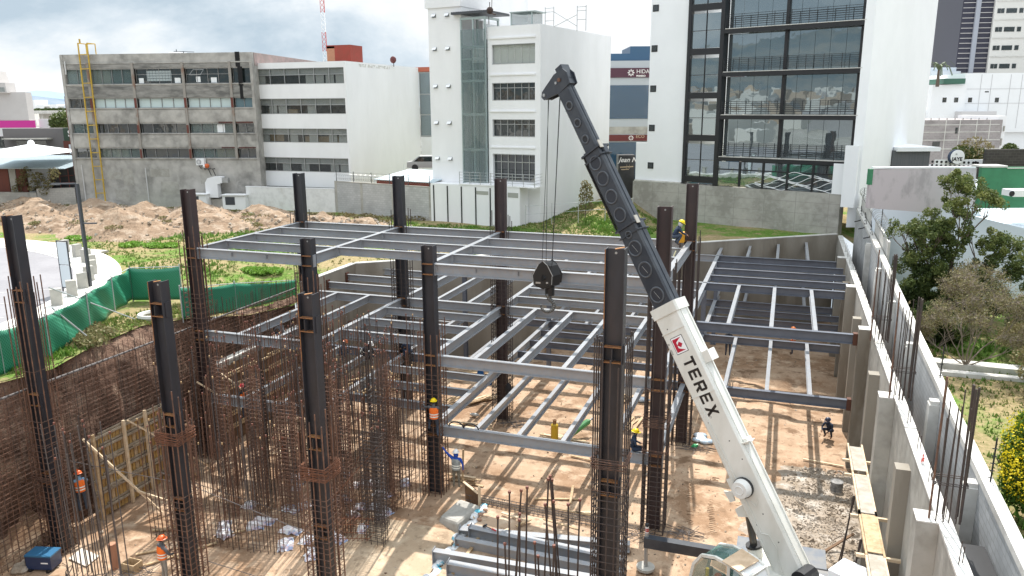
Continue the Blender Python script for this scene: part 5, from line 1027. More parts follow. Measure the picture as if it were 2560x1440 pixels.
for (r, c), (ht, ties) in CG.items():
 x, y = GX[c], GY[r]; root = cage(x, y, ZG, .92, .86, 5 if r == 'A' else 4, 4, ht, ties, f'rebar cage round the {COLN[c]} steel column of the {ROWN[r]} row', gcg, r=.023 if r != 'C' else .022, m='rebarD' if r == 'C' or c == 4 else 'rebar', hv=1.0, tr=.013)
 for z in {('A', 1): (1.0, -2.0, -4.2), ('A', 4): (-.2,), ('B', 4): (-.3, -.4, -1.4, -1.5), ('B', 1): (3.2,)}.get((r, c), ()):
  put('tie', tiemesh(.95, .9, .01, 'rebar'), root, (0, 0, z - ZG))
 bands = {('A', 1): ((-3.4, 6, 'rebar'),), ('A', 2): ((-1.0, 14, 'rebarO'),), ('A', 3): ((-1.45, 16, 'rebarO'),), ('A', 4): ((.5, 9, 'rebar'),), ('B', 4): ((-1.9, 12, 'rebar'), (-3.0, 5, 'rebar'))}.get((r, c), ())
 if ('rebarO') not in M: M['rebarO'] = mat('orange_rust_wire', (.22, .085, .04), .8, var=(.10, .045, .03), scale=6, amt=.7)
 for z, n, mm_ in bands:
  for k in range(n):
   o = put('tie', tiemesh(.96, .92, .011, mm_), root, (rnd.uniform(-.02, .02), rnd.uniform(-.02, .02), z - ZG + k * .032)); o.rotation_euler = (rnd.gauss(0, .03), rnd.gauss(0, .03), rnd.gauss(0, .04))
# beams
def beam(p, q, kind, label, dark=False, stubs=0, gp_='grey steel beams of the three decks', sd=-1):
 h, b_ = (.46, .24) if kind == 'g' else (.38, .19); mb = MB(); mb.ibeam(p, q, h, b_)
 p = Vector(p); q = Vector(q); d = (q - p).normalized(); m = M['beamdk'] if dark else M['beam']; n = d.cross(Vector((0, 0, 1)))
 for e_, s_ in ((p, 1), (q, -1)):
  for side in (-1, 1):
   for k in range(3): c = e_ + d * s_ * .09 + Vector((0, 0, -.12 - k * .07)) + n * side * .0075; mb.tube(c, c + n * side * .02, .012, 6, mi=1)
 ln = (q - p).length
 if kind == 'g' and ln > 5:
  for k in range(1, stubs + 1): c = p + d * ln * k / (stubs + 1); mb.bar(c + n * .0 + Vector((0, 0, -.1)) + n * (.055), c + Vector((0, 0, -.28)) + n * .055, .09, .012, up=d)
 o = build(mb, 'steel_girder' if kind == 'g' else 'steel_joist', [m, M['rebarD']], at=(p + q) / 2 - Vector((0, 0, h)), label=label, cat='steel beam', group=gp_)
 return o
LV = {'upper': ZU, 'middle': ZM, 'lower': ZL}
RN = {'B': 'middle column row', 'C': 'back column row', 'D': 'first row of grey posts', 'E': 'second row of grey posts'}
ordn = ['first', 'second', 'third', 'fourth', 'fifth']
hw, hy = .30, .03
XW = 17.47
def bwy(x): return 5.6 + (x + 12.1) * .7121
for lv, z in LV.items():
 xs = [(1, 2, 'B', 2), (3, 4, 'B', 4), (1, 2, 'C', 2), (2, 3, 'C', 2), (3, 4, 'C', 4)]
 if lv != 'upper': xs += [(4, 5, 'C', 3), (2, 3, 'D', 2), (3, 4, 'D', 4), (4, 5, 'D', 3), (4, 5, 'E', 3)]
 if lv != 'upper': xs += [(3, 4, 'E', 3)]
 for a, b_, r, st in xs:
  x0 = GX[a] + hw; x1 = GX[b_] - hw if b_ < 5 else XW; y = GY[r]
  if r in 'DE': x0 = GX[a] + .12; x1 = (GX[b_] - .12) if b_ < 5 else XW
  if lv == 'upper' and r == 'C' and (a, b_) == (2, 3): pass
  nm = {(1, 2): 'leftmost to second column', (2, 3): 'second to third column', (3, 4): 'third to rightmost column', (4, 5): 'rightmost column to right wall'}[(a, b_)]
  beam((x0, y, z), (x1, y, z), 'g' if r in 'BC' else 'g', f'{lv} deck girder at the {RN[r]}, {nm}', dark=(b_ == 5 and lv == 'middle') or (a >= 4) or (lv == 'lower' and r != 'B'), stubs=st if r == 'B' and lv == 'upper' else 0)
 for c in (1, 2, 3, 4):
  if c == 1 and lv != 'upper': continue
  beam((GX[c], GY['B'] + .24, z), (GX[c], GY['C'] - .24, z), 'g', f'{lv} deck girder from middle to back row at the {COLN[c]} column')
  if lv != 'upper':
   ye = bwy(GX[c]) - .05 if c < 3 else GY['D'] - .1
   if c == 2: ye = GY['D'] - .1
   beam((GX[c], GY['C'] + .24, z), (GX[c], ye, z), 'g', f'{lv} deck girder from the {COLN[c]} back column to its grey post')
 if lv != 'upper':
  beam((GX[3], GY['D'] + .1, z), (GX[3], bwy(GX[3]) - .1, z), 'g', f'{lv} deck girder from the third grey post to the back wall')
  beam((GX[4], GY['D'] + .1, z), (GX[4], GY['E'] - .1, z), 'g', f'{lv} deck girder between the two grey posts behind the rightmost columns')
  beam((GX[4], GY['E'] + .1, z), (GX[4], bwy(GX[4]) - .1, z), 'g', f'{lv} deck girder from the farthest grey post to the back wall')
 def xj(a, x0, x1, ya, yb, nm, dark=False, ends=False):
  for k in range(1, 4):
   y = ya + (yb - ya) * k / 4
   beam((x0, y, z), (x1, y, z), 'j', f'{lv} deck joist {nm}, {ordn[k-1]} from the front', dark)
 def yj(x0, x1, ya, yb, n, nm, dark=False, wall=False):
  for k in range(1, n):
   x = x0 + (x1 - x0) * k / n; y1_ = bwy(x) - .06 if wall else yb
   beam((x, ya, z), (x, y1_, z), 'j', f'{lv} deck joist {nm}, {ordn[k-1]} from the left', dark)
 g = .13
 if lv == 'upper':
  xj(1, GX[1] + g, GX[2] - g, GY['B'], 0, 'in the left bay before the back row'); xj(2, GX[2] + g, GX[3] - g, GY['B'], 0, 'in the centre bay before the back row'); xj(3, GX[3] + g, GX[4] - g, GY['B'], 0, 'in the wide bay before the back row')
 else:
  yj(GX[1], GX[2], GY['B'] + g, -g, 3, 'in the left bay before the back row')
  xj(2, GX[2] + g, GX[3] - g, GY['B'], 0, 'in the centre bay before the back row')
  yj(GX[3], GX[4], GY['B'] + g, -g, 5, 'in the wide bay before the back row')
  xj(1, -12.0, GX[2] - g, 0, GY['D'], 'behind the back row at the left wall')
  yj(GX[2], GX[3], g, GY['D'] - g, 3, 'in the centre bay behind the back row')
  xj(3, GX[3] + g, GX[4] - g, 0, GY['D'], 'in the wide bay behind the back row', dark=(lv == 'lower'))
  yj(GX[4], XW + .2, g, GY['D'] - g, 4, 'in the far right bay behind the back row')
  yj(GX[3], GX[4], GY['D'] + g, 0, 4, 'from the first posts to the back wall', wall=True)
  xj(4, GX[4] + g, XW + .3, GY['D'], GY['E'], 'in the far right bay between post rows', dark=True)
  yj(GX[4], XW + .2, GY['E'] + g, 0, 4, 'in the far right corner', wall=True)
  for k in (1, 2, 3):
   y = GY['D'] * k / 4; bb = MB(); bb.box(-12.09, -12.02, y - .18, y + .18, z - .5, z + .12); build(bb, 'wall_bracket', mat('rusty_bracket', (.10, .04, .025), .8), label=f'rusty bracket on the left wall carrying the {ordn[k-1]} {lv} deck joist', cat='bracket', group='rusty wall brackets')
  bb = MB(); bb.box(17.3, 17.49, -.16, .16, z - .5, z + .06); build(bb, 'wall_bracket', mat('rusty_bracket', (.10, .04, .025), .8), label=f'rusty bracket on the right wall pier at the end of the {lv} deck girder', cat='bracket', group='rusty wall brackets')
for (c, r) in ((2, 'D'), (3, 'D'), (4, 'D'), (4, 'E')):
 x, y = GX[c], GY[r]; b = MB(); b.ibeam((x, y - .12, ZG), (x, y - .12, -.05), .24, .26, up=(0, -1, 0)); b.box(x - .2, x + .2, y - .2, y + .2, ZG, ZG + .03)
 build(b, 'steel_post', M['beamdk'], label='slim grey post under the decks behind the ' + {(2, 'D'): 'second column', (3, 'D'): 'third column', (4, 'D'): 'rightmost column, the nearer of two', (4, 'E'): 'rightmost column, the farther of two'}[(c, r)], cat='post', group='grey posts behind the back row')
# rebar mesh wall along the left side
for idx, (xm, lab) in enumerate(((-12.62, 'inner'), (-12.92, 'outer'))):
 root = empty('rebar_mesh', (xm, -13, ZG), f'long rusty rebar mesh of the future left wall, {lab} curtain' + (' nearer the pit' if idx == 0 else ' nearer the soil bank'), 'rebar mesh', 'rebar curtains of the left wall')
 hb = {}
 L0, L1 = -26.0, -.3
 b = MB(); b.tube((0, 0, 0), (0, L1 - L0, 0), .010, 5); hm = b.mesh('horizontal_bar', [M['rebar']])
 k = 0; z = ZG + .15
 while z < .05:
  o = put('horizontal_bar', hm, root, (rnd.uniform(-.02, .02), L0 + 13, z - ZG)); o.rotation_euler = (rnd.gauss(0, .0006), 0, rnd.gauss(0, .0006)); z += .19
 n = 0; y = L0
 while y < L1 and n < 100:
  h = round(6.9 + rnd.uniform(-.1, .35) + (.25 if y > -9 else 0), 1); o = vbar(root, rnd.uniform(-.015, .015), y + 13, 0, h, .011, 'rebar' if rnd.random() < .7 else 'rebarD'); o.rotation_euler = (rnd.gauss(0, .012), rnd.gauss(0, .012), 0); y += .257; n += 1
 if idx == 0:
  b = MB(); b.tube((xm, L0, .1), (xm + .04, -14, .12), .05, 7); b.tube((xm + .04, -14, .12), (xm, L1, .12), .045, 7)
  for q in range(90): yy = L0 + q * .285; b.tube((xm - .08, yy, .08), (xm + .1, yy + .06, .16), .03, 5)
  build(b, 'bundled_top_bar', M['rebarG'], root)
# thicket of standing rebar and narrow cages
gth = 'narrow rebar cages of the thicket'
spots = [(-8.0, -10.6, 'n'), (-6.7, -9.4, 'n'), (-5.2, -12.2, 'n'), (-3.9, -10.0, 'n'), (-2.8, -12.7, 'n'), (-1.6, -9.7, 'n'), (-.9, -12.2, 'n'), (-7.4, -13.4, 'n'), (-8.6, -14.4, 'wide'), (-7.2, -11.4, 'n'), (-6.0, -13.2, 'n'), (-4.7, -10.6, 'n'), (-4.3, -13.5, 'wide'), (-3.2, -11.6, 'n'), (-2.3, -9.4, 'wide'), (-1.9, -13.2, 'n'), (-1.2, -11.0, 'n'), (-.5, -13.4, 'wide'), (-3.4, -8.6, 'n'), (-5.6, -8.3, 'n'), (-7.3, -8.0, 'n')]
posn = ['far left nearest the formwork', 'second from the left', 'third from the left', 'fourth from the left', 'fifth from the left', 'sixth from the left', 'seventh from the left', 'eighth from the left', 'ninth from the left', 'tenth from the left', 'eleventh from the left', 'twelfth from the left'] + [w + ' from the left' for w in 'thirteenth fourteenth fifteenth sixteenth seventeenth eighteenth nineteenth twentieth'.split()] + ['rightmost beside the third column']
order = sorted(range(len(spots)), key=lambda i: (Vector((spots[i][0] - 13.85, spots[i][1] + 38)).normalized().x))
for rank, i in enumerate(order):
 x, y, k = spots[i]; wx, wy = (.85, .38) if k == 'wide' else (.5, .34); tp_ = rnd.uniform(.3, 1.6) if k == 'n' else rnd.uniform(-1.4, -.2); tt = rnd.uniform(-1.5, .6)
 cage(x, y, ZG, wx, wy, 4 if k == 'wide' else 3, 3, tp_, zr(ZG + .2, min(tt, tp_ - .5), .17), 'narrow rusty rebar cage in the thicket, ' + posn[rank], gth, r=.014, m='rebar' if rnd.random() < .65 else 'rebarD', cap='cap', hv=.9, tr=.011, lean=.006)
hc = empty('rebar_cage', (-1.3, -14.2, ZG), 'short orange tinted rebar cage lying low at the front of the thicket', 'rebar cage', gth)
for dy in (0, .45):
 for dz in (.5, 1.1): b = MB(); b.tube((-2.0, -14.4 + dy, ZG + dz), (-.5, -13.9 + dy, ZG + dz), .014, 5); build(b, 'long_bar', M['rebarO'], hc)
for k in range(9):
 x = -1.95 + k * .17; b = MB(); y0 = -14.4 + k * .056; b.path([(x, y0 - .05, ZG + .42), (x, y0 + .5, ZG + .42), (x, y0 + .5, ZG + 1.2), (x, y0 - .05, ZG + 1.2), (x, y0 - .05, ZG + .42)], .010, 5); build(b, 'tie', M['rebarO'], hc)
grow = 'single rusty bars standing in the thicket'
lab1 = ''
def single(x, y, h, r=.016, m='rebar', cap='cap', lab=lab1, gp_=grow, lean=.012, z=ZG):
 o = vbar(None, x, y, z, h, r, m, cap, lean, name='rebar'); tag(o, lab, 'rebar', gp_); return o
ns_ = 0
def row(where, p, q, n, h0, h1, dbl=.22, jit=.05, m=None, **kw):
 global ns_
 p = Vector(p); q = Vector(q); d = (q - p).normalized(); nn = Vector((-d.y, d.x))
 for k in range(n):
  for s in (-1, 1):
   c = p.lerp(q, k / (n - 1)) + nn * s * dbl / 2 + Vector((rnd.uniform(-jit, jit), rnd.uniform(-jit, jit))); single(c.x, c.y, round(rnd.uniform(h0, h1), 1), lab='thin rusty rebar standing in the ' + where + ' of the thicket', gp_='bars standing in the ' + where + ' of the thicket', m=m or rnd.choice(('rebar', 'rebar', 'rebarD', 'rebarG')), cap=rnd.choice(('cap', 'cap', 'capY', None)), **kw); ns_ += 1
row('front row', (-9.2, -15.9), (-3.6, -15.2), 20, 4.2, 5.6); row('middle cross row', (-8.8, -12.6), (-1.0, -11.9), 34, 5.2, 7.6); row('rear cross row', (-8.4, -9.9), (-.9, -9.6), 30, 6.2, 8.3); row('right hand row', (-2.9, -14.9), (-.5, -9.6), 20, 4.8, 6.3); row('inner row running front to back', (-6.4, -15.4), (-6.2, -9.6), 14, 5.5, 7.6); row('left hand row by the formwork', (-9.3, -14.8), (-9.0, -9.8), 12, 5.0, 7.8); row('farthest cross row', (-7.8, -7.2), (-1.2, -7.0), 18, 6.5, 7.9)
tiesx = [((-12.1, -17.2, -2.9), (-5.9, -17.2, -3.0), 'nearly level tie bar between the two leftmost front columns'), ((-5.9, -17.2, -3.0), (0, -17.3, -4.1), 'nearly level tie bar between the second and third front columns'), ((-5.5, -17.2, -6.0), (.6, -16.8, -6.9), 'low sagging tie bar in front of the thicket'), ((-8.0, -16.4, -3.2), (-3.9, -13.0, -6.3), 'tie bar leaning down to the right inside the thicket'), ((-.2, -13.0, -2.2), (-3.4, -14.4, -6.2), 'long diagonal brace bar leaning left in the thicket'), ((-.1, -12.0, .2), (-3.0, -12.6, -6.2), 'steep diagonal brace bar beside the third column'), ((-5.6, -9.6, -.2), (-8.0, -11.0, -5.8), 'steep diagonal brace bar in the back of the thicket'), ((.2, -10.2, -2.6), (-2.2, -9.9, -4.4), 'short diagonal brace bar near the climbing worker')]
for a, b_, lab in tiesx:
 mb = MB(); mb.tube(a, b_, .013, 5); build(mb, 'rebar', M['rebarO'] if 'brace' in lab else M['rebarG'], label=lab, cat='rebar')
for k, (p, q, zt, lab) in enumerate((((-8.9, -12.5), (-.9, -11.9), -3.6, 'middle cross wall'), ((-8.5, -9.9), (-1.0, -9.6), -2.6, 'rear cross wall'), ((-2.9, -14.9), (-.5, -9.7), -3.4, 'side wall beside the third column'), ((-9.2, -15.9), (-3.6, -15.2), -4.8, 'front cross wall'))):
 root = empty('rebar_mesh', (p[0], p[1], ZG), 'low rusty rebar curtain of the ' + lab + ' in the thicket', 'rebar mesh', 'rebar curtains in the thicket'); P_ = Vector((p[0], p[1], 0)); Q_ = Vector((q[0], q[1], 0)); d = (Q_ - P_).normalized(); nn = Vector((-d.y, d.x, 0)) * .13
 z = ZG + .1
 while z < zt:
  for s in (-1, 1): b = MB(); b.tube(P_ + nn * s + Vector((0, 0, z)), Q_ + nn * s + Vector((0, 0, z + rnd.uniform(-.03, .03))), .009, 4); build(b, 'horizontal_bar', M['rebar'], root)
  z += .22
gs_ = 'thick starter bars with couplers in front of the beam stack'
sbx = [(5.63, -15, -2.44), (5.80, -14.9, -2.38), (6.24, -15, -2.11), (6.91, -15, -1.71), (7.49, -15, -1.55), (7.60, -15.05, -1.66), (8.09, -15, -2.30), (7.84, -15.1, -2.55), (6.05, -15.6, -3.0), (6.2, -15.5, -3.05), (6.9, -15.7, -3.7), (5.9, -15.9, -3.9), (6.95, -15.5, -4.3), (7.4, -15.7, -3.6), (7.1, -16.2, -5.0), (5.5, -15.8, -3.05), (7.45, -15.2, -2.4), (7.35, -15.25, -2.5)]
sbx.sort(key=lambda v: Vector((v[0] - 13.85, v[1] + 38)).normalized().x)
for i, (x, y, zt) in enumerate(sbx):
 h = round(zt - ZG, 1); single(x, y, h, r=.031, m='rebarD', cap='cap', lab=['leftmost', 'second', 'third', 'fourth', 'fifth', 'sixth', 'seventh', 'eighth', 'ninth', 'tenth', 'eleventh', 'twelfth', 'thirteenth', 'fourteenth', 'fifteenth', 'sixteenth', 'seventeenth', 'rightmost'][i] + ' thick rusty coupler bar standing before the stacked beams', gp_=gs_, lean=.035)
grw = 'tall bar bundles on the right wall'
for (y, zt, lab) in ((-2.2, 3.9, 'farthest'), (-9.3, 3.7, 'middle'), (-17.9, 3.6, 'nearest')):
 root = empty('bar_bundle', (18.15, y, .4), lab + ' of the three bundles of tall bars standing on the right wall', 'bar bundle', grw)
 for i in range(9):
  vbar(root, -.28 + .07 * i + rnd.uniform(-.02, .02), (-.22 if i % 2 else .22) + rnd.uniform(-.03, .03), 0, round(zt - .4 + rnd.uniform(-.6, .3), 1), .016, 'rebarD', None, .012)
 for i in range(4): vbar(root, .30 + rnd.uniform(-.04, .04), -.2 + .13 * i, 0, round(zt - .1, 1), .028, 'rebarD', None, .008)
 vbar(root, -.36, -.1, 0, round(zt + .1, 1), .028, 'rebar', None, .01)
 for z in (1.0, 1.05): put('tie', tiemesh(.74, .5, .012, 'rebarD'), root, (0, 0, z))
grs = 'short dowels along the right wall'
on_ = ['nearest', 'second nearest', 'third nearest'] + [w + ' nearest' for w in 'fourth fifth sixth seventh eighth ninth tenth eleventh twelfth thirteenth fourteenth fifteenth sixteenth seventeenth eighteenth nineteenth twentieth'.split()] + ['farthest']
for k, y in enumerate([-20 + i * 2.1 for i in range(20)]):
 b = MB(); b.tube((18.1, y, .3), (18.12, y + .03, .95), .012, 5); b.tube((18.2, y + .12, .3), (18.2, y + .1, .8), .012, 5); build(b, 'dowel', M['rebarD'], label=on_[k] + ' pair of thin dowel bars on top of the right wall', cat='dowel', group=grs)
# mobile crane
cw = mat('crane_white_paint', (0.74, 0.74, 0.70), .38, var=(0.62, 0.62, 0.57), scale=1.2, amt=.5, second=(.48, .45, .38), s2=2.2, a2=.22, stretch=(1, 1, .4))
cbk = mat('crane_dark_paint', (0.026, 0.032, 0.044), .33, var=(0.055, 0.062, 0.072), scale=2, amt=.6)
crn = empty('mobile_crane', (14.9, -14.0, ZG), 'white mobile crane with a long telescopic boom, dark upper sections and a glass cab', 'crane')
CP = Vector((14.9, -14.05, -4.02)); CT = Vector((5.83, -9.76, 11.50)); cdv = (CT - CP).normalized(); cup = cdv.cross(Vector((0, 0, 1))).cross(cdv).normalized(); cup = (cup - cdv * cup.dot(cdv)).normalized(); cn = cdv.cross(cup).normalized()   # towards the far side
if cn.dot(Vector((-.515, -.857, 0))) < 0: cn = -cn      # cn: visible side
def cpt(s, u, n): return CP + cdv * (s * .957) + cup * u + cn * n
def boombox(mb, s0, s1, h, w, mi=None, uo=0, h1=None, w1=None):
 h1 = h1 or h; w1 = w1 or w; ch = .06
 def sec(s, hh, ww): return [cpt(s, uo - hh / 2 + ch, -ww / 2), cpt(s, uo - hh / 2, -ww / 2 + ch), cpt(s, uo - hh / 2, ww / 2 - ch), cpt(s, uo - hh / 2 + ch, ww / 2), cpt(s, uo + hh / 2 - ch, ww / 2), cpt(s, uo + hh / 2, ww / 2 - ch), cpt(s, uo + hh / 2, -ww / 2 + ch), cpt(s, uo + hh / 2 - ch, -ww / 2)]
 n = 8; return mb.add(sec(s0, h, w) + sec(s1, h1, w1), [tuple(range(n)), tuple(range(2 * n - 1, n - 1, -1))] + [(i, i + n, (i + 1) % n + n, (i + 1) % n) for i in range(n)], mi)
def cbox(mb, s0, s1, u0, u1, n0, n1, mi=None): return mb.hexa([cpt(s0, u0, n0), cpt(s1, u0, n0), cpt(s1, u1, n0), cpt(s0, u1, n0), cpt(s0, u0, n1), cpt(s1, u0, n1), cpt(s1, u1, n1), cpt(s0, u1, n1)], mi)
b = MB(); boombox(b, -.5, 9.72, 1.04, .66); bs = build(b, 'boom_base_section', cw, crn)
b = MB(); cbox(b, -.4, 9.6, .521, .55, -.2, -.16); cbox(b, -.4, 9.6, .521, .55, .17, .20); build(b, 'top_rail', cw, bs)
b = MB()
for s_ in (6.35, 8.75): cbox(b, s_, s_ + .03, -.50, .50, .331, .352)
cbox(b, 0.2, 6.2, -.42, -.39, .331, .347); build(b, 'side_rib', cw, bs)
for s_, l_ in ((9.35, .38), (8.9, 0)):
 if l_: b = MB(); boombox(b, s_, s_ + l_, 1.14, .74); build(b, 'boom_collar', cw, bs)
b = MB(); cbox(b, 7.3, 7.7, .52, .82, -.2, .22); cbox(b, 4.3, 4.5, .52, .7, -.1, .2); build(b, 'roller_bracket', cw, bs)
b = MB(); cbox(b, 4.36, 4.4, .52, .85, .0, .3); build(b, 'wedge_bracket', cw, bs)
b = MB(); c = cpt(3.0, -.10, .33); b.tube(c, c + cn * .10, .34, 24); build(b, 'reel_flange', M['blackM'], bs)
b = MB(); b.tube(c + cn * .10, c + cn * .34, .32, 24, .27); b.torus(c + cn * .345, .14, .02, cn, 20, 5); build(b, 'hose_reel', mat('reel_white', (.72, .72, .70), .4), bs, smooth=False)
b = MB(); cbox(b, 2.8, 3.4, -.62, -.46, .1, .34); b.prism([(0, 0), (.3, .1), (.25, -.3), (.05, -.3)], cpt(2.95, -.62, .28), -cup, cdv, cn * .06); build(b, 'reel_bracket', cw, bs)
sec = [(9.72, 12.95, .84, .54), (12.95, 16.06, .78, .48), (16.06, 19.0, .62, .38)]
for i, (s0, s1, h, w) in enumerate(sec):
 b = MB(); boombox(b, s0 - .3, s1, h, w); ob = build(b, 'boom_dark_section', cbk, crn)
 b = MB(); cbox(b, s0, s1, h / 2 + .001, h / 2 + .02, -.03, .03); build(b, 'top_strip', cbk, ob)
 if i < 2: b = MB(); boombox(b, s1 - .12, s1 - .06, h + .20, w + .14); boombox(b, s1 - .42, s1 - .38, h + .16, w + .10); cbox(b, s1 - .4, s1 - .08, h / 2 - .1, h / 2 + .1, -.1, .12); build(b, 'boom_collar', cbk, ob); b = MB(); cbox(b, s1 - .2, s1 + .1, h / 2 + .09, h / 2 + .12, .12, .30); build(b, 'wear_pad', M['conc'], ob)
def hole(s_, r_, w_, open_, par):
 b = MB(); c = cpt(s_, -.02, w_ / 2); b.torus(c + cn * .008, r_, .034, cn, 24, 6); build(b, 'hole_ring', mat('ring_lit_edge', (.085, .095, .11), .35, var=(.04, .045, .055), scale=5, amt=.6), par, smooth=True)  # light caught by the raised rings is put into their paler colour
 b = MB(); b.tube(c - cn * .0, c + cn * .012, r_ - .02, 24); build(b, 'hole_disc', M['blackM'] if open_ else mat('hole_plate', (.022, .026, .036), .5), par)
 if not open_ and s_ < 13: b = MB(); b.bar(c + cn * .016 - cdv * r_ * .6 + cup * .05, c + cn * .016 + cdv * r_ * .6 - cup * .05, .012); build(b, 'wire', M['alum'], par)
for s_ in (10.15, 11.15, 12.0): hole(s_, .26, .54, False, crn)
hole(12.55, .12, .54, True, crn)
for s_ in (13.35, 14.1, 14.85, 15.5): hole(s_, .24, .48, False, crn)
for s_ in (16.5, 17.2, 17.95): hole(s_, .14, .38, True, crn)
b = MB()
for k in range(60): c = cpt(12.9 + k * .052, -.52 + (.05 if k > 55 else 0), .1); b.torus(c, .045, .016, cdv, 8, 4)
build(b, 'coiled_hose', M['blackM'], crn)
b = MB(); b.tube(cpt(12.8, -.44, .1), cpt(16.0, -.47, .1), .02, 6); build(b, 'guide_rod', M['blackM'], crn)
hv = Vector((-.857, .515, 0)); hd = (hv * .86 - Vector((0, 0, .50))).normalized(); hu = (hd.cross(cn)).normalized(); hu = hu if hu.z > 0 else -hu
H0 = cpt(18.95, .12, 0)
for s_ in (-.2, .2):
 b = MB(); b.prism([(-.34, -.30), (.25, -.34), (1.12, -.14), (1.18, .02), (1.06, .16), (.2, .36), (-.28, .32), (-.40, .1)], H0 + cn * (s_ - .02), hd, hu, cn * .04); build(b, 'head_plate', cbk, crn)
b = MB(); b.prism([(-.3, -.28), (.2, -.3), (.95, -.1), (.95, .1), (.2, .3), (-.28, .3)], H0 - cn * .17, hd, hu, cn * .34); build(b, 'head_web', cbk, crn)
b = MB()
for (a_, c_) in ((1.0, 0.0), (.35, -.12)):
 for q in (-.1, .1): c = H0 + hd * a_ + hu * c_ + cn * q; b.tube(c - cn * .04, c + cn * .04, .17, 16)
build(b, 'sheave', M['blackM'], crn)
b = MB(); b.tube(H0 + hd * 1.0 - cn * .26, H0 + hd * 1.0 + cn * .26, .06, 10); b.tube(H0 + hd * .25 + hu * .05 - cn * .24, H0 + hd * .25 + hu * .05 + cn * .25, .05, 10); build(b, 'sheave_pin', M['alum'], crn)
b = MB(); cbox(b, 18.9, 19.45, .1, .42, -.2, .22); build(b, 'head_cap', cbk, crn)
b = MB(); b.tube(H0 + hd * .05 + hu * .05 + cn * .2, H0 + hd * .05 + hu * .05 + cn * .28, .07, 8); build(b, 'rusty_pin', M['rebar'], crn)
HB = Vector((5.46, -9.80, 3.98)); tl = H0 + hd * 1.0; tr2 = H0 + hd * .22
for k, (p, q_) in enumerate(((tl - hd * .14 + cn * .08, HB + Vector((-.20, .02, .38)) + cn * .05), (tl + hd * .10 - cn * .08, HB + Vector((-.12, 0, .38)) - cn * .08), (tr2 - hd * .05 + cn * .08, HB + Vector((.20, 0, .40)) + cn * .05), (tr2 + hd * .1 - cn * .08, HB + Vector((.14, 0, .40)) - cn * .05))):
 t_ = Vector((p.x, p.y, p.z)); b = MB(); b.tube(t_, q_, .011, 6); build(b, 'hoist_rope', M['blackM'], crn)
b = MB(); b.tube(tr2 - hd * .12 - hu * .3, tr2 - hd * .12 - hu * .62, .05, 6); b.sphere(tr2 - hd * .12 - hu * .35, .09, 7, 4); build(b, 'rope_socket', M['rebar'], crn)
_nk = len(COL.objects)
blk_ = mat('hook_block_black', (.012, .012, .013), .35)
hk = build(MB().prism([(-.16, .38), (.02, .46), (.18, .34), (.27, .05), (.24, -.26), (-.02, -.34), (-.24, -.24), (-.29, .08)], HB - cn * .17, Vector((_r.x, _r.y, 0)).normalized(), (0, 0, 1), cn * .34), 'hook_block', blk_, crn)
b = MB(); rx = Vector((_r.x, _r.y, 0)).normalized();
for n_ in (-.21, .19): b.prism([(-.13, .40), (.0, .50), (.13, .38), (.30, .06), (.27, -.20), (-.02, -.28), (-.27, -.18), (-.32, .1)], HB + cn * n_, rx, (0, 0, 1), cn * .02)
b.tube(HB - cn * .24, HB + cn * .24, .08, 12); b.tube(HB - cn * .1 + Vector((0, 0, -.3)), HB - cn * .1 + Vector((0, 0, -.56)), .14, 10); build(b, 'cheek_plates', blk_, hk)
b = MB()
for (x0, z0, x1, z1) in ((-.13, .40, -.30, .08), (.13, .38, .29, .05), (-.30, .1, -.26, -.18), (.27, .05, .26, -.2), (0, .5, .13, .38)): b.tube(HB + rx * x0 + Vector((0, 0, z0)) + cn * .215, HB + rx * x1 + Vector((0, 0, z1)) + cn * .215, .012, 5)
b.bar(HB + rx * -.2 + Vector((0, 0, -.13)) + cn * .22, HB + rx * -.06 + Vector((0, 0, -.14)) + cn * .22, .05, .01, up=cn); b.bar(HB + rx * .1 + Vector((0, 0, -.14)) + cn * .22, HB + rx * .16 + Vector((0, 0, -.14)) + cn * .22, .05, .01, up=cn); build(b, 'chrome_trim', M['alum'], hk)
b = MB(); HC = HB + Vector((0, 0, -.86)); pts_ = [HB + Vector((0, 0, -.5)), HB + Vector((.0, 0, -.62)) + rx * .03] + [HC + rx * (.19 * math.cos(t)) + Vector((0, 0, .19 * math.sin(t))) for t in [math.pi * .42 - i * .33 for i in range(15)]]
for i in range(len(pts_) - 1): k = i / (len(pts_) - 1); rr_ = .062 - .035 * max(0, k - .55) * 2; b.tube(pts_[i], pts_[i + 1], rr_, 8, rr_)
build(b, 'hook', mat('worn_hook_steel', (.09, .09, .09), .4, metal=.5, var=(.22, .22, .21), scale=12, amt=.5), hk, smooth=True)
for o_ in list(COL.objects)[_nk:]:
 for v_ in o_.data.vertices: v_.co = (v_.co + wloc(o_.parent) - HB) * 1.32 + HB - wloc(o_.parent)
R_ = -cdv; U_ = cup
def L3(s_, u_): return cpt(s_, u_, .3305)
def glyph(polys, s_start, wd, ht, u0, name):
 b = MB()
 for pl_ in polys:
  vs = [L3(s_start - x * wd, u0 + y * ht) for x, y in pl_]; b.add(vs + [v + cn * .004 for v in vs], [tuple(range(len(vs)))[::-1], tuple(range(len(vs), 2 * len(vs)))])
 return build(b, name, mat('decal_black', (.01, .01, .012), .4), bs)
T_ = [[(0, .78), (1, .78), (1, 1), (0, 1)], [(.38, 0), (.62, 0), (.62, .78), (.38, .78)]]
E_ = [[(0, 0), (.25, 0), (.25, 1), (0, 1)], [(.25, .80), (.95, .80), (.95, 1), (.25, 1)], [(.25, .40), (.85, .40), (.85, .60), (.25, .60)], [(.25, 0), (.95, 0), (.95, .20), (.25, .20)]]
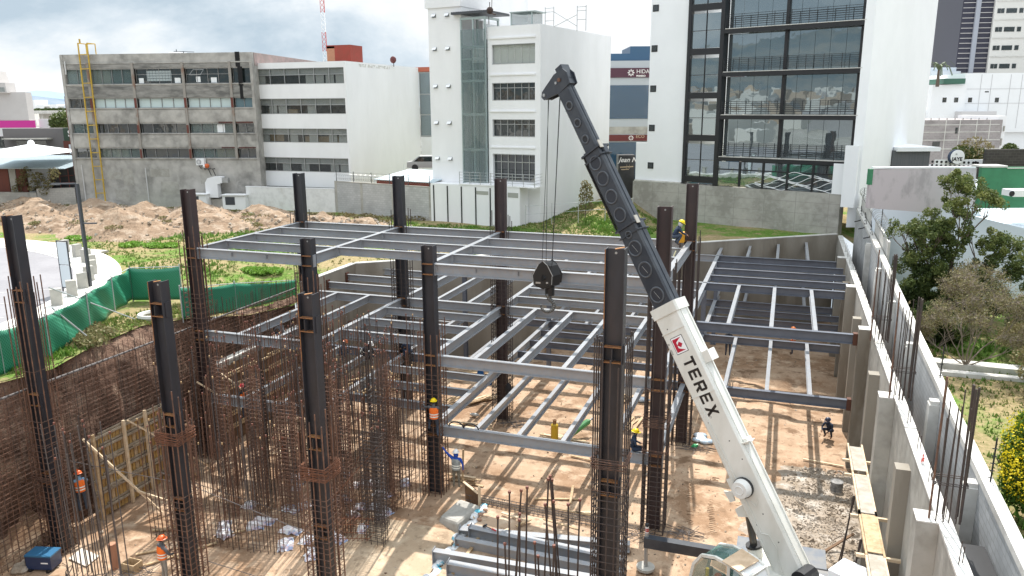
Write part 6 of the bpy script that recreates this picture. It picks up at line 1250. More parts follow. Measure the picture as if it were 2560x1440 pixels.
R3 = [[(0, 0), (.25, 0), (.25, 1), (0, 1)], [(.25, .79), (.76, .79), (.76, 1), (.25, 1)], [(.76, .34), (.9, .34), (1, .45), (1, .88), (.9, 1), (.76, 1)], [(.25, .34), (.76, .34), (.76, .54), (.25, .54)], [(.42, .34), (.70, 0), (1, 0), (.72, .34)]]
X_ = [[(0, 0), (.30, 0), (1, 1), (.70, 1)], [(.70, 0), (1, 0), (.30, 1), (0, 1)]]
s_ = 7.72
for gname, gl_ in zip('TEREX', (T_, E_, R3, E_, X_)): glyph(gl_, s_, .35, .46, -.19, 'lettering'); s_ -= .45
b = MB(); b.torus(L3(s_ + .08, -.12), .035, .005, cn, 14, 4); build(b, 'lettering', M['dgrey'], bs)
def poly(pl_, m_, nm, dz=.0):
 b = MB(); vs = [L3(8.55 - x, -.27 + y) + cn * dz for x, y in pl_]; b.add(vs + [v + cn * .003 for v in vs], [tuple(range(len(vs)))[::-1], tuple(range(len(vs), 2 * len(vs)))]); build(b, nm, m_, bs)
poly([(0, 0), (.62, 0), (.62, .50), (0, .50)], M['blackM'], 'emblem_border'); poly([(.02, .02), (.60, .02), (.60, .48), (.02, .48)], M['white2'], 'emblem_field', .0035)
rd = mat('emblem_red', (.45, .01, .04), .4)
for pl_ in ([(.07, .05), (.55, .05), (.55, .17), (.07, .17)], [(.07, .17), (.20, .17), (.07, .42)], [(.55, .17), (.42, .17), (.55, .42)], [(.31, .17), (.42, .28), (.31, .39), (.20, .28)]): poly(pl_, rd, 'emblem_shape', .007)
b = MB(); c0 = cpt(2.15, -.60, 0); c1 = Vector((13.95, -13.35, -5.0)); mid = c0.lerp(c1, .50); b.tube(c0, mid, .12, 14); build(b, 'cylinder_rod', mat('cylinder_chrome', (.16, .15, .14), .3, metal=.8), crn, smooth=False)
b = MB(); b.tube(mid, mid.lerp(c1, .06), .27, 16); build(b, 'cylinder_gland', M['blackM'], crn); b = MB(); b.tube(mid.lerp(c1, .03), c1, .24, 16); build(b, 'cylinder_barrel', cw, crn)
b = MB(); b.prism([(-.22, .1), (.28, .1), (.16, -.42), (-.1, -.42)], cpt(2.15, -.56, -.12), cdv, cup, cn * .24); build(b, 'cylinder_lug', cw, crn)
b = MB(); b.path([cpt(-.2, -.2, .34), cpt(.5, -.1, .35), cpt(.8, .05, .35), cpt(1.3, -.02, .35), cpt(1.4, -.25, .35), cpt(6.1, -.27, .35)], .016, 5); b.path([cpt(2.5, -.1, .36), cpt(2.3, .02, .38), cpt(2.5, .2, .36)], .012, 5); build(b, 'hydraulic_hose', cw, bs)
b = MB()
for s_, u_ in ((1.0, .2), (2.0, .12), (4.6, .15), (5.4, -.3), (6.6, .26), (8.9, -.2), (1.7, -.28), (3.9, .3)): b.tube(cpt(s_, u_, .33), cpt(s_, u_, .337), .022, 8)
build(b, 'side_bolt', M['blackM'], bs); b = MB(); cbox(b, 8.0, 8.2, -.48, -.40, .331, .334); cbox(b, 8.35, 8.42, -.46, -.38, .331, .334); build(b, 'warning_label', M['conc'], bs)
carr = mat('carrier_grey', (.10, .12, .15), .5, var=(.2, .19, .17), scale=3, amt=.5)
b = MB(); b.box(13.1, 16.1, -19.5, -10.8, -5.75, -5.05); build(b, 'carrier_deck', carr, crn)
b = MB(); b.tube((14.9, -14.4, -5.05), (14.9, -14.4, -4.75), .9, 24); build(b, 'turntable', M['blackM'], crn)
fa = Vector((-.857, .515, 0)); fb = Vector((-.515, -.857, 0)); CO = Vector((14.9, -14.4, 0))
def K(a, l, z): return CO + fa * a + fb * l + Vector((0, 0, z))
def kbox(mb, a0, a1, l0, l1, z0, z1): return mb.hexa([K(a0, l0, z0), K(a1, l0, z0), K(a1, l1, z0), K(a0, l1, z0), K(a0, l0, z1), K(a1, l0, z1), K(a1, l1, z1), K(a0, l1, z1)])
b = MB(); kbox(b, -2.6, 1.6, -.95, .45, -4.75, -4.2); build(b, 'superstructure', cw, crn)
b = MB(); kbox(b, -2.4, -1.1, -1.05, -.1, -4.2, -3.35); b2_ = b; build(b, 'engine_hood', M['white2'], crn)
b = MB(); b.tube(K(-.45, -.32, -3.9), K(-.45, .32, -3.9), .30, 16); build(b, 'winch_drum', M['blackM'], crn)
for (xw, yw) in ((13.2, -18), (16.0, -18), (13.2, -12.2), (16.0, -12.2)):
 b = MB(); b.tube((xw - .3, yw, -5.75), (xw + .3, yw, -5.75), .72, 20); w_ = build(b, 'wheel', M['blackM'], crn); b = MB(); b.tube((xw - .31, yw, -5.75), (xw + .31, yw, -5.75), .38, 16); build(b, 'rim', cw, w_)
for (ys, xe) in ((-11.9, 9.75), (-18.9, 9.8)):
 b = MB(); b.box(xe + .1, 13.3, ys - .16, ys + .16, -5.45, -5.06); og = build(b, 'outrigger_beam', cbk, crn)
 b = MB(); b.tube((xe + .18, ys, -4.9), (xe + .18, ys, -6.3), .075, 10); build(b, 'jack_leg', M['alum'], og); b = MB(); b.tube((xe + .18, ys, -6.38), (xe + .18, ys, -6.28), .34, 16); build(b, 'foot_pad', M['conc'], og)
 b = MB(); b.tube((xe + .18, ys, -5.05), (xe + .18, ys, -4.62), .07, 8); build(b, 'striped_post', mat('stripe_red', (.4, .05, .04), .5, var=(.7, .7, .7), scale=9, amt=1, lo=.49, hi=.51, stretch=(.1, .1, 1.6)), og); b = MB(); b.sphere((xe + .18, ys, -4.6), .09, 8, 4); build(b, 'post_cap', M['blackM'], og)
def cabp(a, l, z): return K(a, l, z)
prof_ = [(-.95, -5.1), (-.95, -3.95), (-.72, -3.5), (-.3, -3.36), (.45, -3.34), (.95, -3.5), (1.25, -3.95), (1.36, -4.5), (1.30, -5.1)]; AO = 1.05; LO, LI = 1.98, 1.02
def cp(i, l): a, z = prof_[i]; return K(a + AO, l, z)
for l in (LI, LO):
 b = MB();
 for i in range(1, len(prof_)): b.bar(cp(i - 1, l), cp(i, l), .09, .09)
 b.bar(cp(0, l), cp(8, l), .12); b.bar(K(AO - .05, l, -5.1), K(AO - .05, l, -3.36), .09); build(b, 'cab_frame', cw, crn)
b = MB()
for i in (1, 2, 3): b.bar(cp(i, LI), cp(i, LO), .08)
build(b, 'cab_crossbar', cw, crn)
cgl = glassmat('cab_glass', (.10, .22, .20), .03, alpha=.45)
b = MB()
for i in (3, 4, 5, 6, 7): q = [cp(i, LI), cp(i + 1, LI), cp(i + 1, LO), cp(i, LO)] if i < 8 else 0; b.add(q + [v - Vector((0, 0, .02)) for v in q], [(0, 1, 2, 3), (7, 6, 5, 4)])
build(b, 'windscreen', cgl, crn)
for l in (LI, LO):
 b = MB(); q = [K(AO + a, l, z) for a, z in ((.05, -4.4), (1.25, -4.4), (1.15, -3.95), (.85, -3.58), (.42, -3.43), (.05, -3.43))]; b.add(q, [tuple(range(6))]); q = [K(AO + a, l, z) for a, z in ((-.85, -4.4), (-.12, -4.4), (-.12, -3.45), (-.3, -3.46), (-.68, -3.58), (-.86, -3.95))]; b.add(q, [tuple(range(6))]); build(b, 'side_glass', cgl, crn)
 b = MB(); q = [K(AO + a, l, z) for a, z in ((-.95, -5.1), (1.32, -5.1), (1.34, -4.45), (-.95, -4.45))]; b.add(q + [v + fb * .02 for v in q], [(0, 1, 2, 3), (7, 6, 5, 4)]); build(b, 'cab_door', cw, crn)
b = MB(); q = [cp(1, LI), cp(2, LI), cp(3, LI), K(AO + .0, LI, -3.35), K(AO + .0, LO, -3.35), cp(3, LO), cp(2, LO), cp(1, LO)]; b.add(q, [(0, 1, 6, 7), (1, 2, 5, 6), (2, 3, 4, 5)]); build(b, 'cab_roof', M['white2'], crn)
b = MB(); b.hexa([K(AO - .55, LI + .1, -3.335), K(AO + .15, LI - .02, -3.30), K(AO + .15, LO + .08, -3.30), K(AO - .5, LO + .12, -3.335), K(AO - .55, LI + .1, -3.31), K(AO + .15, LI - .02, -3.28), K(AO + .15, LO + .08, -3.28), K(AO - .5, LO + .12, -3.31)]); build(b, 'plywood_sheet', mat('pale_plywood', (.62, .47, .33), .7, var=(.45, .32, .2), scale=3, amt=.7), label='worn plywood sheet laid on the roof of the crane cab', cat='plywood')
b = MB(); kbox(b, AO - .6, AO - .1, LI + .25, LO - .2, -5.1, -4.55); kbox(b, AO - .7, AO - .55, LI + .25, LO - .2, -4.6, -3.8); build(b, 'seat', M['blackM'], crn)
b = MB(); kbox(b, AO + .3, AO + 1.1, LI + .2, LO - .1, -5.1, -4.9); b.torus(K(AO + .55, (LI + LO) / 2, -4.3), .18, .02, (-.6, .36, .8), 16, 5); b.bar(K(AO + .7, (LI + LO) / 2, -4.9), K(AO + .55, (LI + LO) / 2, -4.3), .05); kbox(b, AO + .95, AO + 1.05, LI + .3, LI + .6, -4.5, -4.2); build(b, 'controls', M['blackM'], crn)
b = MB(); b.sphere(K(AO + .5, LO - .3, -4.15), .13, 8, 5, sc=(1, 1, .8)); build(b, 'cap', mat('orange_red_cloth', (.55, .10, .04), .8), label='orange red cap lying inside the crane cab', cat='cap'); b = MB(); b.tube(K(AO + .85, LO - .2, -4.4), K(AO + .85, LO - .2, -4.0), .06, 8); build(b, 'bottle', mat('yellow_plastic', (.75, .55, .02), .4), label='yellow bottle standing at the front of the crane cab', cat='bottle')
# people
SK = mat('skin_tan', (.30, .16, .10), .6); JN = {}
def cloth(name, c, v=.7): return mat('cloth_' + name, c, .85, var=tuple(k * v for k in c), scale=7, amt=.7, bump=.01, bscale=12)
HI = cloth('hi_vis_orange', (.85, .17, .02), .85); SILV = mat('reflective_tape', (.75, .76, .70), .35)
def person(label, at, rz, joints, shirt, trousers, helmet, vest=None, boots=(.10, .06, .04), sleeves=True, hood=None, scale=1.0):
 """joints: dict of local joint positions (x right, y forward, z up)"""
 J = {k: Vector(v) * scale for k, v in joints.items()}
 root = empty('person', at, label, 'person', None, rz)
 bones = [('pel', 'chest', 's', .155, .17), ('chest', 'neck', 's', .17, .062), ('neck', 'head', 'k', .06, .085), ('head', 'crown', 'k', .098, .078)]
 for s in 'LR': bones += [('chest', 'sh' + s, 's', .13, .075), ('sh' + s, 'el' + s, 's', .068, .05), ('el' + s, 'wr' + s, 's' if sleeves else 'k', .047, .032), ('wr' + s, 'hd' + s, 'k', .033, .036), ('pel', 'hip' + s, 't', .14, .10), ('hip' + s, 'kn' + s, 't', .10, .068), ('kn' + s, 'an' + s, 't', .065, .05), ('an' + s, 'to' + s, 'b', .05, .045)]
 vs = []; idx = {}; rad = {}; ed = []
 def vid(k):
  if k not in idx: idx[k] = len(vs); vs.append(J[k]); rad[k] = .05
  return idx[k]
 for a, b_, _, r0, r1 in bones: ed.append((vid(a), vid(b_))); rad[a] = max(rad.get(a, 0) if a in ('pel', 'chest') else 0, r0); rad[b_] = r1
 rad.update(pel=.15, chest=.165, neck=.06, head=.088, crown=.07)
 for s in 'LR': rad['sh' + s] = .075; rad['hip' + s] = .10
 for s, sg in (('L', -1), ('R', 1)):    # fingers and thumb
  h = J['hd' + s]; w = J['wr' + s]; d = (h - w).normalized(); sd = d.cross(Vector((0, 0, 1))); sd = sd.normalized() if sd.length > .1 else Vector((1, 0, 0)); pn = d.cross(sd).normalized()
  for f in range(4):
   ln = (.070, .082, .076, .058)[f]; o = sd * (f - 1.5) * .022; k0, k1, k2 = f'f{s}{f}a', f'f{s}{f}b', f'f{s}{f}c'
   J[k0] = h + o + d * .02; J[k1] = J[k0] + (d + pn * .25).normalized() * ln * .55; J[k2] = J[k1] + (d * .6 + pn * .8).normalized() * ln * .45
   for k in (k0, k1, k2): vid(k); rad[k] = .0095
   ed += [(idx['hd' + s], idx[k0]), (idx[k0], idx[k1]), (idx[k1], idx[k2])]; bones += [('hd' + s, k0, 'k', 0, 0), (k0, k2, 'k', 0, 0)]
  k0, k1 = f't{s}a', f't{s}b'; J[k0] = w.lerp(h, .45) + sd * .045 * sg; J[k1] = J[k0] + (d * .8 + sd * sg * .5).normalized() * .05
  for k in (k0, k1): vid(k); rad[k] = .011
  ed += [(idx['hd' + s], idx[k0]), (idx[k0], idx[k1])]; bones += [('hd' + s, k0, 'k', 0, 0), (k0, k1, 'k', 0, 0)]
 me = bpy.data.meshes.new('body'); me.from_pydata([tuple(v) for v in vs], ed, []); ob = bpy.data.objects.new('body_tmp', me); COL.objects.link(ob)
 sm = ob.modifiers.new('skin', 'SKIN'); ss = ob.modifiers.new('sub', 'SUBSURF'); ss.levels = 1; ss.render_levels = 1
 names = {v: k for k, v in idx.items()}
 for i, sv in enumerate(me.skin_vertices[0].data):
  r_ = rad[names[i]] * scale; sv.radius = (r_, r_ * (.8 if names[i] in ('pel', 'chest') else 1)); sv.use_root = names[i] == 'pel'
 dg = bpy.context.evaluated_depsgraph_get(); nm = bpy.data.meshes.new_from_object(ob.evaluated_get(dg)); bpy.data.objects.remove(ob)
 nm.name = 'body'; nm.materials.clear(); ms = {'k': SK, 's': shirt, 't': trousers, 'b': cloth('boots_%d' % int(boots[0] * 100), boots)}; ks = list(ms)
 for k in ks: nm.materials.append(ms[k])
 seg = [(J[a], J[b_], t, max(.02, rad.get(a, .02))) for a, b_, t, *_ in bones]
 for f in nm.polygons:
  c = f.center; best = None
  for a, b_, t, rr_ in seg:
   ab = b_ - a; q = max(0, min(1, (c - a).dot(ab) / max(1e-9, ab.length_squared))); dd = (c - a - ab * q).length - rr_ * .6
   if best is None or dd < best[0]: best = (dd, t)
  f.material_index = ks.index(best[1]); f.use_smooth = True
 put('body', nm, root)
 hd_ = J['head'].lerp(J['crown'], .5); upv = (J['crown'] - J['head']).normalized(); fw = Vector(J.get('face', (0, 1, 0))); fw = (fw - upv * fw.dot(upv)).normalized(); sdv = fw.cross(upv)
 b = MB()
 for s in (-1, 1): b.sphere(hd_ + fw * .085 * scale + sdv * s * .034 + upv * .0, .012, 6, 4)
 b.tube(hd_ + fw * .08 - upv * .005, hd_ + fw * .118 - upv * .035, .012, 6, .018); build2(b, 'face_features', SK, root)
 b = MB(); b.bar(hd_ + fw * .088 - upv * .062 - sdv * .025, hd_ + fw * .088 - upv * .062 + sdv * .025, .01);
 for s in (-1, 1): b.sphere(hd_ + fw * .095 * scale + sdv * s * .034 + upv * .002, .007, 6, 4)
 build2(b, 'eyes_and_mouth', M['blackM'], root)
 b = MB();
 for s in (-1, 1): b.sphere(hd_ + sdv * s * .09 - upv * .01, .022, 6, 4, sc=(.5, 1, 1.2))
 build2(b, 'ears', SK, root); b = MB(); b.sphere(hd_ - fw * .02 + upv * .015, .1, 10, 5, sc=(1, 1, .95)); build2(b, 'hair', mat('black_hair', (.01, .008, .007), .7), root, True)
 if helmet:
  b = MB(); c = hd_ + upv * .045; n = 14; m_ = 6; o0 = len(b.v)
  for j in range(m_ + 1):
   ph = math.pi / 2 * j / m_
   for i in range(n): t = 2 * math.pi * i / n; b.v.append(tuple(c + (sdv * math.cos(t) + fw * math.sin(t) * 1.12) * .132 * math.cos(ph) + upv * .125 * math.sin(ph)))
  for j in range(m_):
   for i in range(n): b.f.append((j * n + i, j * n + (i + 1) % n, (j + 1) * n + (i + 1) % n, (j + 1) * n + i)); b.m.append(0)
  vs_ = [c + (sdv * math.cos(t) * r_ + fw * math.sin(t) * r_ * (1.12 if math.sin(t) < 0 else 1.35)) + upv * z_ for r_, z_ in ((.13, .006), (.158, -.008)) for t in [2 * math.pi * i / n for i in range(n)]]
  b.add(vs_, [(i, (i + 1) % n, (i + 1) % n + n, i + n) for i in range(n)]); b.bar(c - fw * .1 + upv * .10, c + fw * .1 + upv * .115, .03, .02, up=upv)
  build2(b, 'hard_hat', mat('helmet_' + helmet[0], helmet[1], .35), root, True)
 if hood: b = MB(); b.sphere(hd_ - upv * .07 - fw * .01, .112, 10, 6, sc=(1, 1, 1.25)); build2(b, 'head_cloth', hood, root, True)
 if vest:
  ch, pl_ = J['chest'], J['pel']; up_ = (J['neck'] - pl_).normalized(); sx = (J['shR'] - J['shL']).normalized(); fy = up_.cross(sx).normalized(); b = MB(); n = 16; rings = [(0.02, .185, .158), (.25, .19, .165), (.5, .20, .17), (.75, .205, .165), (.93, .165, .125)]; base = pl_ - up_ * .06; H_ = (J['neck'] - base).length * .95
  for q, a_, c_ in rings:
   for i in range(n): t = 2 * math.pi * i / n; b.v.append(tuple(base + up_ * H_ * q + sx * a_ * scale * math.cos(t) + fy * c_ * scale * math.sin(t)))
  for j in range(len(rings) - 1):
   for i in range(n): b.f.append((j * n + i, j * n + (i + 1) % n, (j + 1) * n + (i + 1) % n, (j + 1) * n + i)); b.m.append(0)
  build2(b, 'vest', vest, root, True)
  b = MB()
  for q, a_, c_ in ((.16, .192, .165), (.36, .198, .172)):
   for dz in (0, .05):
    for i in range(n): t = 2 * math.pi * i / n; b.v.append(tuple(base + up_ * (H_ * q + dz) + sx * a_ * scale * math.cos(t) + fy * c_ * scale * math.sin(t)))
   o = len(b.v) - 2 * n
   for i in range(n): b.f.append((o + i, o + (i + 1) % n, o + (i + 1) % n + n, o + i + n)); b.m.append(0)
  build2(b, 'reflective_bands', SILV, root)
 return root
def build2(mb, name, m, parent, smooth=False):
 me = mb.mesh(name, [m], (0, 0, 0), smooth); return put(name, me, parent)
def stand(**k):
 d = dict(pel=(0, 0, .95), chest=(0, .02, 1.27), neck=(0, .02, 1.47), head=(0, .04, 1.57), crown=(0, .05, 1.70), face=(0, 1, 0), shL=(-.19, 0, 1.41), shR=(.19, 0, 1.41), elL=(-.26, .02, 1.13), elR=(.26, .02, 1.13), wrL=(-.25, .14, .90), wrR=(.25, .14, .90), hdL=(-.25, .18, .83), hdR=(.25, .18, .83), hipL=(-.10, 0, .90), hipR=(.10, 0, .90), knL=(-.11, .04, .50), knR=(.11, .03, .50), anL=(-.12, 0, .09), anR=(.12, 0, .09), toL=(-.13, .16, .05), toR=(.13, .16, .05)); d.update(k); return d
def squat(**k):
 d = dict(pel=(0, -.10, .38), chest=(0, .12, .68), neck=(0, .22, .88), head=(0, .27, .97), crown=(0, .33, 1.08), face=(0, 1, -.3), shL=(-.19, .18, .82), shR=(.19, .18, .82), elL=(-.27, .30, .60), elR=(.27, .30, .60), wrL=(-.16, .50, .50), wrR=(.16, .50, .50), hdL=(-.14, .57, .47), hdR=(.14, .57, .47), hipL=(-.12, -.06, .38), hipR=(.12, -.06, .38), knL=(-.20, .30, .52), knR=(.20, .30, .52), anL=(-.17, .08, .10), anR=(.17, .08, .10), toL=(-.18, .24, .05), toR=(.18, .24, .05)); d.update(k); return d
jean = cloth('dark_jeans', (.045, .06, .09)); navy = cloth('navy', (.02, .035, .07)); greyc = cloth('grey_hoodie', (.11, .11, .12)); khaki = cloth('camo_khaki', (.20, .18, .14), .5); blueS = cloth('royal_blue', (.015, .07, .40)); ltb = cloth('light_denim', (.20, .32, .46)); dark = cloth('black_cloth', (.02, .02, .025))
ORG = ('orange', (.75, .13, .03)); YEL = ('yellow', (.85, .62, .0)); WHI = ('white', (.75, .75, .75)); RED = ('red', (.55, .03, .05)); BLU = ('blue', (.03, .18, .55))
person('worker in orange vest and yellow hard hat climbing the rebar cage of the third column', (.30, -9.45, -3.55), R(20), stand(shL=(-.19, .06, 1.41), elL=(-.36, .26, 1.30), wrL=(-.50, .42, 1.38), hdL=(-.55, .47, 1.42), elR=(.2, .28, 1.22), wrR=(-.05, .45, 1.30), hdR=(-.12, .50, 1.33), knL=(-.22, .34, .72), anL=(-.24, .26, .32), toL=(-.25, .42, .30), knR=(.12, .16, .50), anR=(.14, .02, .10), toR=(.15, .17, .06)), greyc, jean, YEL, HI)
person('worker with white hard hat, blue sleeves and silver grey vest reaching up to the cage', (1.32, -9.55, -5.72), R(12), stand(shL=(-.19, .04, 1.43), elL=(-.42, .10, 1.60), wrL=(-.60, .18, 1.80), hdL=(-.64, .20, 1.88), elR=(.30, -.02, 1.15), wrR=(.30, .02, .90), hdR=(.30, .04, .82)), blueS, khaki, WHI, mat('silver_vest', (.30, .32, .31), .6, var=(.16, .17, .17), scale=8, amt=.7), boots=(.20, .09, .04), hood=blueS)
person('worker in orange hard hat and vest standing against the left rebar mesh', (-12.0, -16.6, -5.45), R(60), stand(elL=(-.30, .16, 1.2), wrL=(-.20, .36, 1.22), hdL=(-.18, .43, 1.24), elR=(.30, .16, 1.18), wrR=(.2, .34, 1.1), hdR=(.18, .42, 1.1), knL=(-.12, .15, .52)), ltb, jean, ORG, HI)
person('worker in orange vest and grey sleeves, back turned, at the foot of the second column', (-6.62, -18.15, -6.45), R(-20), stand(elR=(.32, .1, 1.12), wrR=(.30, .34, 1.05), hdR=(.29, .42, 1.05), elL=(-.3, .05, 1.13), wrL=(-.25, .28, 1.0), hdL=(-.22, .36, 1.0)), greyc, cloth('dusty_trousers', (.30, .28, .25)), ORG, HI)
person('worker with red hard hat and orange vest leaning by the rear shuttering', (-10.75, -7.9, -4.7), R(80), stand(elL=(-.3, .2, 1.2), wrL=(-.25, .45, 1.2), hdL=(-.24, .52, 1.2)), dark, jean, RED, HI)
person('worker in yellow hard hat and orange vest between the left floor joists', (-9.3, -4.6, -5.9), R(30), stand(), greyc, jean, YEL, HI)
person('worker in orange vest half hidden behind the second short column', (-7.6, -9.2, -6.5), R(150), stand(), cloth('white_shirt', (.5, .5, .5)), jean, ORG, HI)
person('worker with a blue hard hat low behind the left joists', (-11.3, -3.7, -2.0), R(70), squat(), greyc, jean, BLU)
person('crouching worker in navy jacket with orange stripes working on the lower joists', (-8.2, -3.0, -3.0), R(-60), squat(), navy, navy, ('orange_b', (.6, .15, .05)), None)
person('bent worker in black jacket with silver bands beside the crouching one', (-7.0, -2.4, -3.1), R(-90), squat(pel=(0, -.2, .5)), dark, dark, WHI, mat('black_vest', (.02, .02, .03), .8))
person('small worker in navy with a reflective stripe farther right on the lower joists', (-5.0, -1.2, -3.1), R(60), squat(), navy, navy, ('orange_b', (.6, .15, .05)))
person('stooping worker in dark blue jacket on the ground by the timber heap', (-8.9, -1.2, -6.4), R(-30), stand(pel=(0, -.1, .82), chest=(0, .15, 1.05), neck=(0, .33, 1.2), head=(0, .4, 1.25), crown=(0, .48, 1.34), shL=(-.19, .25, 1.15), shR=(.19, .25, 1.15), elL=(-.2, .4, .9), elR=(.2, .4, .9), wrL=(-.15, .5, .7), wrR=(.15, .5, .7), hdL=(-.15, .53, .62), hdR=(.15, .53, .62)), navy, jean, ('navy_cap', (.03, .04, .08)))
person('worker in navy hi vis jacket sitting on the girder behind the rightmost front column', (8.75, -8.75, -3.2), R(-75), dict(stand(), pel=(0, 0, .12), chest=(0, .06, .42), neck=(0, .08, .62), head=(0, .10, .72), crown=(0, .12, .85), shL=(-.19, .06, .56), shR=(.19, .06, .56), elL=(-.26, .12, .32), elR=(.26, .12, .32), wrL=(-.18, .32, .25), wrR=(.18, .32, .25), hdL=(-.16, .39, .24), hdR=(.16, .39, .24), hipL=(-.10, .04, .10), hipR=(.10, .04, .10), knL=(-.13, .46, .10), knR=(.13, .46, .10), anL=(-.13, .48, -.30), anR=(.13, .48, -.30), toL=(-.13, .62, -.34), toR=(.13, .62, -.34)), navy, navy, YEL)
person('worker in navy jacket and yellow hard hat crouching high on the upper deck', (9.15, -1.55, 4.02), R(-70), squat(), navy, jean, YEL, None, hood=cloth('white_shirt', (.5, .5, .5)))
person('worker in dark clothes squatting on the pit floor under the right girder', (16.9, 2.9, -6.42), R(150), squat(), navy, navy, ('navy_cap', (.03, .04, .08)), None, boots=(.25, .12, .08))
person('worker with yellow hard hat seen low between the far right joists', (11.2, 10.2, -4.9), R(0), stand(), dark, jean, YEL)
person('worker in orange far below the far right joists', (15.0, 12.2, -5.0), R(90), stand(), HI, jean, ('orange_c', (.8, .2, .03)), HI)
# timber work and small things
def plank(p, q, w, h, m, lab, name='timber', cat='timber', gp_=None, up=(0, 0, 1)):
 b = MB(); b.bar(p, q, w, h, up=up); return build(b, name, M[m] if isinstance(m, str) else m, label=lab, cat=cat, group=gp_)
fw = empty('formwork_panel', (-12.3, -13, ZG), 'large yellow boarded formwork panel with timber walers leaning on the left rebar mesh', 'formwork')
y0, y1, zb_0, zt0 = -15.6, -10.9, ZG + .05, -2.85
rr = random.Random(9); y = y0; k = 0
while y < y1:
 w = rr.uniform(.14, .22); b = MB(); b.box(-12.47, -12.44 + rr.uniform(0, .01), y, min(y1, y + w - .006), zb_0, zt0 + rr.uniform(-.04, .03)); build(b, 'board', M['woodY'] if rr.random() < .75 else M['wood'], fw); y += w + .035
for i, z in enumerate((-6.1, -5.4, -4.75, -4.1, -3.45, -2.95)):
 for dz in (0, .13): b = MB(); b.box(-12.43, -12.31, y0 - .05, y1 + .05, z + dz, z + dz + .09) if dz == 0 or i in (1, 3) else b.box(-12.43, -12.38, y0 + .5, y1 - .6, z + dz, z + dz + .07); build(b, 'waler', M['woodG'], fw)
for yy in (-15.5, -13.9, -12.7, -11.0): b = MB(); b.box(-12.305, -12.2, yy - .06, yy + .06, ZG + .03, zt0 + .22); build(b, 'upright', M['woodL'] if yy > -14 else M['wood'], fw)
for yy in (-14.6, -13.3, -11.9):
 for z in (-5.3, -4.0): b = MB(); b.box(-12.35, -12.28, yy - .22, yy + .22, z - .02, z + .05); build(b, 'cleat', M['woodG'], fw)
plank((-12.2, -16.0, -2.6), (-10.3, -14.3, -6.42), .12, .07, 'woodL', 'pale timber prop bracing the yellow formwork panel, the left one of the two', 'timber_prop', 'prop', 'timber props')
plank((-10.9, -14.9, -5.2), (-9.8, -13.7, -6.3), .11, .06, 'woodL', 'short second length lashed to the foot of the left timber prop', 'timber_prop', 'prop', 'timber props')
plank((-12.2, -13.7, -2.7), (-11.0, -10.2, -6.42), .11, .07, 'woodL', 'pale timber prop bracing the yellow formwork panel, passing behind the second front column', 'timber_prop', 'prop', 'timber props')
plank((-12.1, -9.5, -2.4), (-9.4, -6.2, -6.42), .10, .07, 'woodL', 'long thin timber prop rising to the corner column through the thicket', 'timber_prop', 'prop', 'timber props')
plank((-12.05, -7.9, -2.5), (-10.9, -7.4, -3.6), .10, .07, 'woodL', 'short timber board held by the worker with the red hard hat', 'timber_board', 'timber')
tr = empty('timber_trestle', (-11.7, -11.2, ZG), 'small timber trestle frame at the foot of the yellow formwork panel', 'trestle')
for a, c_ in (((-12.0, -11.3, ZG), (-11.9, -11.2, -5.2)), ((-11.3, -11.6, ZG), (-11.95, -11.25, -5.3)), ((-11.2, -11.0, ZG), (-11.3, -11.6, -5.75)), ((-11.9, -11.3, -5.75), (-11.2, -11.2, -5.8)), ((-12.0, -11.2, ZG + .06), (-11.1, -11.3, ZG + .06))): b = MB(); b.bar(a, c_, .09, .07); build(b, 'strut', M['wood'], tr)
rf = empty('formwork_panel', (-12.1, -3.5, ZG), 'long brown shuttering with stepped walers along the rear left wall', 'formwork')
b = MB(); b.box(-12.6, -12.25, -8.3, -.25, -6.9, -2.15); build(b, 'concrete_core', M['conc'], rf); b = MB(); b.box(-12.62, -12.2, -8.32, -.24, -2.147, -2.05); build(b, 'core_top', M['concW'], rf)
y = -8.2
while y < -.3: b = MB(); b.box(-12.24, -12.20, y, y + .17, -6.45, -2.35 + rr.uniform(-.05, .05)); build(b, 'board', M['woodB'], rf); y += .19
for z in (-5.7, -5.0, -4.3, -3.6, -2.9):
 for s0, s1 in ((-8.0, -4.8), (-4.4, -1.0)): b = MB(); b.box(-12.19, -12.06, s0 + rr.uniform(-.3, .3), s1, z, z + .09); b.box(-12.19, -12.08, s0 + .4, s1 - .3, z + .14, z + .2); build(b, 'waler', M['wood'], rf)
fb2 = empty('formwork_panel', (1.9, -8.9, ZG), 'small dark boarded formwork corner beside the worker with blue sleeves', 'formwork')
for k in range(6): b = MB(); x = 1.55 + k * .12; b.box(x, x + .11, -9.15 - k * .05, -9.11 - k * .05, ZG, ZG + .98 - k * .05); build(b, 'board', M['woodB'], fb2)
b = MB(); b.bar((1.5, -9.2, ZG + .95), (2.3, -9.5, ZG + .68), .12, .04); build(b, 'top_board', M['woodL'], fb2); b = MB(); b.bar((2.38, -9.55, ZG - .3), (2.36, -9.5, ZG + 1.0), .09); build(b, 'upright', M['woodL'], fb2)
plank((1.2, -8.6, -5.8), (1.25, -8.55, -4.35), .08, .05, 'wood', 'thin upright stake behind the worker with blue sleeves', 'stake', 'timber')
b = MB(); b.hexa([(1.0, -11.2, -7.0), (2.35, -11.9, -7.0), (2.75, -9.7, -7.0), (1.5, -9.6, -7.0), (1.15, -11.0, -6.3), (2.2, -11.6, -6.05), (2.55, -9.9, -6.12), (1.6, -9.9, -5.95)]); o = build(b, 'concrete_block', M['conc'], label='rough tilted block of cast concrete at the edge of the raised sand slab', cat='concrete block'); md = o.modifiers.new('b', 'BEVEL'); md.width = .12; md.segments = 2
slab = MB(); nx3, ny3 = 40, 44
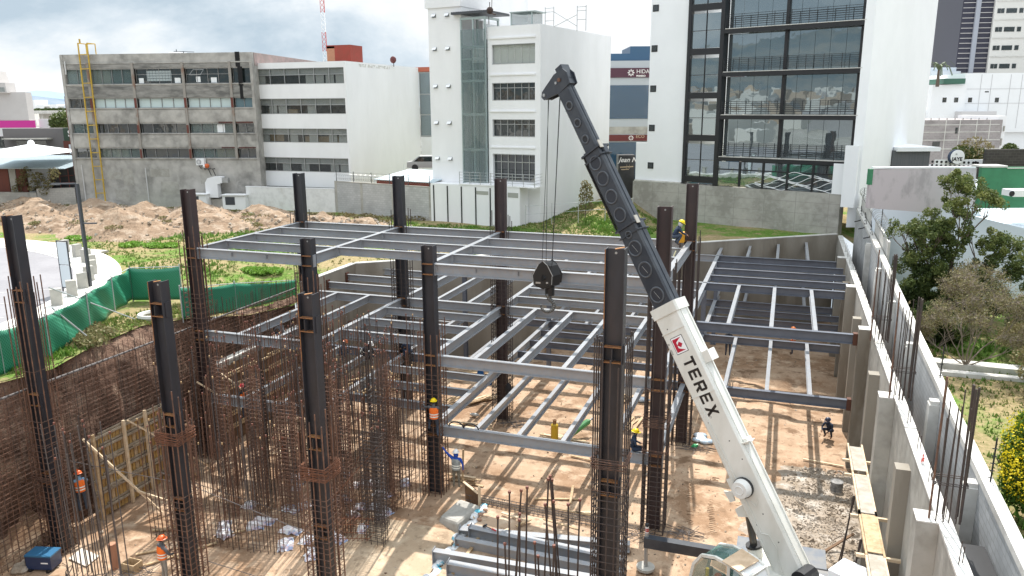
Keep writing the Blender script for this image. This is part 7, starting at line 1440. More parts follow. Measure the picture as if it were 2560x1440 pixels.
for j in range(ny3 + 1):
 for i in range(nx3 + 1):
  x = 2.35 + 6.6 * i / nx3; y = -17.5 + 8.1 * j / ny3; x += (2.75 - 2.35) * 0; xl = 2.55 + .1 * nz(y * 2, 1); e_ = min(1, i / 1.5, (ny3 - j) / 1.5); x = xl + (8.95 - xl) * i / nx3
  slab.v.append((x, y, ZG - .1 + (.36 - .03 * i / nx3 * 8 + .03 * fbm(x, y)) * (e_ if i < 4 or j > ny3 - 3 else 1)))
for j in range(ny3):
 for i in range(nx3): a = j * (nx3 + 1) + i; slab.f.append((a, a + 1, a + nx3 + 2, a + nx3 + 1)); slab.m.append(0)
build(slab, 'raised_slab', sandmat('pale_sand', (.50, .37, .265), (.42, .30, .21), (.56, .45, .34)), at=(0, 0, 0), smooth=True, kind='structure')
low = MB(); low.box(-2.0, 2.4, -20, -11.6, ZG - .05, ZG + .03); build(low, 'wet_slab', sandmat('tan_screed', (.44, .34, .24), (.38, .28, .19), (.50, .40, .29), .01), kind='structure')
b = MB(); q = []
for k in range(26):
 t = k / 25; x = 2.62 + .12 * math.sin(k * 1.9); y = -9.7 - 7.3 * t; b.sphere((x, y, ZG + .22 + .04 * math.sin(k)), .17 + .03 * math.sin(k * 3), 8, 4, sc=(1, 1.6, .55))
build(b, 'plastic_sheet', mat('white_blue_plastic', (.72, .74, .76), .5, var=(.10, .42, .55), scale=1.6, amt=1, lo=.56, hi=.60), smooth=True, label='crumpled white and turquoise plastic sheet along the edge of the raised sand slab', cat='plastic sheet')
for k, (x, y) in enumerate(((2.85, -10.1), (2.8, -10.5), (2.9, -10.9), (2.75, -11.5), (2.9, -12.0), (2.8, -12.9), (2.95, -13.6))):
 b = MB(); b.sphere((x, y, ZG + .32), .11, 6, 4, sc=(1.2, .8, .6)); build(b, 'stone', mat('reddish_stone', (.36, .22, .16), .9), label='reddish stone on the plastic edge, ' + ordn[min(k, 4)] + (' from the back' if k < 4 else ' or nearer, one of the three nearest stones'), cat='stone', group='stones along the slab edge')
gb = empty('rebar_cage', (5, -8.7, ZG), 'flat ground beam cage lying along the back edge of the raised sand slab', 'rebar cage')
for dy, dz in ((0, .05), (.22, .05), (0, .28), (.22, .28)): b = MB(); b.tube((1.6, -9.25 + dy, ZG + dz + .1), (9.0, -9.55 + dy, ZG + dz), .016, 5); build(b, 'long_bar', M['rebarG'], gb)
for k in range(34): x = 1.8 + k * .21; b = MB(); yy = -9.26 - .3 * (x - 1.6) / 7.4; b.path([(x, yy - .02, ZG + .04), (x, yy + .25, ZG + .04), (x, yy + .25, ZG + .34), (x, yy - .02, ZG + .34), (x, yy - .02, ZG + .04)], .008, 4); build(b, 'tie', M['rebarG'], gb)
gp5 = 'grey beams stacked on the sand slab'
for k, (p, q, h, w, lab) in enumerate((((2.55, -12.15, -5.95), (9.15, -10.9, -6.05), .34, .34, 'wide flat grey beam at the back of the stack'), ((3.05, -12.25, -5.72), (9.2, -12.2, -5.95), .46, .34, 'tall grey beam with a hammer on its top, second from the back'), ((2.75, -12.95, -5.85), (9.3, -12.9, -6.0), .46, .26, 'grey beam third from the back of the stack'), ((2.35, -14.15, -5.78), (9.4, -13.6, -5.95), .50, .28, 'grey beam with a tall end plate, fourth from the back'), ((3.2, -14.75, -5.75), (9.3, -14.5, -5.85), .46, .30, 'nearest grey beam of the stack, cut off by the bottom edge'))):
 b = MB(); b.ibeam(p, q, h, w, tf=.025); d = (Vector(q) - Vector(p)).normalized(); n = d.cross(Vector((0, 0, 1))); e_ = Vector(p) - Vector((0, 0, h / 2)); b.bar(e_ - Vector((0, 0, h / 2 + .03)), e_ + Vector((0, 0, h / 2 + .07)), w + .06, .02, up=d)
 build(b, 'steel_girder', M['beam'], label=lab, cat='steel beam', group=gp5)
for k, (x, y) in enumerate(((3.4, -13.2), (8.9, -13.0))): plank((x, y - 1.6, ZG + .30), (x, y + 1.2, ZG + .30), .12, .10, 'wood', ('left' if k == 0 else 'right') + ' timber bearer under the stacked grey beams', 'bearer', 'timber')
hm_ = empty('hammer', (3.7, -12.2, -5.7), 'hammer with a red grip lying on a stacked grey beam', 'hammer'); b = MB(); b.bar((3.62, -12.1, -5.69), (4.15, -12.3, -5.69), .03); build(b, 'handle', M['dgrey'], hm_); b = MB(); b.bar((3.95, -12.22, -5.685), (4.16, -12.31, -5.685), .045); build(b, 'grip', mat('red_grip', (.5, .04, .04), .5), hm_); b = MB(); b.bar((3.58, -12.2, -5.67), (3.66, -12.0, -5.67), .06); build(b, 'head', M['blackM'], hm_)
b = MB();
for k in range(7): b.torus((8.2 + .04 * k, -12.3 + .03 * k, -5.9 + .01 * k), .2 + .02 * math.sin(k), .012, (0.1 * math.sin(k), .1, 1), 16, 4)
b.path([(8.3, -12.5, -5.9), (8.45, -13.2, -5.95), (8.4, -14, -5.9)], .014, 5); build(b, 'rope', M['white'], label='coil of pale rope lying on the stacked grey beams', cat='rope')
lp = [((3.6, -10.1, -6.18), (4.9, -10.4, -6.18), 'woodL', 'short pale plank at the back of the sand slab'), ((4.5, -10.9, -6.2), (4.9, -10.2, -6.2), 'wood', 'plank end resting against the short pale plank'), ((3.7, -12.0, -6.2), (4.3, -11.2, -6.2), 'woodL', 'pale plank lying towards the beam stack'), ((5.4, -10.0, -6.2), (7.0, -10.35, -6.2), 'wood', 'thick tan timber lying on the sand slab'), ((4.4, -8.1, -6.42), (6.3, -7.5, -6.42), 'wood', 'timber lying beyond the ground beam cage, the left one'), ((5.0, -8.6, -6.42), (7.2, -8.7, -6.42), 'wood', 'timber lying beyond the ground beam cage, parallel to it'), ((6.4, -8.7, -6.42), (8.4, -8.0, -6.42), 'woodL', 'timber lying beyond the ground beam cage, the right one'), ((6.0, -8.0, -6.42), (5.8, -6.8, -6.2), 'wood', 'thin batten standing off the ground beyond the cage'),
 ((-9.6, -15.6, -6.42), (-8.6, -14.8, -6.42), 'wood', 'batten on the sand near the formwork panel, the left of two'), ((-9.3, -15.5, -6.42), (-8.3, -14.7, -6.42), 'wood', 'batten on the sand near the formwork panel, the right of two'), ((-7.7, -16.3, -6.42), (-7.3, -15.2, -6.42), 'woodL', 'single plank lying on the open sand left of the second column'), ((-8.2, -17.9, -6.42), (-6.5, -15.5, -6.42), 'wood', 'long grey timber crossing the sand at lower left'), ((-8.9, -17.2, -6.42), (-8.2, -16.6, -6.40), 'wood', 'short offcut beside the long grey timber'), ((-7.4, -16.8, -6.40), (-6.3, -17.0, -6.40), 'wood', 'timber meeting the long grey one near the worker'), ((-6.6, -15.0, -6.42), (-6.0, -14.3, -6.42), 'wood', 'offcut near the foot of the second column'), ((15.6, -.2, -6.42), (17.4, -.5, -6.40), 'woodL', 'pale plank on the floor in front of the squatting worker'), ((11.6, 8.0, -6.2), (12.9, 8.6, -6.1), 'wood', 'plank on the sand heap under the right deck'), ((4.8, -3.4, -6.42), (5.9, -3.6, -6.42), 'wood', 'reddish batten near the green gas cylinder'), ((16.2, -8.6, -6.42), (17.3, -7.9, -5.8), 'woodB', 'dark batten leaning on the rubble by the walkway')]
for p, q, m, lab in lp: plank(p, q, .11, .045, m, lab)
def pile(cx, cy, n, ln, ang, sp, lab, m=('wood', 'woodL', 'wood'), z=ZG, seed=1, hgt=.35):
 r2 = random.Random(seed)
 root = empty('timber_pile', (cx, cy, z), lab, 'timber pile', 'timber piles on the pit floor')
 for k in range(n):
  a = ang + r2.gauss(0, .12); x = cx + r2.uniform(-sp, sp); y = cy + r2.uniform(-sp, sp) * .5; zz = z + .05 + hgt * (k / n) * r2.random(); l = ln * r2.uniform(.6, 1.1); b = MB(); b.bar((x - math.cos(a) * l / 2, y - math.sin(a) * l / 2, zz), (x + math.cos(a) * l / 2, y + math.sin(a) * l / 2, zz + r2.uniform(-.03, .06)), .14, .035); build(b, 'board', M[r2.choice(m)], root)
pile(-2.9, 1.6, 16, 2.6, R(55), .8, 'stack of brown boards left of the third back column', seed=2, hgt=.6); pile(-1.4, -1.9, 10, 2.2, R(5), .8, 'loose pale boards in front of the third back column', ('woodL', 'wood'), seed=3); pile(-8.4, 2.4, 22, 3.2, R(50), 1.3, 'big heap of boards behind the second back column', seed=4, hgt=.9); pile(4.0, -1.6, 7, 2.4, R(-8), .5, 'thin scattered battens near the gas cylinders', seed=5, hgt=.05)
pile(-3.8, 6.6, 12, 1.4, R(20), .8, 'scattered boards around the slim post at the back', seed=6); pile(1.0, -7.4, 7, 1.8, R(-5), .4, 'boards just behind the third column', seed=7, hgt=.4); pile(5.6, 4.6, 10, 2.0, R(70), .7, 'boards between the joists under the wide bay', seed=8, hgt=.2); pile(6.8, 1.5, 8, 2.0, R(80), .5, 'small boards under the middle deck near the right columns', seed=10, hgt=.2); pile(-8.6, -7.2, 14, 1.9, R(60), .4, 'pale slatted pallet boards between the left columns', ('woodL',), seed=12, hgt=.2)
b = MB(); b.hexa([(4.6, 5.6, ZG + .05), (6.2, 5.2, ZG + .05), (6.8, 6.6, ZG + .12), (5.0, 6.9, ZG + .12), (4.6, 5.6, ZG + .11), (6.2, 5.2, ZG + .11), (6.8, 6.6, ZG + .18), (5.0, 6.9, ZG + .18)]); build(b, 'plywood_board', mat('dark_plywood', (.13, .115, .10), .8), label='dark rectangular plywood board lying on the sand under the wide bay', cat='plywood')
g1 = empty('gas_cylinder', (3.55, -2.0, ZG), 'upright yellow gas cylinder on the sand in front of the joists', 'gas cylinder'); yl = mat('cylinder_yellow', (.55, .36, .02), .45)
b = MB(); b.tube((3.55, -2.0, ZG), (3.55, -2.0, ZG + .95), .19, 16); b.sphere((3.55, -2.0, ZG + .93), .19, 16, 4, sc=(1, 1, .6), z0=0); build(b, 'cylinder_body', yl, g1); b = MB(); b.tube((3.55, -2.0, ZG + 1.02), (3.55, -2.0, ZG + 1.2), .10, 12); b.torus((3.55, -2, ZG + 1.22), .09, .025, (0, 0, 1), 14, 5); build(b, 'valve_guard', mat('rust_collar', (.25, .13, .06), .7), g1)
g2 = empty('gas_cylinder', (3.9, -1.6, ZG), 'long green gas cylinder leaning over on the sand', 'gas cylinder'); a = Vector((4.0, -1.9, ZG + .16)); c_ = Vector((4.95, -.6, ZG + .75)); b = MB(); b.tube(a, c_, .16, 14); b.sphere(c_, .16, 12, 4); build(b, 'cylinder_body', mat('cylinder_green', (.06, .24, .08), .45), g2); b = MB(); d = (c_ - a).normalized(); b.tube(c_ + d * .12, c_ + d * .3, .05, 8); b.sphere(c_ + d * .3, .07, 6, 4); build(b, 'valve', M['alum'], g2)
b = MB(); b.torus((5.9, -2.1, ZG + .12), .14, .015, (0, 1, .2), 14, 4); b.torus((6.15, -2.15, ZG + .12), .12, .015, (0, 1, .2), 14, 4); b.path([(5.7, -2.2, ZG + .02), (6.4, -2.3, ZG + .02), (7.0, -2.0, ZG + .02)], .012, 4); build(b, 'hose', M['redpaint'], label='thin red hose coiled on the sand right of the gas cylinders', cat='hose')
b = MB(); b.sphere((-1.5, .55, -4.2), .2, 8, 6, sc=(1, .6, 1.9)); b.sphere((-.95, .50, -4.6), .14, 8, 5, sc=(1.2, .6, 1.6)); build(b, 'jacket', mat('bright_blue_cloth', (.02, .18, .55), .7, var=(.01, .1, .35), scale=4, amt=.6), smooth=True, at=(-1.5, .55, -4.6), label='bright blue jacket hanging on the cage of the third back column', cat='jacket')
bb_ = MB(); bb_.sphere((.55, -.55, -4.5), .2, 8, 6, sc=(1, .7, 1.9)); bb_.sphere((.72, -.6, -4.8), .16, 8, 5, sc=(1, .7, 1.5)); build(bb_, 'jacket', dark, smooth=True, at=(.6, -.55, -4.9), label='black jacket hanging on the right of the cage of the third back column', cat='jacket')
b = MB();
for k in range(9): b.sphere((10.7 + .35 * math.cos(k * 2.1) * (k / 6), .6 + .4 * math.sin(k * 1.7), ZG + .12), .22, 8, 4, sc=(1.3, 1, .55))
build(b, 'plastic_sheet', mat('clear_blue_plastic', (.70, .75, .80), .3, var=(.3, .45, .6), scale=3, amt=.7), smooth=True, label='crumpled clear plastic heap by the rightmost back column', cat='plastic sheet')
b = MB(); b.sphere((10.45, -.45, ZG + .1), .14, 7, 4); b.tube((10.3, -.5, ZG + .08), (10.6, -.3, ZG + .14), .06, 7); build(b, 'bottle', mat('green_plastic', (.02, .35, .12), .4), label='crushed green bottle at the foot of the rightmost back column', cat='bottle')
b = MB(); b.tube((16.95, -3.1, ZG), (16.95, -3.1, ZG + .5), .26, 16); b.torus((16.95, -3.1, ZG + .5), .26, .02); b.tube((16.95, -3.1, ZG + .28), (16.95, -3.1, ZG + .31), .275, 16); build(b, 'bucket', mat('dirty_bucket', (.12, .12, .12), .7, var=(.35, .34, .33), scale=4, amt=.7), label='dirty grey bucket on the rubble by the right piers', cat='bucket')
b = MB(); b.sphere((6.8, 5.0, ZG + .15), .3, 8, 4, sc=(1.8, 1, .5)); build(b, 'plastic_sheet', mat('clear_blue_plastic', (.70, .75, .80), .3), smooth=True, label='pale blue plastic under the joists of the wide bay', cat='plastic sheet')
b = MB(); b.sphere((-1.6, -.2, ZG + .14), .14, 8, 5, sc=(2.2, .9, .7)); build(b, 'bag', mat('grey_white_bag', (.45, .45, .43), .7), smooth=True, label='small whitish bag on the sand left of the third back column', cat='bag')
def barheap(cx, cy, n, ln, ang, lab, sd):
 r2 = random.Random(sd); root = empty('bar_heap', (cx, cy, ZG), lab, 'bar heap', 'heaps of short bars at the column feet')
 for k in range(n): a = ang + r2.gauss(0, .25) + (R(90) if k % 5 == 0 else 0); x = cx + r2.uniform(-.55, .55); y = cy + r2.uniform(-.4, .4); l = ln * r2.uniform(.5, 1); z = ZG + .03 + r2.random() * .12; b = MB(); b.tube((x - math.cos(a) * l / 2, y - math.sin(a) * l / 2, z), (x + math.cos(a) * l / 2, y + math.sin(a) * l / 2, z + .02), .011, 5); build(b, 'short_bar', M['rebarG'], root)
barheap(10.9, -8.9, 26, 1.2, R(-15), 'heap of short bars at the foot of the rightmost middle column, right side', 1); barheap(9.2, -9.7, 14, 1.0, R(60), 'heap of short bars at the foot of the rightmost middle column, near side', 2); barheap(.9, -.6, 26, 1.3, R(35), 'heap of short bars at the foot of the third back column', 3); barheap(10.6, -.6, 24, 1.2, R(-8), 'heap of short bars at the foot of the rightmost back column', 4); barheap(-7.8, -18.3, 22, 1.4, R(5), 'heap of short bars at the lower left near the worker', 5)
sk = mat('printed_sack', (.72, .73, .75), .8, var=(.10, .30, .55), scale=3.5, amt=.8, lo=.55, hi=.62, second=(.5, .12, .12), s2=5, a2=.4)
r2 = random.Random(21)
for k in range(34):
 x = r2.uniform(-7.2, -1.1); y = r2.uniform(-15.0, -8.4); b = MB(); nn4 = 7; a = r2.uniform(0, 3); ca, sa = math.cos(a), math.sin(a); L1_, W1_ = r2.uniform(.28, .5), r2.uniform(.2, .34)
 for j in range(nn4):
  for i in range(nn4): u, v = (i / 3 - 1) * L1_, (j / 3 - 1) * W1_; ed_ = max(abs(i / 3 - 1), abs(j / 3 - 1)); b.v.append((x + u * ca - v * sa, y + u * sa + v * ca, ZG + .04 + .16 * (1 - ed_ ** 3) + .10 * nz(u * 7 + k, v * 7)))
 for j in range(nn4 - 1):
  for i in range(nn4 - 1): q_ = j * nn4 + i; b.f.append((q_, q_ + 1, q_ + nn4 + 1, q_ + nn4)); b.m.append(0)
 build(b, 'cement_sack', sk, label='white printed cement sack lying crumpled among the rebar thicket', cat='sack', group='cement sacks in the thicket')
wd_ = empty('welding_machine', (-11.6, -18.9, ZG), 'blue and black welding machine box at the lower left corner', 'welding machine'); wb1 = mat('welder_blue', (.03, .13, .25), .4); a = R(14); rm = Matrix.Rotation(a, 3, 'Z')
def wbx(x0, x1, y0, y1, z0, z1): b = MB(); b.box(x0, x1, y0, y1, z0, z1); b.v = [tuple(rm @ Vector(v) + Vector((-11.6, -18.9, ZG))) for v in b.v]; return b
build(wbx(-.5, .5, -.3, .3, .1, .62), 'casing', mat('welder_navy', (.02, .035, .09), .4), wd_); build(wbx(-.52, .52, -.32, .32, .62, .68), 'top_cover', wb1, wd_); build(wbx(-.54, -.5, -.28, .28, .12, .6), 'front_panel', M['blackM'], wd_)
for x in (-.35, .35): b = wbx(x - .05, x + .05, -.36, .36, 0, .12); build(b, 'skid', M['blackM'], wd_)
b = wbx(.1, .38, -.306, -.302, .35, .40); build(b, 'name_stripe', M['white'], wd_)
b = MB(); b.tube((-12.0, -17.9, ZG), (-12.0, -17.9, ZG + .5), .2, 16); b.torus((-12.0, -17.9, ZG + .5), .2, .02); build(b, 'bucket', M['blackM'], label='black bucket standing behind the welding machine', cat='bucket')
b = MB(); b.hexa([(-11.2, -18.2, ZG + .03), (-10.1, -18.4, ZG + .03), (-10.2, -17.7, ZG + .05), (-11.3, -17.5, ZG + .05), (-11.2, -18.2, ZG + .05), (-10.1, -18.4, ZG + .05), (-10.2, -17.7, ZG + .07), (-11.3, -17.5, ZG + .07)]); build(b, 'white_board', mat('dusty_white_board', (.60, .55, .48), .8), label='dusty white board on the sand right of the welding machine', cat='board')
b = MB(); b.tube((-9.0, -18.1, ZG), (-9.0, -18.1, ZG + 1.05), .14, 16); build(b, 'pipe', mat('terracotta_pipe', (.42, .20, .12), .6), label='upright terracotta coloured pipe at the lower left', cat='pipe')
bx_ = empty('crate', (-8.3, -18.0, ZG), 'small open wooden box beside the terracotta pipe', 'crate')
for (x0, x1, y0, y1) in ((-8.6, -8.0, -18.2, -18.16), (-8.6, -8.0, -17.8, -17.76), (-8.6, -8.56, -18.16, -17.8), (-8.04, -8.0, -18.16, -17.8)): b = MB(); b.box(x0, x1, y0, y1, ZG, ZG + .36); build(b, 'side_board', M['wood'], bx_)
b = MB(); b.sphere((-8.3, -19.0, ZG + .1), .3, 8, 4, sc=(1.5, 1, .5)); b.sphere((-7.7, -18.9, ZG + .1), .25, 8, 4, sc=(1.3, 1, .5)); build(b, 'sack', M['white'], smooth=True, label='white sacks heap at the bottom left edge', cat='sack')
b = MB(); q = [(-11.2 + .5 * math.sin(t * 1.3) + t * .28, -18.8 + .3 * math.cos(t * 2.1), ZG + .03) for t in [i * .35 for i in range(22)]]; b.path(q, .014, 4); build(b, 'cable', M['blackM'], label='black welding cable looping over the sand', cat='cable')
b = MB();
for k in range(14): yy = -19.5 + k * .1; b.sphere((-12.3 + .2 * math.sin(k * 2), yy, ZG + .1), .22, 7, 4, sc=(1, 1, .7))
build(b, 'rubble_heap', M['gravel'], kind='stuff', label='small rubble heap left of the welding machine', cat='rubble')
wk = empty('plank_walkway', (17.2, -11, ZG), 'sloping plank walkway of stained boards on timber brackets along the right wall', 'walkway')
sg_ = [(-6.1, -8.3, -3.0, 'ply'), (-8.7, -11.6, -3.0, 'ply'), (-11.7, -14.1, -3.0, 'wood'), (-14.2, -18.5, -3.02, 'ply')]
for k, (ya, yb, z, m) in enumerate(sg_):
 b = MB(); x0, x1 = 17.02, 17.46; b.hexa([(x0, yb, z), (x1, yb, z), (x1, ya, z), (x0, ya, z), (x0, yb, z + .03), (x1, yb, z + .03), (x1, ya, z + .03), (x0, ya, z + .03)]); build(b, 'deck_board', M[m], wk)
 for x in (16.97, 17.48): b = MB(); b.box(x - .03, x + .03, yb - .2, ya + .25, z - .06, z + .05); build(b, 'edge_rail', M['woodL'] if m == 'ply' else M['wood'], wk)
for y in (-7.2, -8.5, -11.65, -14.15): b = MB(); b.box(16.7, 17.95, y - .05, y + .05, -3.16, -3.06); build(b, 'cross_bearer', M['woodL'], wk); b = MB(); b.bar((17.45, y, -3.1), (17.9, y, -4.4), .08); build(b, 'bracket', M['woodB'], wk)
for y in (-10.2, -13.2, -16.2):
 b = MB(); b.bar((16.9, y, -3.1), (16.6, y - .3, ZG), .05); b.bar((17.0, y + .3, -3.1), (16.7, y + .9, ZG), .04); build(b, 'prop', M['rebarD'], wk)
for k, (y, zt) in enumerate(((-12.4, -3.3), (-16.2, -3.35))): b = MB(); b.box(17.05, 17.4, y - .2, y + .2, ZG - .2, zt); build(b, 'concrete_pillar', M['concD'], label=('farther' if k == 0 else 'nearer') + ' square concrete stub pillar under the plank walkway', cat='pillar')
b = MB(); b.box(18.34, 19.1, -19.5, -17.9, -1.9, -.2); build(b, 'trench_shade_block', M['blackM'], label='black block for shade between the right wall and block wall, near the bottom edge', cat='opening')  # solid black block stands in for the shade in the gap
b = MB(); b.tube((18.12, -14.6, .36), (18.12, -14.6, .55), .05, 10); b.tube((18.12, -14.6, .55), (18.12, -14.6, .66), .02, 8); build(b, 'bottle', mat('red_label_bottle', (.65, .08, .06), .3, var=(.8, .8, .8), scale=6, amt=1, lo=.45, hi=.5), label='clear bottle with a red label on top of the right concrete wall', cat='bottle')
b = MB(); b.tube((9.4, -1.2, 4.02), (9.4, -1.2, 4.02), .1) if 0 else b.box(9.28, 9.5, -.85, -.45, 4.02, 4.5); build(b, 'canister', mat('orange_yellow_box', (.70, .33, .02), .5), label='orange yellow tool box on the upper deck by the crouching worker', cat='tool box')
b = MB(); b.path([(9.0, -3.0, 4.0), (9.05, -3.0, 3.7), (9.2, -2.7, 3.4), (9.35, -2.4, 3.9)], .03, 5); build(b, 'strap', mat('cream_strap', (.6, .55, .35), .8), label='cream lifting strap draped over the upper deck girder', cat='strap')
for k, x in enumerate((1.05, 1.75)): b = MB(); q = [(x + .34 * math.cos(t), GY['B'] + .0, ZL + .02 + .22 * math.sin(t)) for t in [i * math.pi / 8 for i in range(9)]]; b.path(q, .03, 6); build(b, 'lifting_strap', M['blackM'], label=('left' if k == 0 else 'right') + ' black strap looped over the lower girder beside the third column', cat='strap', group='straps on the lower girder')
b = MB(); b.torus((-15.2, -8.6, .42), .62, .13, (0, 0, 1), 24, 6); build(b, 'manhole_ring', M['concW'], label='round concrete manhole ring on the grass inside the green fence', cat='manhole ring')
b = MB(); b.tube((-15.7, -8.9, .35), (-18.2, -11.4, 2.2), .035, 6) if False else b.tube((-15.6, -9.3, .35), (-17.0, -12.6, 2.6), .035, 6); build(b, 'pole', gp, label='thin loose pole leaning across the green fence', cat='pole')
b = MB(); b.tube((-14.9, -12.6, .35), (-15.4, -13.9, 2.1), .04, 6); build(b, 'pole', gp, label='inclined grey brace pole in front of the long green fence', cat='pole')
for k, (x, y) in enumerate(((-33.5, 3.4), (-31.9, 3.0), (-32.6, 4.1))): b = MB(); (b.torus((x, y, .45), .7, .14, (0, 0, 1), 20, 5) if k == 0 else b.box(x - 1, x + 1, y - .5, y + .5, .3, .45)); build(b, 'concrete_ring' if k == 0 else 'concrete_slab', M['conc'], label=('round concrete ring on the grass behind the bollards', 'long concrete slab lying beside the ring behind the bollards', 'second concrete slab behind the bollards, farther back')[k], cat='ring' if k == 0 else 'slab')
def lamp(x, y, h, lab, arm=True, a=R(200)):
 root = empty('street_lamp', (x, y, .4), lab, 'street lamp', 'dark street lamps by the car park'); d = Vector((math.cos(a), math.sin(a), 0)); b = MB(); b.bar((x, y, .3), (x, y, h), .15); build(b, 'post', M['dgrey'], root)
 b = MB(); b.bar(Vector((x, y, h)) + d * .08, Vector((x, y, h)) + d * -.0 + d * 1.4, .16, .07); build(b, 'lamp_arm', M['dgrey'], root); b = MB(); b.bar(Vector((x, y, h - .04)) + d * .9, Vector((x, y, h - .04)) + d * 1.38, .14, .03); build(b, 'lamp_head', M['alum'], root)
 if arm: b = MB(); b.bar((x, y, h - 2.2), Vector((x, y, h - 2.2)) - d * .8, .12, .07); build(b, 'lower_arm', M['dgrey'], root)
lamp(-22.9, -5.1, 6.35, 'tall dark street lamp by the curved pavement, carrying a lower side arm'); lamp(-36.4, -1.2, 6.3, 'dark street lamp at the far left, partly hidden by the leftmost front column', False)
sgn2 = empty('sign_board', (-23.4, -5.6, .4), 'tall thin white sign board in a dark frame behind the street lamp', 'sign')
for dy in (0, .95): b = MB(); b.box(-23.6, -22.9, -6.3 + dy * .0, -6.24, .75 + dy * 1.35, 1.98 + dy * 1.35); build(b, 'white_panel', mat('board_white', (.62, .68, .72), .5), sgn2)
b = MB()
for x in (-23.62, -22.88): b.bar((x, -6.27, .4), (x, -6.27, 3.35), .06)
for z in (.72, 2.03, 3.33): b.bar((-23.62, -6.27, z), (-22.88, -6.27, z), .05)
build(b, 'frame', M['dgrey'], sgn2)
wf = empty('wire_fence', (-2, 24, .4), 'thin wire fence crossing the grassy rise behind the decks', 'fence')
for k in range(5): b = MB(); b.tube((-6.6 + k * 2.2, 24.2 + k * .3, .4 + k * .2), (-6.6 + k * 2.2, 24.2 + k * .3, 2.2 + k * .2), .03, 5); build(b, 'post', gp, wf)
b = MB(); b.tube((-6.6, 24.2, 2.1), (2.2, 25.4, 2.9), .015, 4); b.tube((-6.6, 24.2, 1.4), (2.2, 25.4, 2.2), .012, 4); build(b, 'wire', gp, wf)
# dirt mounds
mp_ = [(-52, 16, 5.5, 1.7), (-47.5, 18.5, 5.5, 2.0), (-45, 12.5, 4.2, 1.3), (-41.5, 18.5, 5.0, 1.9), (-37.8, 12.0, 5.2, 2.1), (-33.2, 16.8, 5.2, 1.5), (-36.5, 19.8, 5.0, 1.9), (-29.0, 20.5, 4.4, 1.25), (-24.5, 21.3, 3.8, 1.1), (-20.8, 21.8, 3.0, .8), (-57, 19.5, 5, 1.8), (-31.0, 21.5, 4.5, 1.6), (-29.5, 16.5, 3.0, .6), (-62, 16, 6, 1.8)]
mords = sorted(range(len(mp_)), key=lambda i: Vector((mp_[i][0] - 13.85, mp_[i][1] + 38)).normalized().x)
nn_ = ['first', 'second', 'third', 'fourth', 'fifth', 'sixth', 'seventh', 'eighth', 'ninth', 'tenth', 'eleventh', 'twelfth', 'thirteenth', 'fourteenth']
for rk, i in enumerate(mords):
 x, y, r_, h = mp_[i]; b = MB(); nr, na = 22, 64
 for j in range(nr + 1):
  for k in range(na):
   t = 2 * math.pi * k / na; q = j / nr; px = x + r_ * q * math.cos(t) * (1.2 + .15 * nz(t, i)); py = y + r_ * q * math.sin(t) * .85; base = gh(px, py) - .12
   b.v.append((px, py, base + h * max(0, (1 - q) ** 1.15 * (1 + .0)) * (1 if j else .97) + (.34 * fbm(px * .8, py * .8, 5) + .07 * fbm(px * 3, py * 3, 2)) * (1 - q * .8)))
 for j in range(nr):
  for k in range(na): b.f.append((j * na + k, (j + 1) * na + k, (j + 1) * na + (k + 1) % na, j * na + (k + 1) % na)); b.m.append(0)
 build(b, 'dirt_mound', M['mound'], smooth=True, label='heap of pinkish excavated soil, ' + nn_[rk] + ' from the left along the back of the lot', cat='dirt heap', group='heaps of excavated soil')
# vegetation
def leafmat(name, c1, c2, c3):
 m = bpy.data.materials.new(name); m.use_nodes = True; t = m.node_tree; p = t.nodes['Principled BSDF']; p.inputs['Roughness'].default_value = .6; p.inputs['Specular IOR Level'].default_value = .3
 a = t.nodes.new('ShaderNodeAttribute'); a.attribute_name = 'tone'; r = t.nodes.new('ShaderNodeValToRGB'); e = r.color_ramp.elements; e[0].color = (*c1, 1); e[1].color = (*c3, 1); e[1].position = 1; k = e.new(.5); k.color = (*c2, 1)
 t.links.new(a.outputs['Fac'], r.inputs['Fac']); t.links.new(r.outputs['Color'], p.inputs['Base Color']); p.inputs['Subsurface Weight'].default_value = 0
 tr = t.nodes.new('ShaderNodeBsdfTranslucent'); t.links.new(r.outputs['Color'], tr.inputs['Color']); mxs = t.nodes.new('ShaderNodeMixShader'); mxs.inputs[0].default_value = .25; o = t.nodes['Material Output']; t.links.new(p.outputs[0], mxs.inputs[1]); t.links.new(tr.outputs[0], mxs.inputs[2]); t.links.new(mxs.outputs[0], o.inputs['Surface']); return m
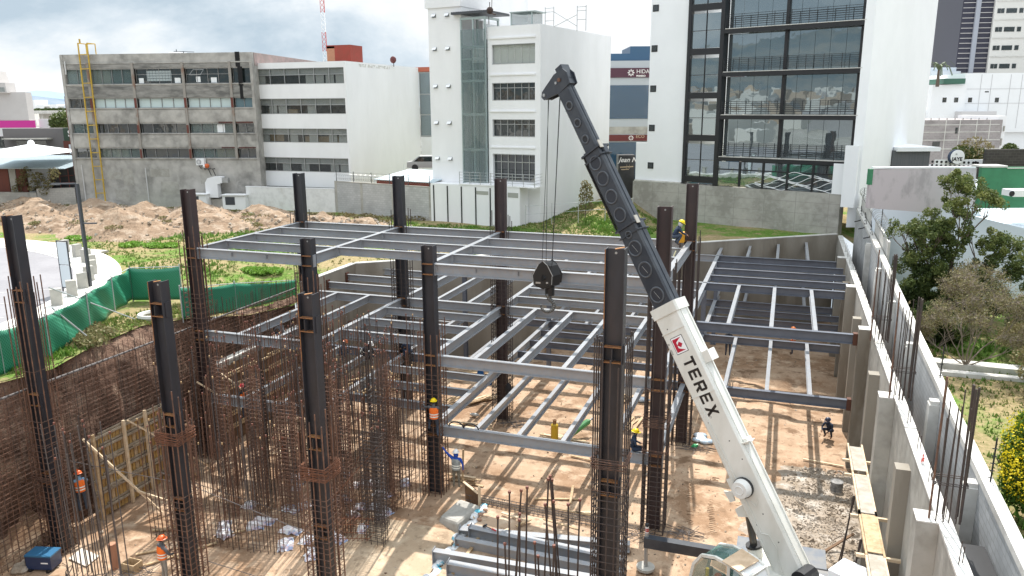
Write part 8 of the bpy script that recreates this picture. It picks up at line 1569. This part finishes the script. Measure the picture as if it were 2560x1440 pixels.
def leaves(name, clumps, n, sz, m, parent, seed=1, long=1.6, kind=None):
 """clumps: (centre, radius, weight, tone)"""
 r2 = random.Random(seed); vs = []; fs = []; tone = []; tot = sum(c[2] for c in clumps)
 for c, rad, wt, tn in clumps:
  for _ in range(int(n * wt / tot)):
   while True:
    q = Vector((r2.uniform(-1, 1), r2.uniform(-1, 1), r2.uniform(-1, 1)))
    if q.length < 1: break
   if r2.random() < .5: q = q.normalized() * r2.uniform(.75, 1.05)
   p = Vector(c) + Vector((q.x * rad[0], q.y * rad[1], q.z * rad[2])) if isinstance(rad, tuple) else Vector(c) + q * rad
   d = Vector((r2.gauss(0, 1), r2.gauss(0, 1), r2.gauss(0, 1))).normalized(); e = d.cross(Vector((r2.gauss(0, 1), r2.gauss(0, 1), r2.gauss(0, 1)))).normalized(); s = sz * r2.uniform(.6, 1.3); i0 = len(vs)
   vs += [p - d * s * long / 2, p + e * s / 2, p + d * s * long / 2, p - e * s / 2]; fs.append((i0, i0 + 1, i0 + 2, i0 + 3)); tone.append(max(0, min(1, tn + r2.gauss(0, .16))))
 me = bpy.data.meshes.new(name); off = wloc(parent) if parent else Vector((0, 0, 0)); me.from_pydata([tuple(v - off) for v in vs], [], fs); me.materials.append(m); at = me.attributes.new('tone', 'FLOAT', 'FACE'); at.data.foreach_set('value', tone); me.update(); return put(name, me, parent)
def limbs(mb, p, d, ln, r0, depth, r2, tips, spread=.5, up=.25):
 q = p; n = 3
 for i in range(n):
  d2 = (d + Vector((r2.gauss(0, .12), r2.gauss(0, .12), r2.gauss(0, .06)))).normalized(); e = q + d2 * ln / n; mb.tube(q, e, r0 * (1 - i / n * .35), 6, r0 * (1 - (i + 1) / n * .35)); q = e; d = d2
 if depth == 0: tips.append(q); return
 for k in range(r2.choice((2, 3))):
  a = r2.uniform(0, 6.28); v = Vector((math.cos(a), math.sin(a), 0)) * spread + d + Vector((0, 0, up)); limbs(mb, q, v.normalized(), ln * r2.uniform(.6, .85), r0 * .6, depth - 1, r2, tips, spread, up)
bark = mat('bark', (.12, .09, .07), .9, var=(.06, .05, .04), scale=6, amt=.7); barkg = mat('grey_twig', (.27, .22, .18), .9, var=(.16, .13, .10), scale=6, amt=.7)
lf1 = leafmat('leaf_green', (.03, .052, .015), (.095, .13, .035), (.23, .25, .075)); lf2 = leafmat('leaf_yellow', (.03, .08, .01), (.10, .19, .02), (.75, .60, .02)); lf3 = leafmat('leaf_dry', (.16, .12, .06), (.22, .19, .09), (.16, .20, .07)); lf4 = leafmat('leaf_bright', (.10, .20, .03), (.18, .34, .05), (.28, .44, .09))
r2 = random.Random(31); tb = Vector((21.8, 5.0, -.8)); t1 = empty('tree', tb, 'large dark green tree with a ragged thin top in front of the pale blue wall', 'tree'); b = MB(); tips = []
b.tube(tb - Vector((0, 0, .4)), tb + Vector((.1, 0, 2.0)), .20, 8, .15)
for k, (dx, dy, dz, ln, dp) in enumerate(((-.1, 0, 1, 2.0, 3), (-.5, .1, .8, 1.5, 2), (.65, 0, .55, 1.5, 2), (-.4, -.3, .6, 1.4, 2), (.1, .4, .9, 1.6, 2))): limbs(b, tb + Vector((.1, 0, 1.6 + .1 * k)), Vector((dx, dy, dz)).normalized(), ln, .08, dp + 1, r2, tips, .42, .22)
build(b, 'trunk', bark, t1)
cl = [(tuple(t), r2.uniform(.16, .34), .6, r2.uniform(.3, .8)) for t in tips]
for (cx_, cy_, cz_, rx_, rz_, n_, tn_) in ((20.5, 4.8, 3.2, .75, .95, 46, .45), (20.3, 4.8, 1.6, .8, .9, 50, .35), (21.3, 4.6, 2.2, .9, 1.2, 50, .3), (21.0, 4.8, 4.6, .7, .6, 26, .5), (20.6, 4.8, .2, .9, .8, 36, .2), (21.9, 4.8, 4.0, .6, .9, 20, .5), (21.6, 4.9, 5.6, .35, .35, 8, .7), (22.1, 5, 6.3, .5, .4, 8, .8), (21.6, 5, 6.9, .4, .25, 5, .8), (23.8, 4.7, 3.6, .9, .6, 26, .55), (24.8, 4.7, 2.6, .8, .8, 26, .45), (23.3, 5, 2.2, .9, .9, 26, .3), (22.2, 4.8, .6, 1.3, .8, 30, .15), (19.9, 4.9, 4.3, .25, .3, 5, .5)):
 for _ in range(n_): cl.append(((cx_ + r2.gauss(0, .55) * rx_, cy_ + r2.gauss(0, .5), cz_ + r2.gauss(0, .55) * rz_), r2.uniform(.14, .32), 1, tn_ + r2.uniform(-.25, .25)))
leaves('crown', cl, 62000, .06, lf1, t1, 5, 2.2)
r2 = random.Random(8); tb = Vector((21.7, -1.5, -.8)); t2 = empty('tree', tb, 'nearly bare brown tree with a haze of thin twigs beside the block wall', 'tree'); b = MB(); tips = []
b.tube(tb - Vector((0, 0, .3)), tb + Vector((0, 0, .3)), .09, 8, .07)
for (dx, dy, dz, ln) in ((0, 0, 1, 1.35), (-.25, 0, 1, 1.3), (.3, .1, 1, 1.3), (-.5, -.2, .8, 1.0), (.5, .3, .8, 1.1), (.9, -.2, .55, .9), (-.9, .2, .5, .85), (.1, -.4, .9, 1.1)): limbs(b, tb + Vector((0, 0, .2)), Vector((dx, dy, dz)).normalized(), ln, .034, 4, r2, tips, .45, .16)
build(b, 'trunk', barkg, t2); tw = MB();
for t in tips:
 for _ in range(7): d = Vector((r2.gauss(0, 1), r2.gauss(0, 1), r2.gauss(.4, .8))).normalized(); tw.tube(t, t + d * r2.uniform(.2, .5), .008, 3, .003)
build(tw, 'twigs', barkg, t2); leaves('crown', [(tuple(t), .34, 1, .5) for t in tips], 15000, .042, lf3, t2, 6)
for k, (x, y, nn2, lab) in enumerate(((24.6, .3, 4, 'low tangled brown shrub right of the bare tree'), (24.0, -4.2, 4, 'pale dry shrub on the garden grass at the right edge'), (21.0, 1.4, 3, 'dark bush in the shade behind the block wall'))):
 t3 = empty('shrub', (x, y, -.8), lab, 'shrub'); b = MB(); tips = []
 for i in range(9): a = i * .7; limbs(b, Vector((x, y, -.8)), Vector((math.cos(a) * .6, math.sin(a) * .6, .7)).normalized(), .8, .025, 2, r2, tips, .6, .1)
 build(b, 'stems', barkg, t3); leaves('foliage', [(tuple(t), .3, 1, .45) for t in tips], 5200, .07, lf3 if k < 2 else lf1, t3, 7 + k)
tb = Vector((20.9, -15.0, -.9)); t4 = empty('shrub', tb, 'bushy green shrub covered in yellow flowers at the right edge', 'shrub'); b = MB(); tips = []; r2 = random.Random(12)
for i in range(7): a = i * .9; limbs(b, tb, Vector((math.cos(a) * .45, math.sin(a) * .45, .9)).normalized(), 1.0, .05, 2, r2, tips, .5, .2)
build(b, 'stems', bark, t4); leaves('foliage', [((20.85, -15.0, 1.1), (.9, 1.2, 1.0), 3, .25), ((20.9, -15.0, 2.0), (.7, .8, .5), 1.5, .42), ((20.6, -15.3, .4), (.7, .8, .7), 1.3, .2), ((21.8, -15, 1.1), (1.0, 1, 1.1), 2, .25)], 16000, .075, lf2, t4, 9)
leaves('flowers', [((20.85, -15.1, 1.4), (1.0, 1.25, 1.1), 1, 1.0), ((20.6, -15.5, .9), (.8, .95, .9), 1, 1.0)], 6500, .055, lf2, t4, 10, 1.0)
for k, (x, y, z, rx_, lab) in enumerate(((23.4, 6.8, .6, 1.7, 'dense dark shrub mass below the pale blue wall'), (26.0, 3.5, .4, 1.8, 'dark green shrub mass at the right edge below the pale blue wall'), (21.4, 2.6, -.1, 1.0, 'low dark shrub between the evergreen and the block wall'), (25.6, -2.4, .0, 1.3, 'grey brown thorny shrub at the right edge beside the garden path'))):
 t9 = empty('shrub', (x, y, -.8), lab, 'shrub'); b = MB(); tips = []
 for i in range(7): a = i * .9; limbs(b, Vector((x, y, -.8)), Vector((math.cos(a) * .6, math.sin(a) * .6, .8)).normalized(), .8, .03, 2, r2, tips, .6, .1)
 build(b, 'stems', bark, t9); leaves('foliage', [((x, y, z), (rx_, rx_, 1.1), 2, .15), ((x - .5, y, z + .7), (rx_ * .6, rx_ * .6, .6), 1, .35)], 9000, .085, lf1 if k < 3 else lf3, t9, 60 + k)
gpt = MB(); gpt.box(19.6, 30, -1.6, -.9, -.8, -.52); gpt.box(19.6, 30, -2.6, -2.2, -.8, -.6); build(gpt, 'garden_kerb', M['concW'], label='pair of pale concrete kerbs crossing the garden behind the block wall', cat='kerb')
tb = Vector((-1.9, 25.8, 1.0)); t5 = empty('sapling', tb, 'slender young tree on the grassy rise against the white tower wall', 'tree'); b = MB(); b.tube(tb - Vector((0, 0, .5)), tb + Vector((.2, 0, 2.9)), .05, 6, .02);
for k in range(9): b.tube(tb + Vector((.1, 0, .4 + k * .28)), tb + Vector((.1 + (.7 if k % 2 else -.7) * (1 - k / 12), .2, .9 + k * .28)), .02, 5, .008)
build(b, 'trunk', bark, t5); leaves('crown', [((tb.x + .1 + (.45 if k % 2 else -.45) * (1 - k / 12), tb.y, tb.z + .8 + k * .27), .32, 1, .5) for k in range(9)], 900, .11, lf3, t5, 11)
t6 = empty('creeper', (-60.5, 23, .3), 'straggly climbing shrub on the low block wall below the corrugated shed', 'shrub'); b = MB();
for k in range(7): b.tube((-60.5, 22.6, .3), (-62.5 + k * .8, 23, 2.6 + (k % 3) * .6), .03, 5, .01)
build(b, 'stems', bark, t6); leaves('foliage', [((-62.5 + k * .75, 23, 2.0 + (k * 7 % 5) * .45), .6, 1, .5) for k in range(8)], 1500, .13, lf3, t6, 13)
f = FD(160, 110, 290); tq = f.pt(0, f.Z(160, 300)); t7 = empty('tree', tq, 'round green tree beside the distant flyover', 'tree'); b = MB(); b.tube((tq.x, tq.y, 0), tq, .3, 6, .15); build(b, 'trunk', bark, t7); leaves('crown', [((tq.x, tq.y, tq.z), (1.9, 1.9, 1.2), 1, .45), ((tq.x - 1.2, tq.y, tq.z - .6), (1.3, 1.3, .9), .6, .3)], 1800, .24, lf1, t7, 14)
f = FD(120, 300, 270)
for k, x in enumerate((100, 118, 134, 150, 164)): tq = f.pt(f.S(x), f.Z(x, 277)); leaves('far_tree', [((tq.x, tq.y, tq.z), (2.6, 2.6, .9), 1, .2)], 260, .6, lf1, None, 20 + k); o = COL.objects[-1]; tag(o, 'dark clump of trees in the far city strip, ' + nn_[k] + ' from the left', 'tree', 'far tree clumps')
f = FD(2430, 75, 380)
for k, (x, y, s_, lm) in enumerate(((2418, 388, 1.1, lf1), (2446, 380, 1.6, lf3), (2455, 392, 1.0, lf1), (2535, 375, .7, lf1))):
 tq = f.pt(f.S(x), f.Z(x, y)); t8 = empty('shrub', tq - Vector((0, 0, 1.5)), ('green bush right of the round shop sign', 'taller brown grey bush in front of the grey block house', 'dark bush against the brown block wall', 'small dark conifer above the brown block wall')[k], 'shrub'); b = MB(); b.tube(tq - Vector((0, 0, 2.5)), tq, .08, 5, .03); build(b, 'stem', bark, t8); leaves('foliage', [(tuple(tq), (s_, s_, s_ * .9), 1, .35)], 900, .15, lm, t8, 30 + k)
r2 = random.Random(77); cl = []
def grassy(x, y): return nz(x * .11 + 3, y * .11) + .5 * nz(x * .3, y * .3)
vs = []; fs = []; tone = []
for _ in range(30000):
 reg_ = r2.random()
 if reg_ < .62: x = r2.uniform(-40, 2); y = r2.uniform(-4, 24)
 elif reg_ < .80: x = r2.uniform(-8, 4); y = r2.uniform(20, 32)
 elif reg_ < .90: x = r2.uniform(-17, -13.9); y = r2.uniform(-17, 2)
 else: x = r2.uniform(19.6, 28); y = r2.uniform(-20, 6)
 if inhole(x, y) or (Vector((x - cx * 0 + 41.5, y + 18.5)).length < 24.6) or y > 5.6 + (x + 12.1) * .71 + 40: continue
 g_ = grassy(x, y)
 if g_ < -.05 and reg_ < .62:
  if r2.random() < .75: continue
 z = gh(x, y) - .03; n = r2.randint(2, 4); hh = r2.uniform(.06, .2) * (1.5 if g_ > .25 else 1); tn = .45 + g_ * .5
 for i in range(n):
  a = r2.uniform(0, 6.28); w = .03 + hh * .12; dx, dy = math.cos(a), math.sin(a); i0 = len(vs); ox, oy = x + r2.gauss(0, .06), y + r2.gauss(0, .06)
  vs += [(ox - dy * w, oy + dx * w, z), (ox + dy * w, oy - dx * w, z), (ox + dx * hh * .5, oy + dy * hh * .5, z + hh)]; fs.append((i0, i0 + 1, i0 + 2)); tone.append(max(0, min(1, tn + r2.gauss(0, .15))))
me = bpy.data.meshes.new('grass'); me.from_pydata(vs, [], fs); me.materials.append(leafmat('grass_blades', (.24, .19, .09), (.12, .20, .035), (.10, .24, .03))); at = me.attributes.new('tone', 'FLOAT', 'FACE'); at.data.foreach_set('value', tone)
tag(put('grass', me), 'rough green and straw coloured grass growing over the open field', 'grass', kind='stuff')
for k, (x, y, lab, lm) in enumerate(((-16.0, -11.6, 'straw coloured grass clump at the foot of the long green fence', lf3), (-14.9, -13.2, 'pale dry tussock at the pit edge below the long green fence', lf3), (-30.5, 7.5, 'bright green weed patch on the field left of the corner column', lf4), (-17.2, 3.2, 'green weed clump just behind the left retaining wall', lf4), (-38.5, 8.5, 'bright green weeds in front of the soil heaps', lf4), (-24, 12, 'weed patch in the middle of the field', lf4))):
 b = None; o = leaves('weed_patch', [((x + r2.uniform(-1, 1) * (1 if k < 2 else 1.8), y + r2.uniform(-.5, .5), gh(x, y) + .15), (.8, .6, .16), 1, .55) for _ in range(5)], 1100, .10 if k < 2 else .15, lm, None, 50 + k); tag(o, lab, 'weeds', 'weed patches')
b = MB(); r2 = random.Random(99)
for _ in range(900):
 a = R(r2.uniform(195, 345)); d_ = r2.uniform(110, 900); x, y = 14 + d_ * math.cos(a), -38 + d_ * math.sin(a); w = r2.uniform(4, 9); h = r2.uniform(3, 8) + d_ * .008; z0 = -1 + max(0, d_ - 350) * .03; b.k = r2.choice((0, 0, 1, 2)); b.box(x - w, x + w, y - w * .7, y + w * .7, z0 - 12, z0 + h)
build(b, 'distant_town', [mat('town_white', (.62, .61, .58), .8), mat('town_ochre', (.42, .34, .27), .8), mat('town_grey', (.33, .33, .34), .8)], kind='stuff', label='scattered houses of the town across the valley, mirrored in the glass front', cat='town')
b = MB(); n = 80
for i in range(n + 1):
 a = R(175 + 190 * i / n)
 for k in range(7): q = k / 6; d_ = 300 + 1700 * q; h = -14 + q * (190 + 90 * nz(i * .13, 2) + 30 * nz(i * .5, k)); b.v.append((14 + d_ * math.cos(a), -38 + d_ * math.sin(a), h * q))
for i in range(n):
 for k in range(6): a = i * 7 + k; b.f.append((a, a + 7, a + 8, a + 1)); b.m.append(0)
build(b, 'hills', mat('valley_hill', (.10, .13, .15), 1, var=(.16, .17, .17), scale=.01, amt=1, spec=0), kind='structure', smooth=True)
lt_ = MB(); r2 = random.Random(55)
for _ in range(2600):
 x = r2.uniform(-12, 17.4); y = r2.uniform(-19, 16)
 if y > 4 + (x + 12.1) * .7: continue
 if nz(x * .35, y * .35, 4) < -.05 and r2.random() < .7: continue
 s_ = r2.uniform(.010, .036) * (2 if r2.random() < .03 else 1); z = ZG + (.30 if 2.6 < x < 8.9 and -17.4 < y < -9.6 else .02); q = Matrix.Rotation(r2.uniform(0, 6), 3, Vector((r2.gauss(0, 1), r2.gauss(0, 1), 1)).normalized()); c = Vector((x, y, z)); lt_.k = r2.choice((0, 0, 0, 0, 1, 2)); ex = 4 if lt_.k == 2 and r2.random() < .3 else 1
 lt_.hexa([c + q @ Vector((sx * s_ * ex, sy * s_, sz * s_ * .5)) for sz in (-1, 1) for sx, sy in ((-1, -1), (1, -1), (1, 1), (-1, 1))])
build(lt_, 'floor_litter', [M['gravel'], M['redsoil'], M['woodL']], kind='stuff', label='crumbs of stone, clods and wood chips scattered over the sandy pit floor', cat='litter')
st_ = MB()
for _ in range(1500):
 k = r2.randrange(len(mp_)); x0, y0, r_, h = mp_[k]; a = r2.uniform(0, 6.28); q = r2.uniform(.3, 1.25); x = x0 + r_ * 1.2 * q * math.cos(a); y = y0 + r_ * .85 * q * math.sin(a); s_ = r2.uniform(.03, .11); c = Vector((x, y, gh(x, y) - .05 + h * max(0, 1 - q) ** 1.15)); qq = Matrix.Rotation(r2.uniform(0, 6), 3, Vector((1, r2.random(), r2.random())).normalized())
 st_.hexa([c + qq @ Vector((sx * s_, sy * s_, sz * s_)) for sz in (-1, 1) for sx, sy in ((-1, -1), (1, -1), (1, 1), (-1, 1))])
build(st_, 'heap_stones', M['gravel'], kind='stuff', label='pale stones scattered over and around the soil heaps', cat='stones')
cl = []
for _ in range(90):
 x0, y0, r_, h = mp_[r2.randrange(len(mp_))]; a = r2.uniform(0, 6.28); q = r2.uniform(.5, 1.1); cl.append(((x0 + r_ * q * math.cos(a), y0 + r_ * .8 * q * math.sin(a), gh(x0, y0) + h * max(0, 1 - q) ** 1.1 + .05), (r2.uniform(.3, .9), r2.uniform(.3, .7), .14), 1, r2.uniform(.2, .8)))
for k in range(40): s0 = k / 39; cl.append(((-57 + 43 * s0, 23.4 + 3.0 * s0 + r2.uniform(-1, .5), .4), (.8, .4, .28), 1, r2.uniform(.1, .6)))
tag(leaves('dry_weeds', cl, 16000, .11, lf3, None, 71), 'dry yellowish weeds on the soil heaps and along the foot of the back walls', 'weeds', kind='stuff')
gl5 = 'grey starter bars standing in the lower left foreground'; lb5 = []
for i in range(22): lb5.append((-10.2 + 2.1 * (i % 11) / 10 + r2.uniform(-.08, .08), -19.1 + .45 * (i // 11) + .28 * (i % 11) / 10 + r2.uniform(-.06, .06)))
lb5.sort(key=lambda v: Vector((v[0] - 13.85, v[1] + 38)).normalized().x)
for i, (x, y) in enumerate(lb5): single(x, y, round(r2.uniform(4.6, 6.4), 1), r=.021, m=('rebarG', 'rebarD', 'rebarG')[i % 3], cap=(None, 'cap')[i % 2], lab=['outermost left', 'second', 'third', 'fourth', 'fifth', 'sixth', 'seventh', 'eighth', 'ninth', 'tenth', 'eleventh', 'twelfth', 'thirteenth', 'fourteenth', 'fifteenth', 'sixteenth', 'seventeenth', 'eighteenth', 'nineteenth', 'twentieth', 'twenty first', 'outermost right'][i] + ' tall grey starter bar of the group in the lower left foreground', gp_=gl5, lean=.02)
tt_ = MB(); r2 = random.Random(5)
for ln0 in (11.3, 12.2, 13.4):
 for k in range(46):
  y = -9.6 + k * .15; x = ln0 + .5 * math.sin(y * .35) + r2.gauss(0, .02)
  if nz(x, y * .6, 8) < .02 or r2.random() < .25: continue
  z = ZG + .05 * fbm(x * .5, y * .5) + .01; tt_.bar((x - r2.uniform(.06, .16), y, z), (x + r2.uniform(.06, .16), y + r2.uniform(-.06, .06), z - .01), .07, .03)
build(tt_, 'tyre_tracks', M['sand'], kind='stuff', label='tyre tracks pressed into the damp sand behind the crane cab', cat='tyre tracks')
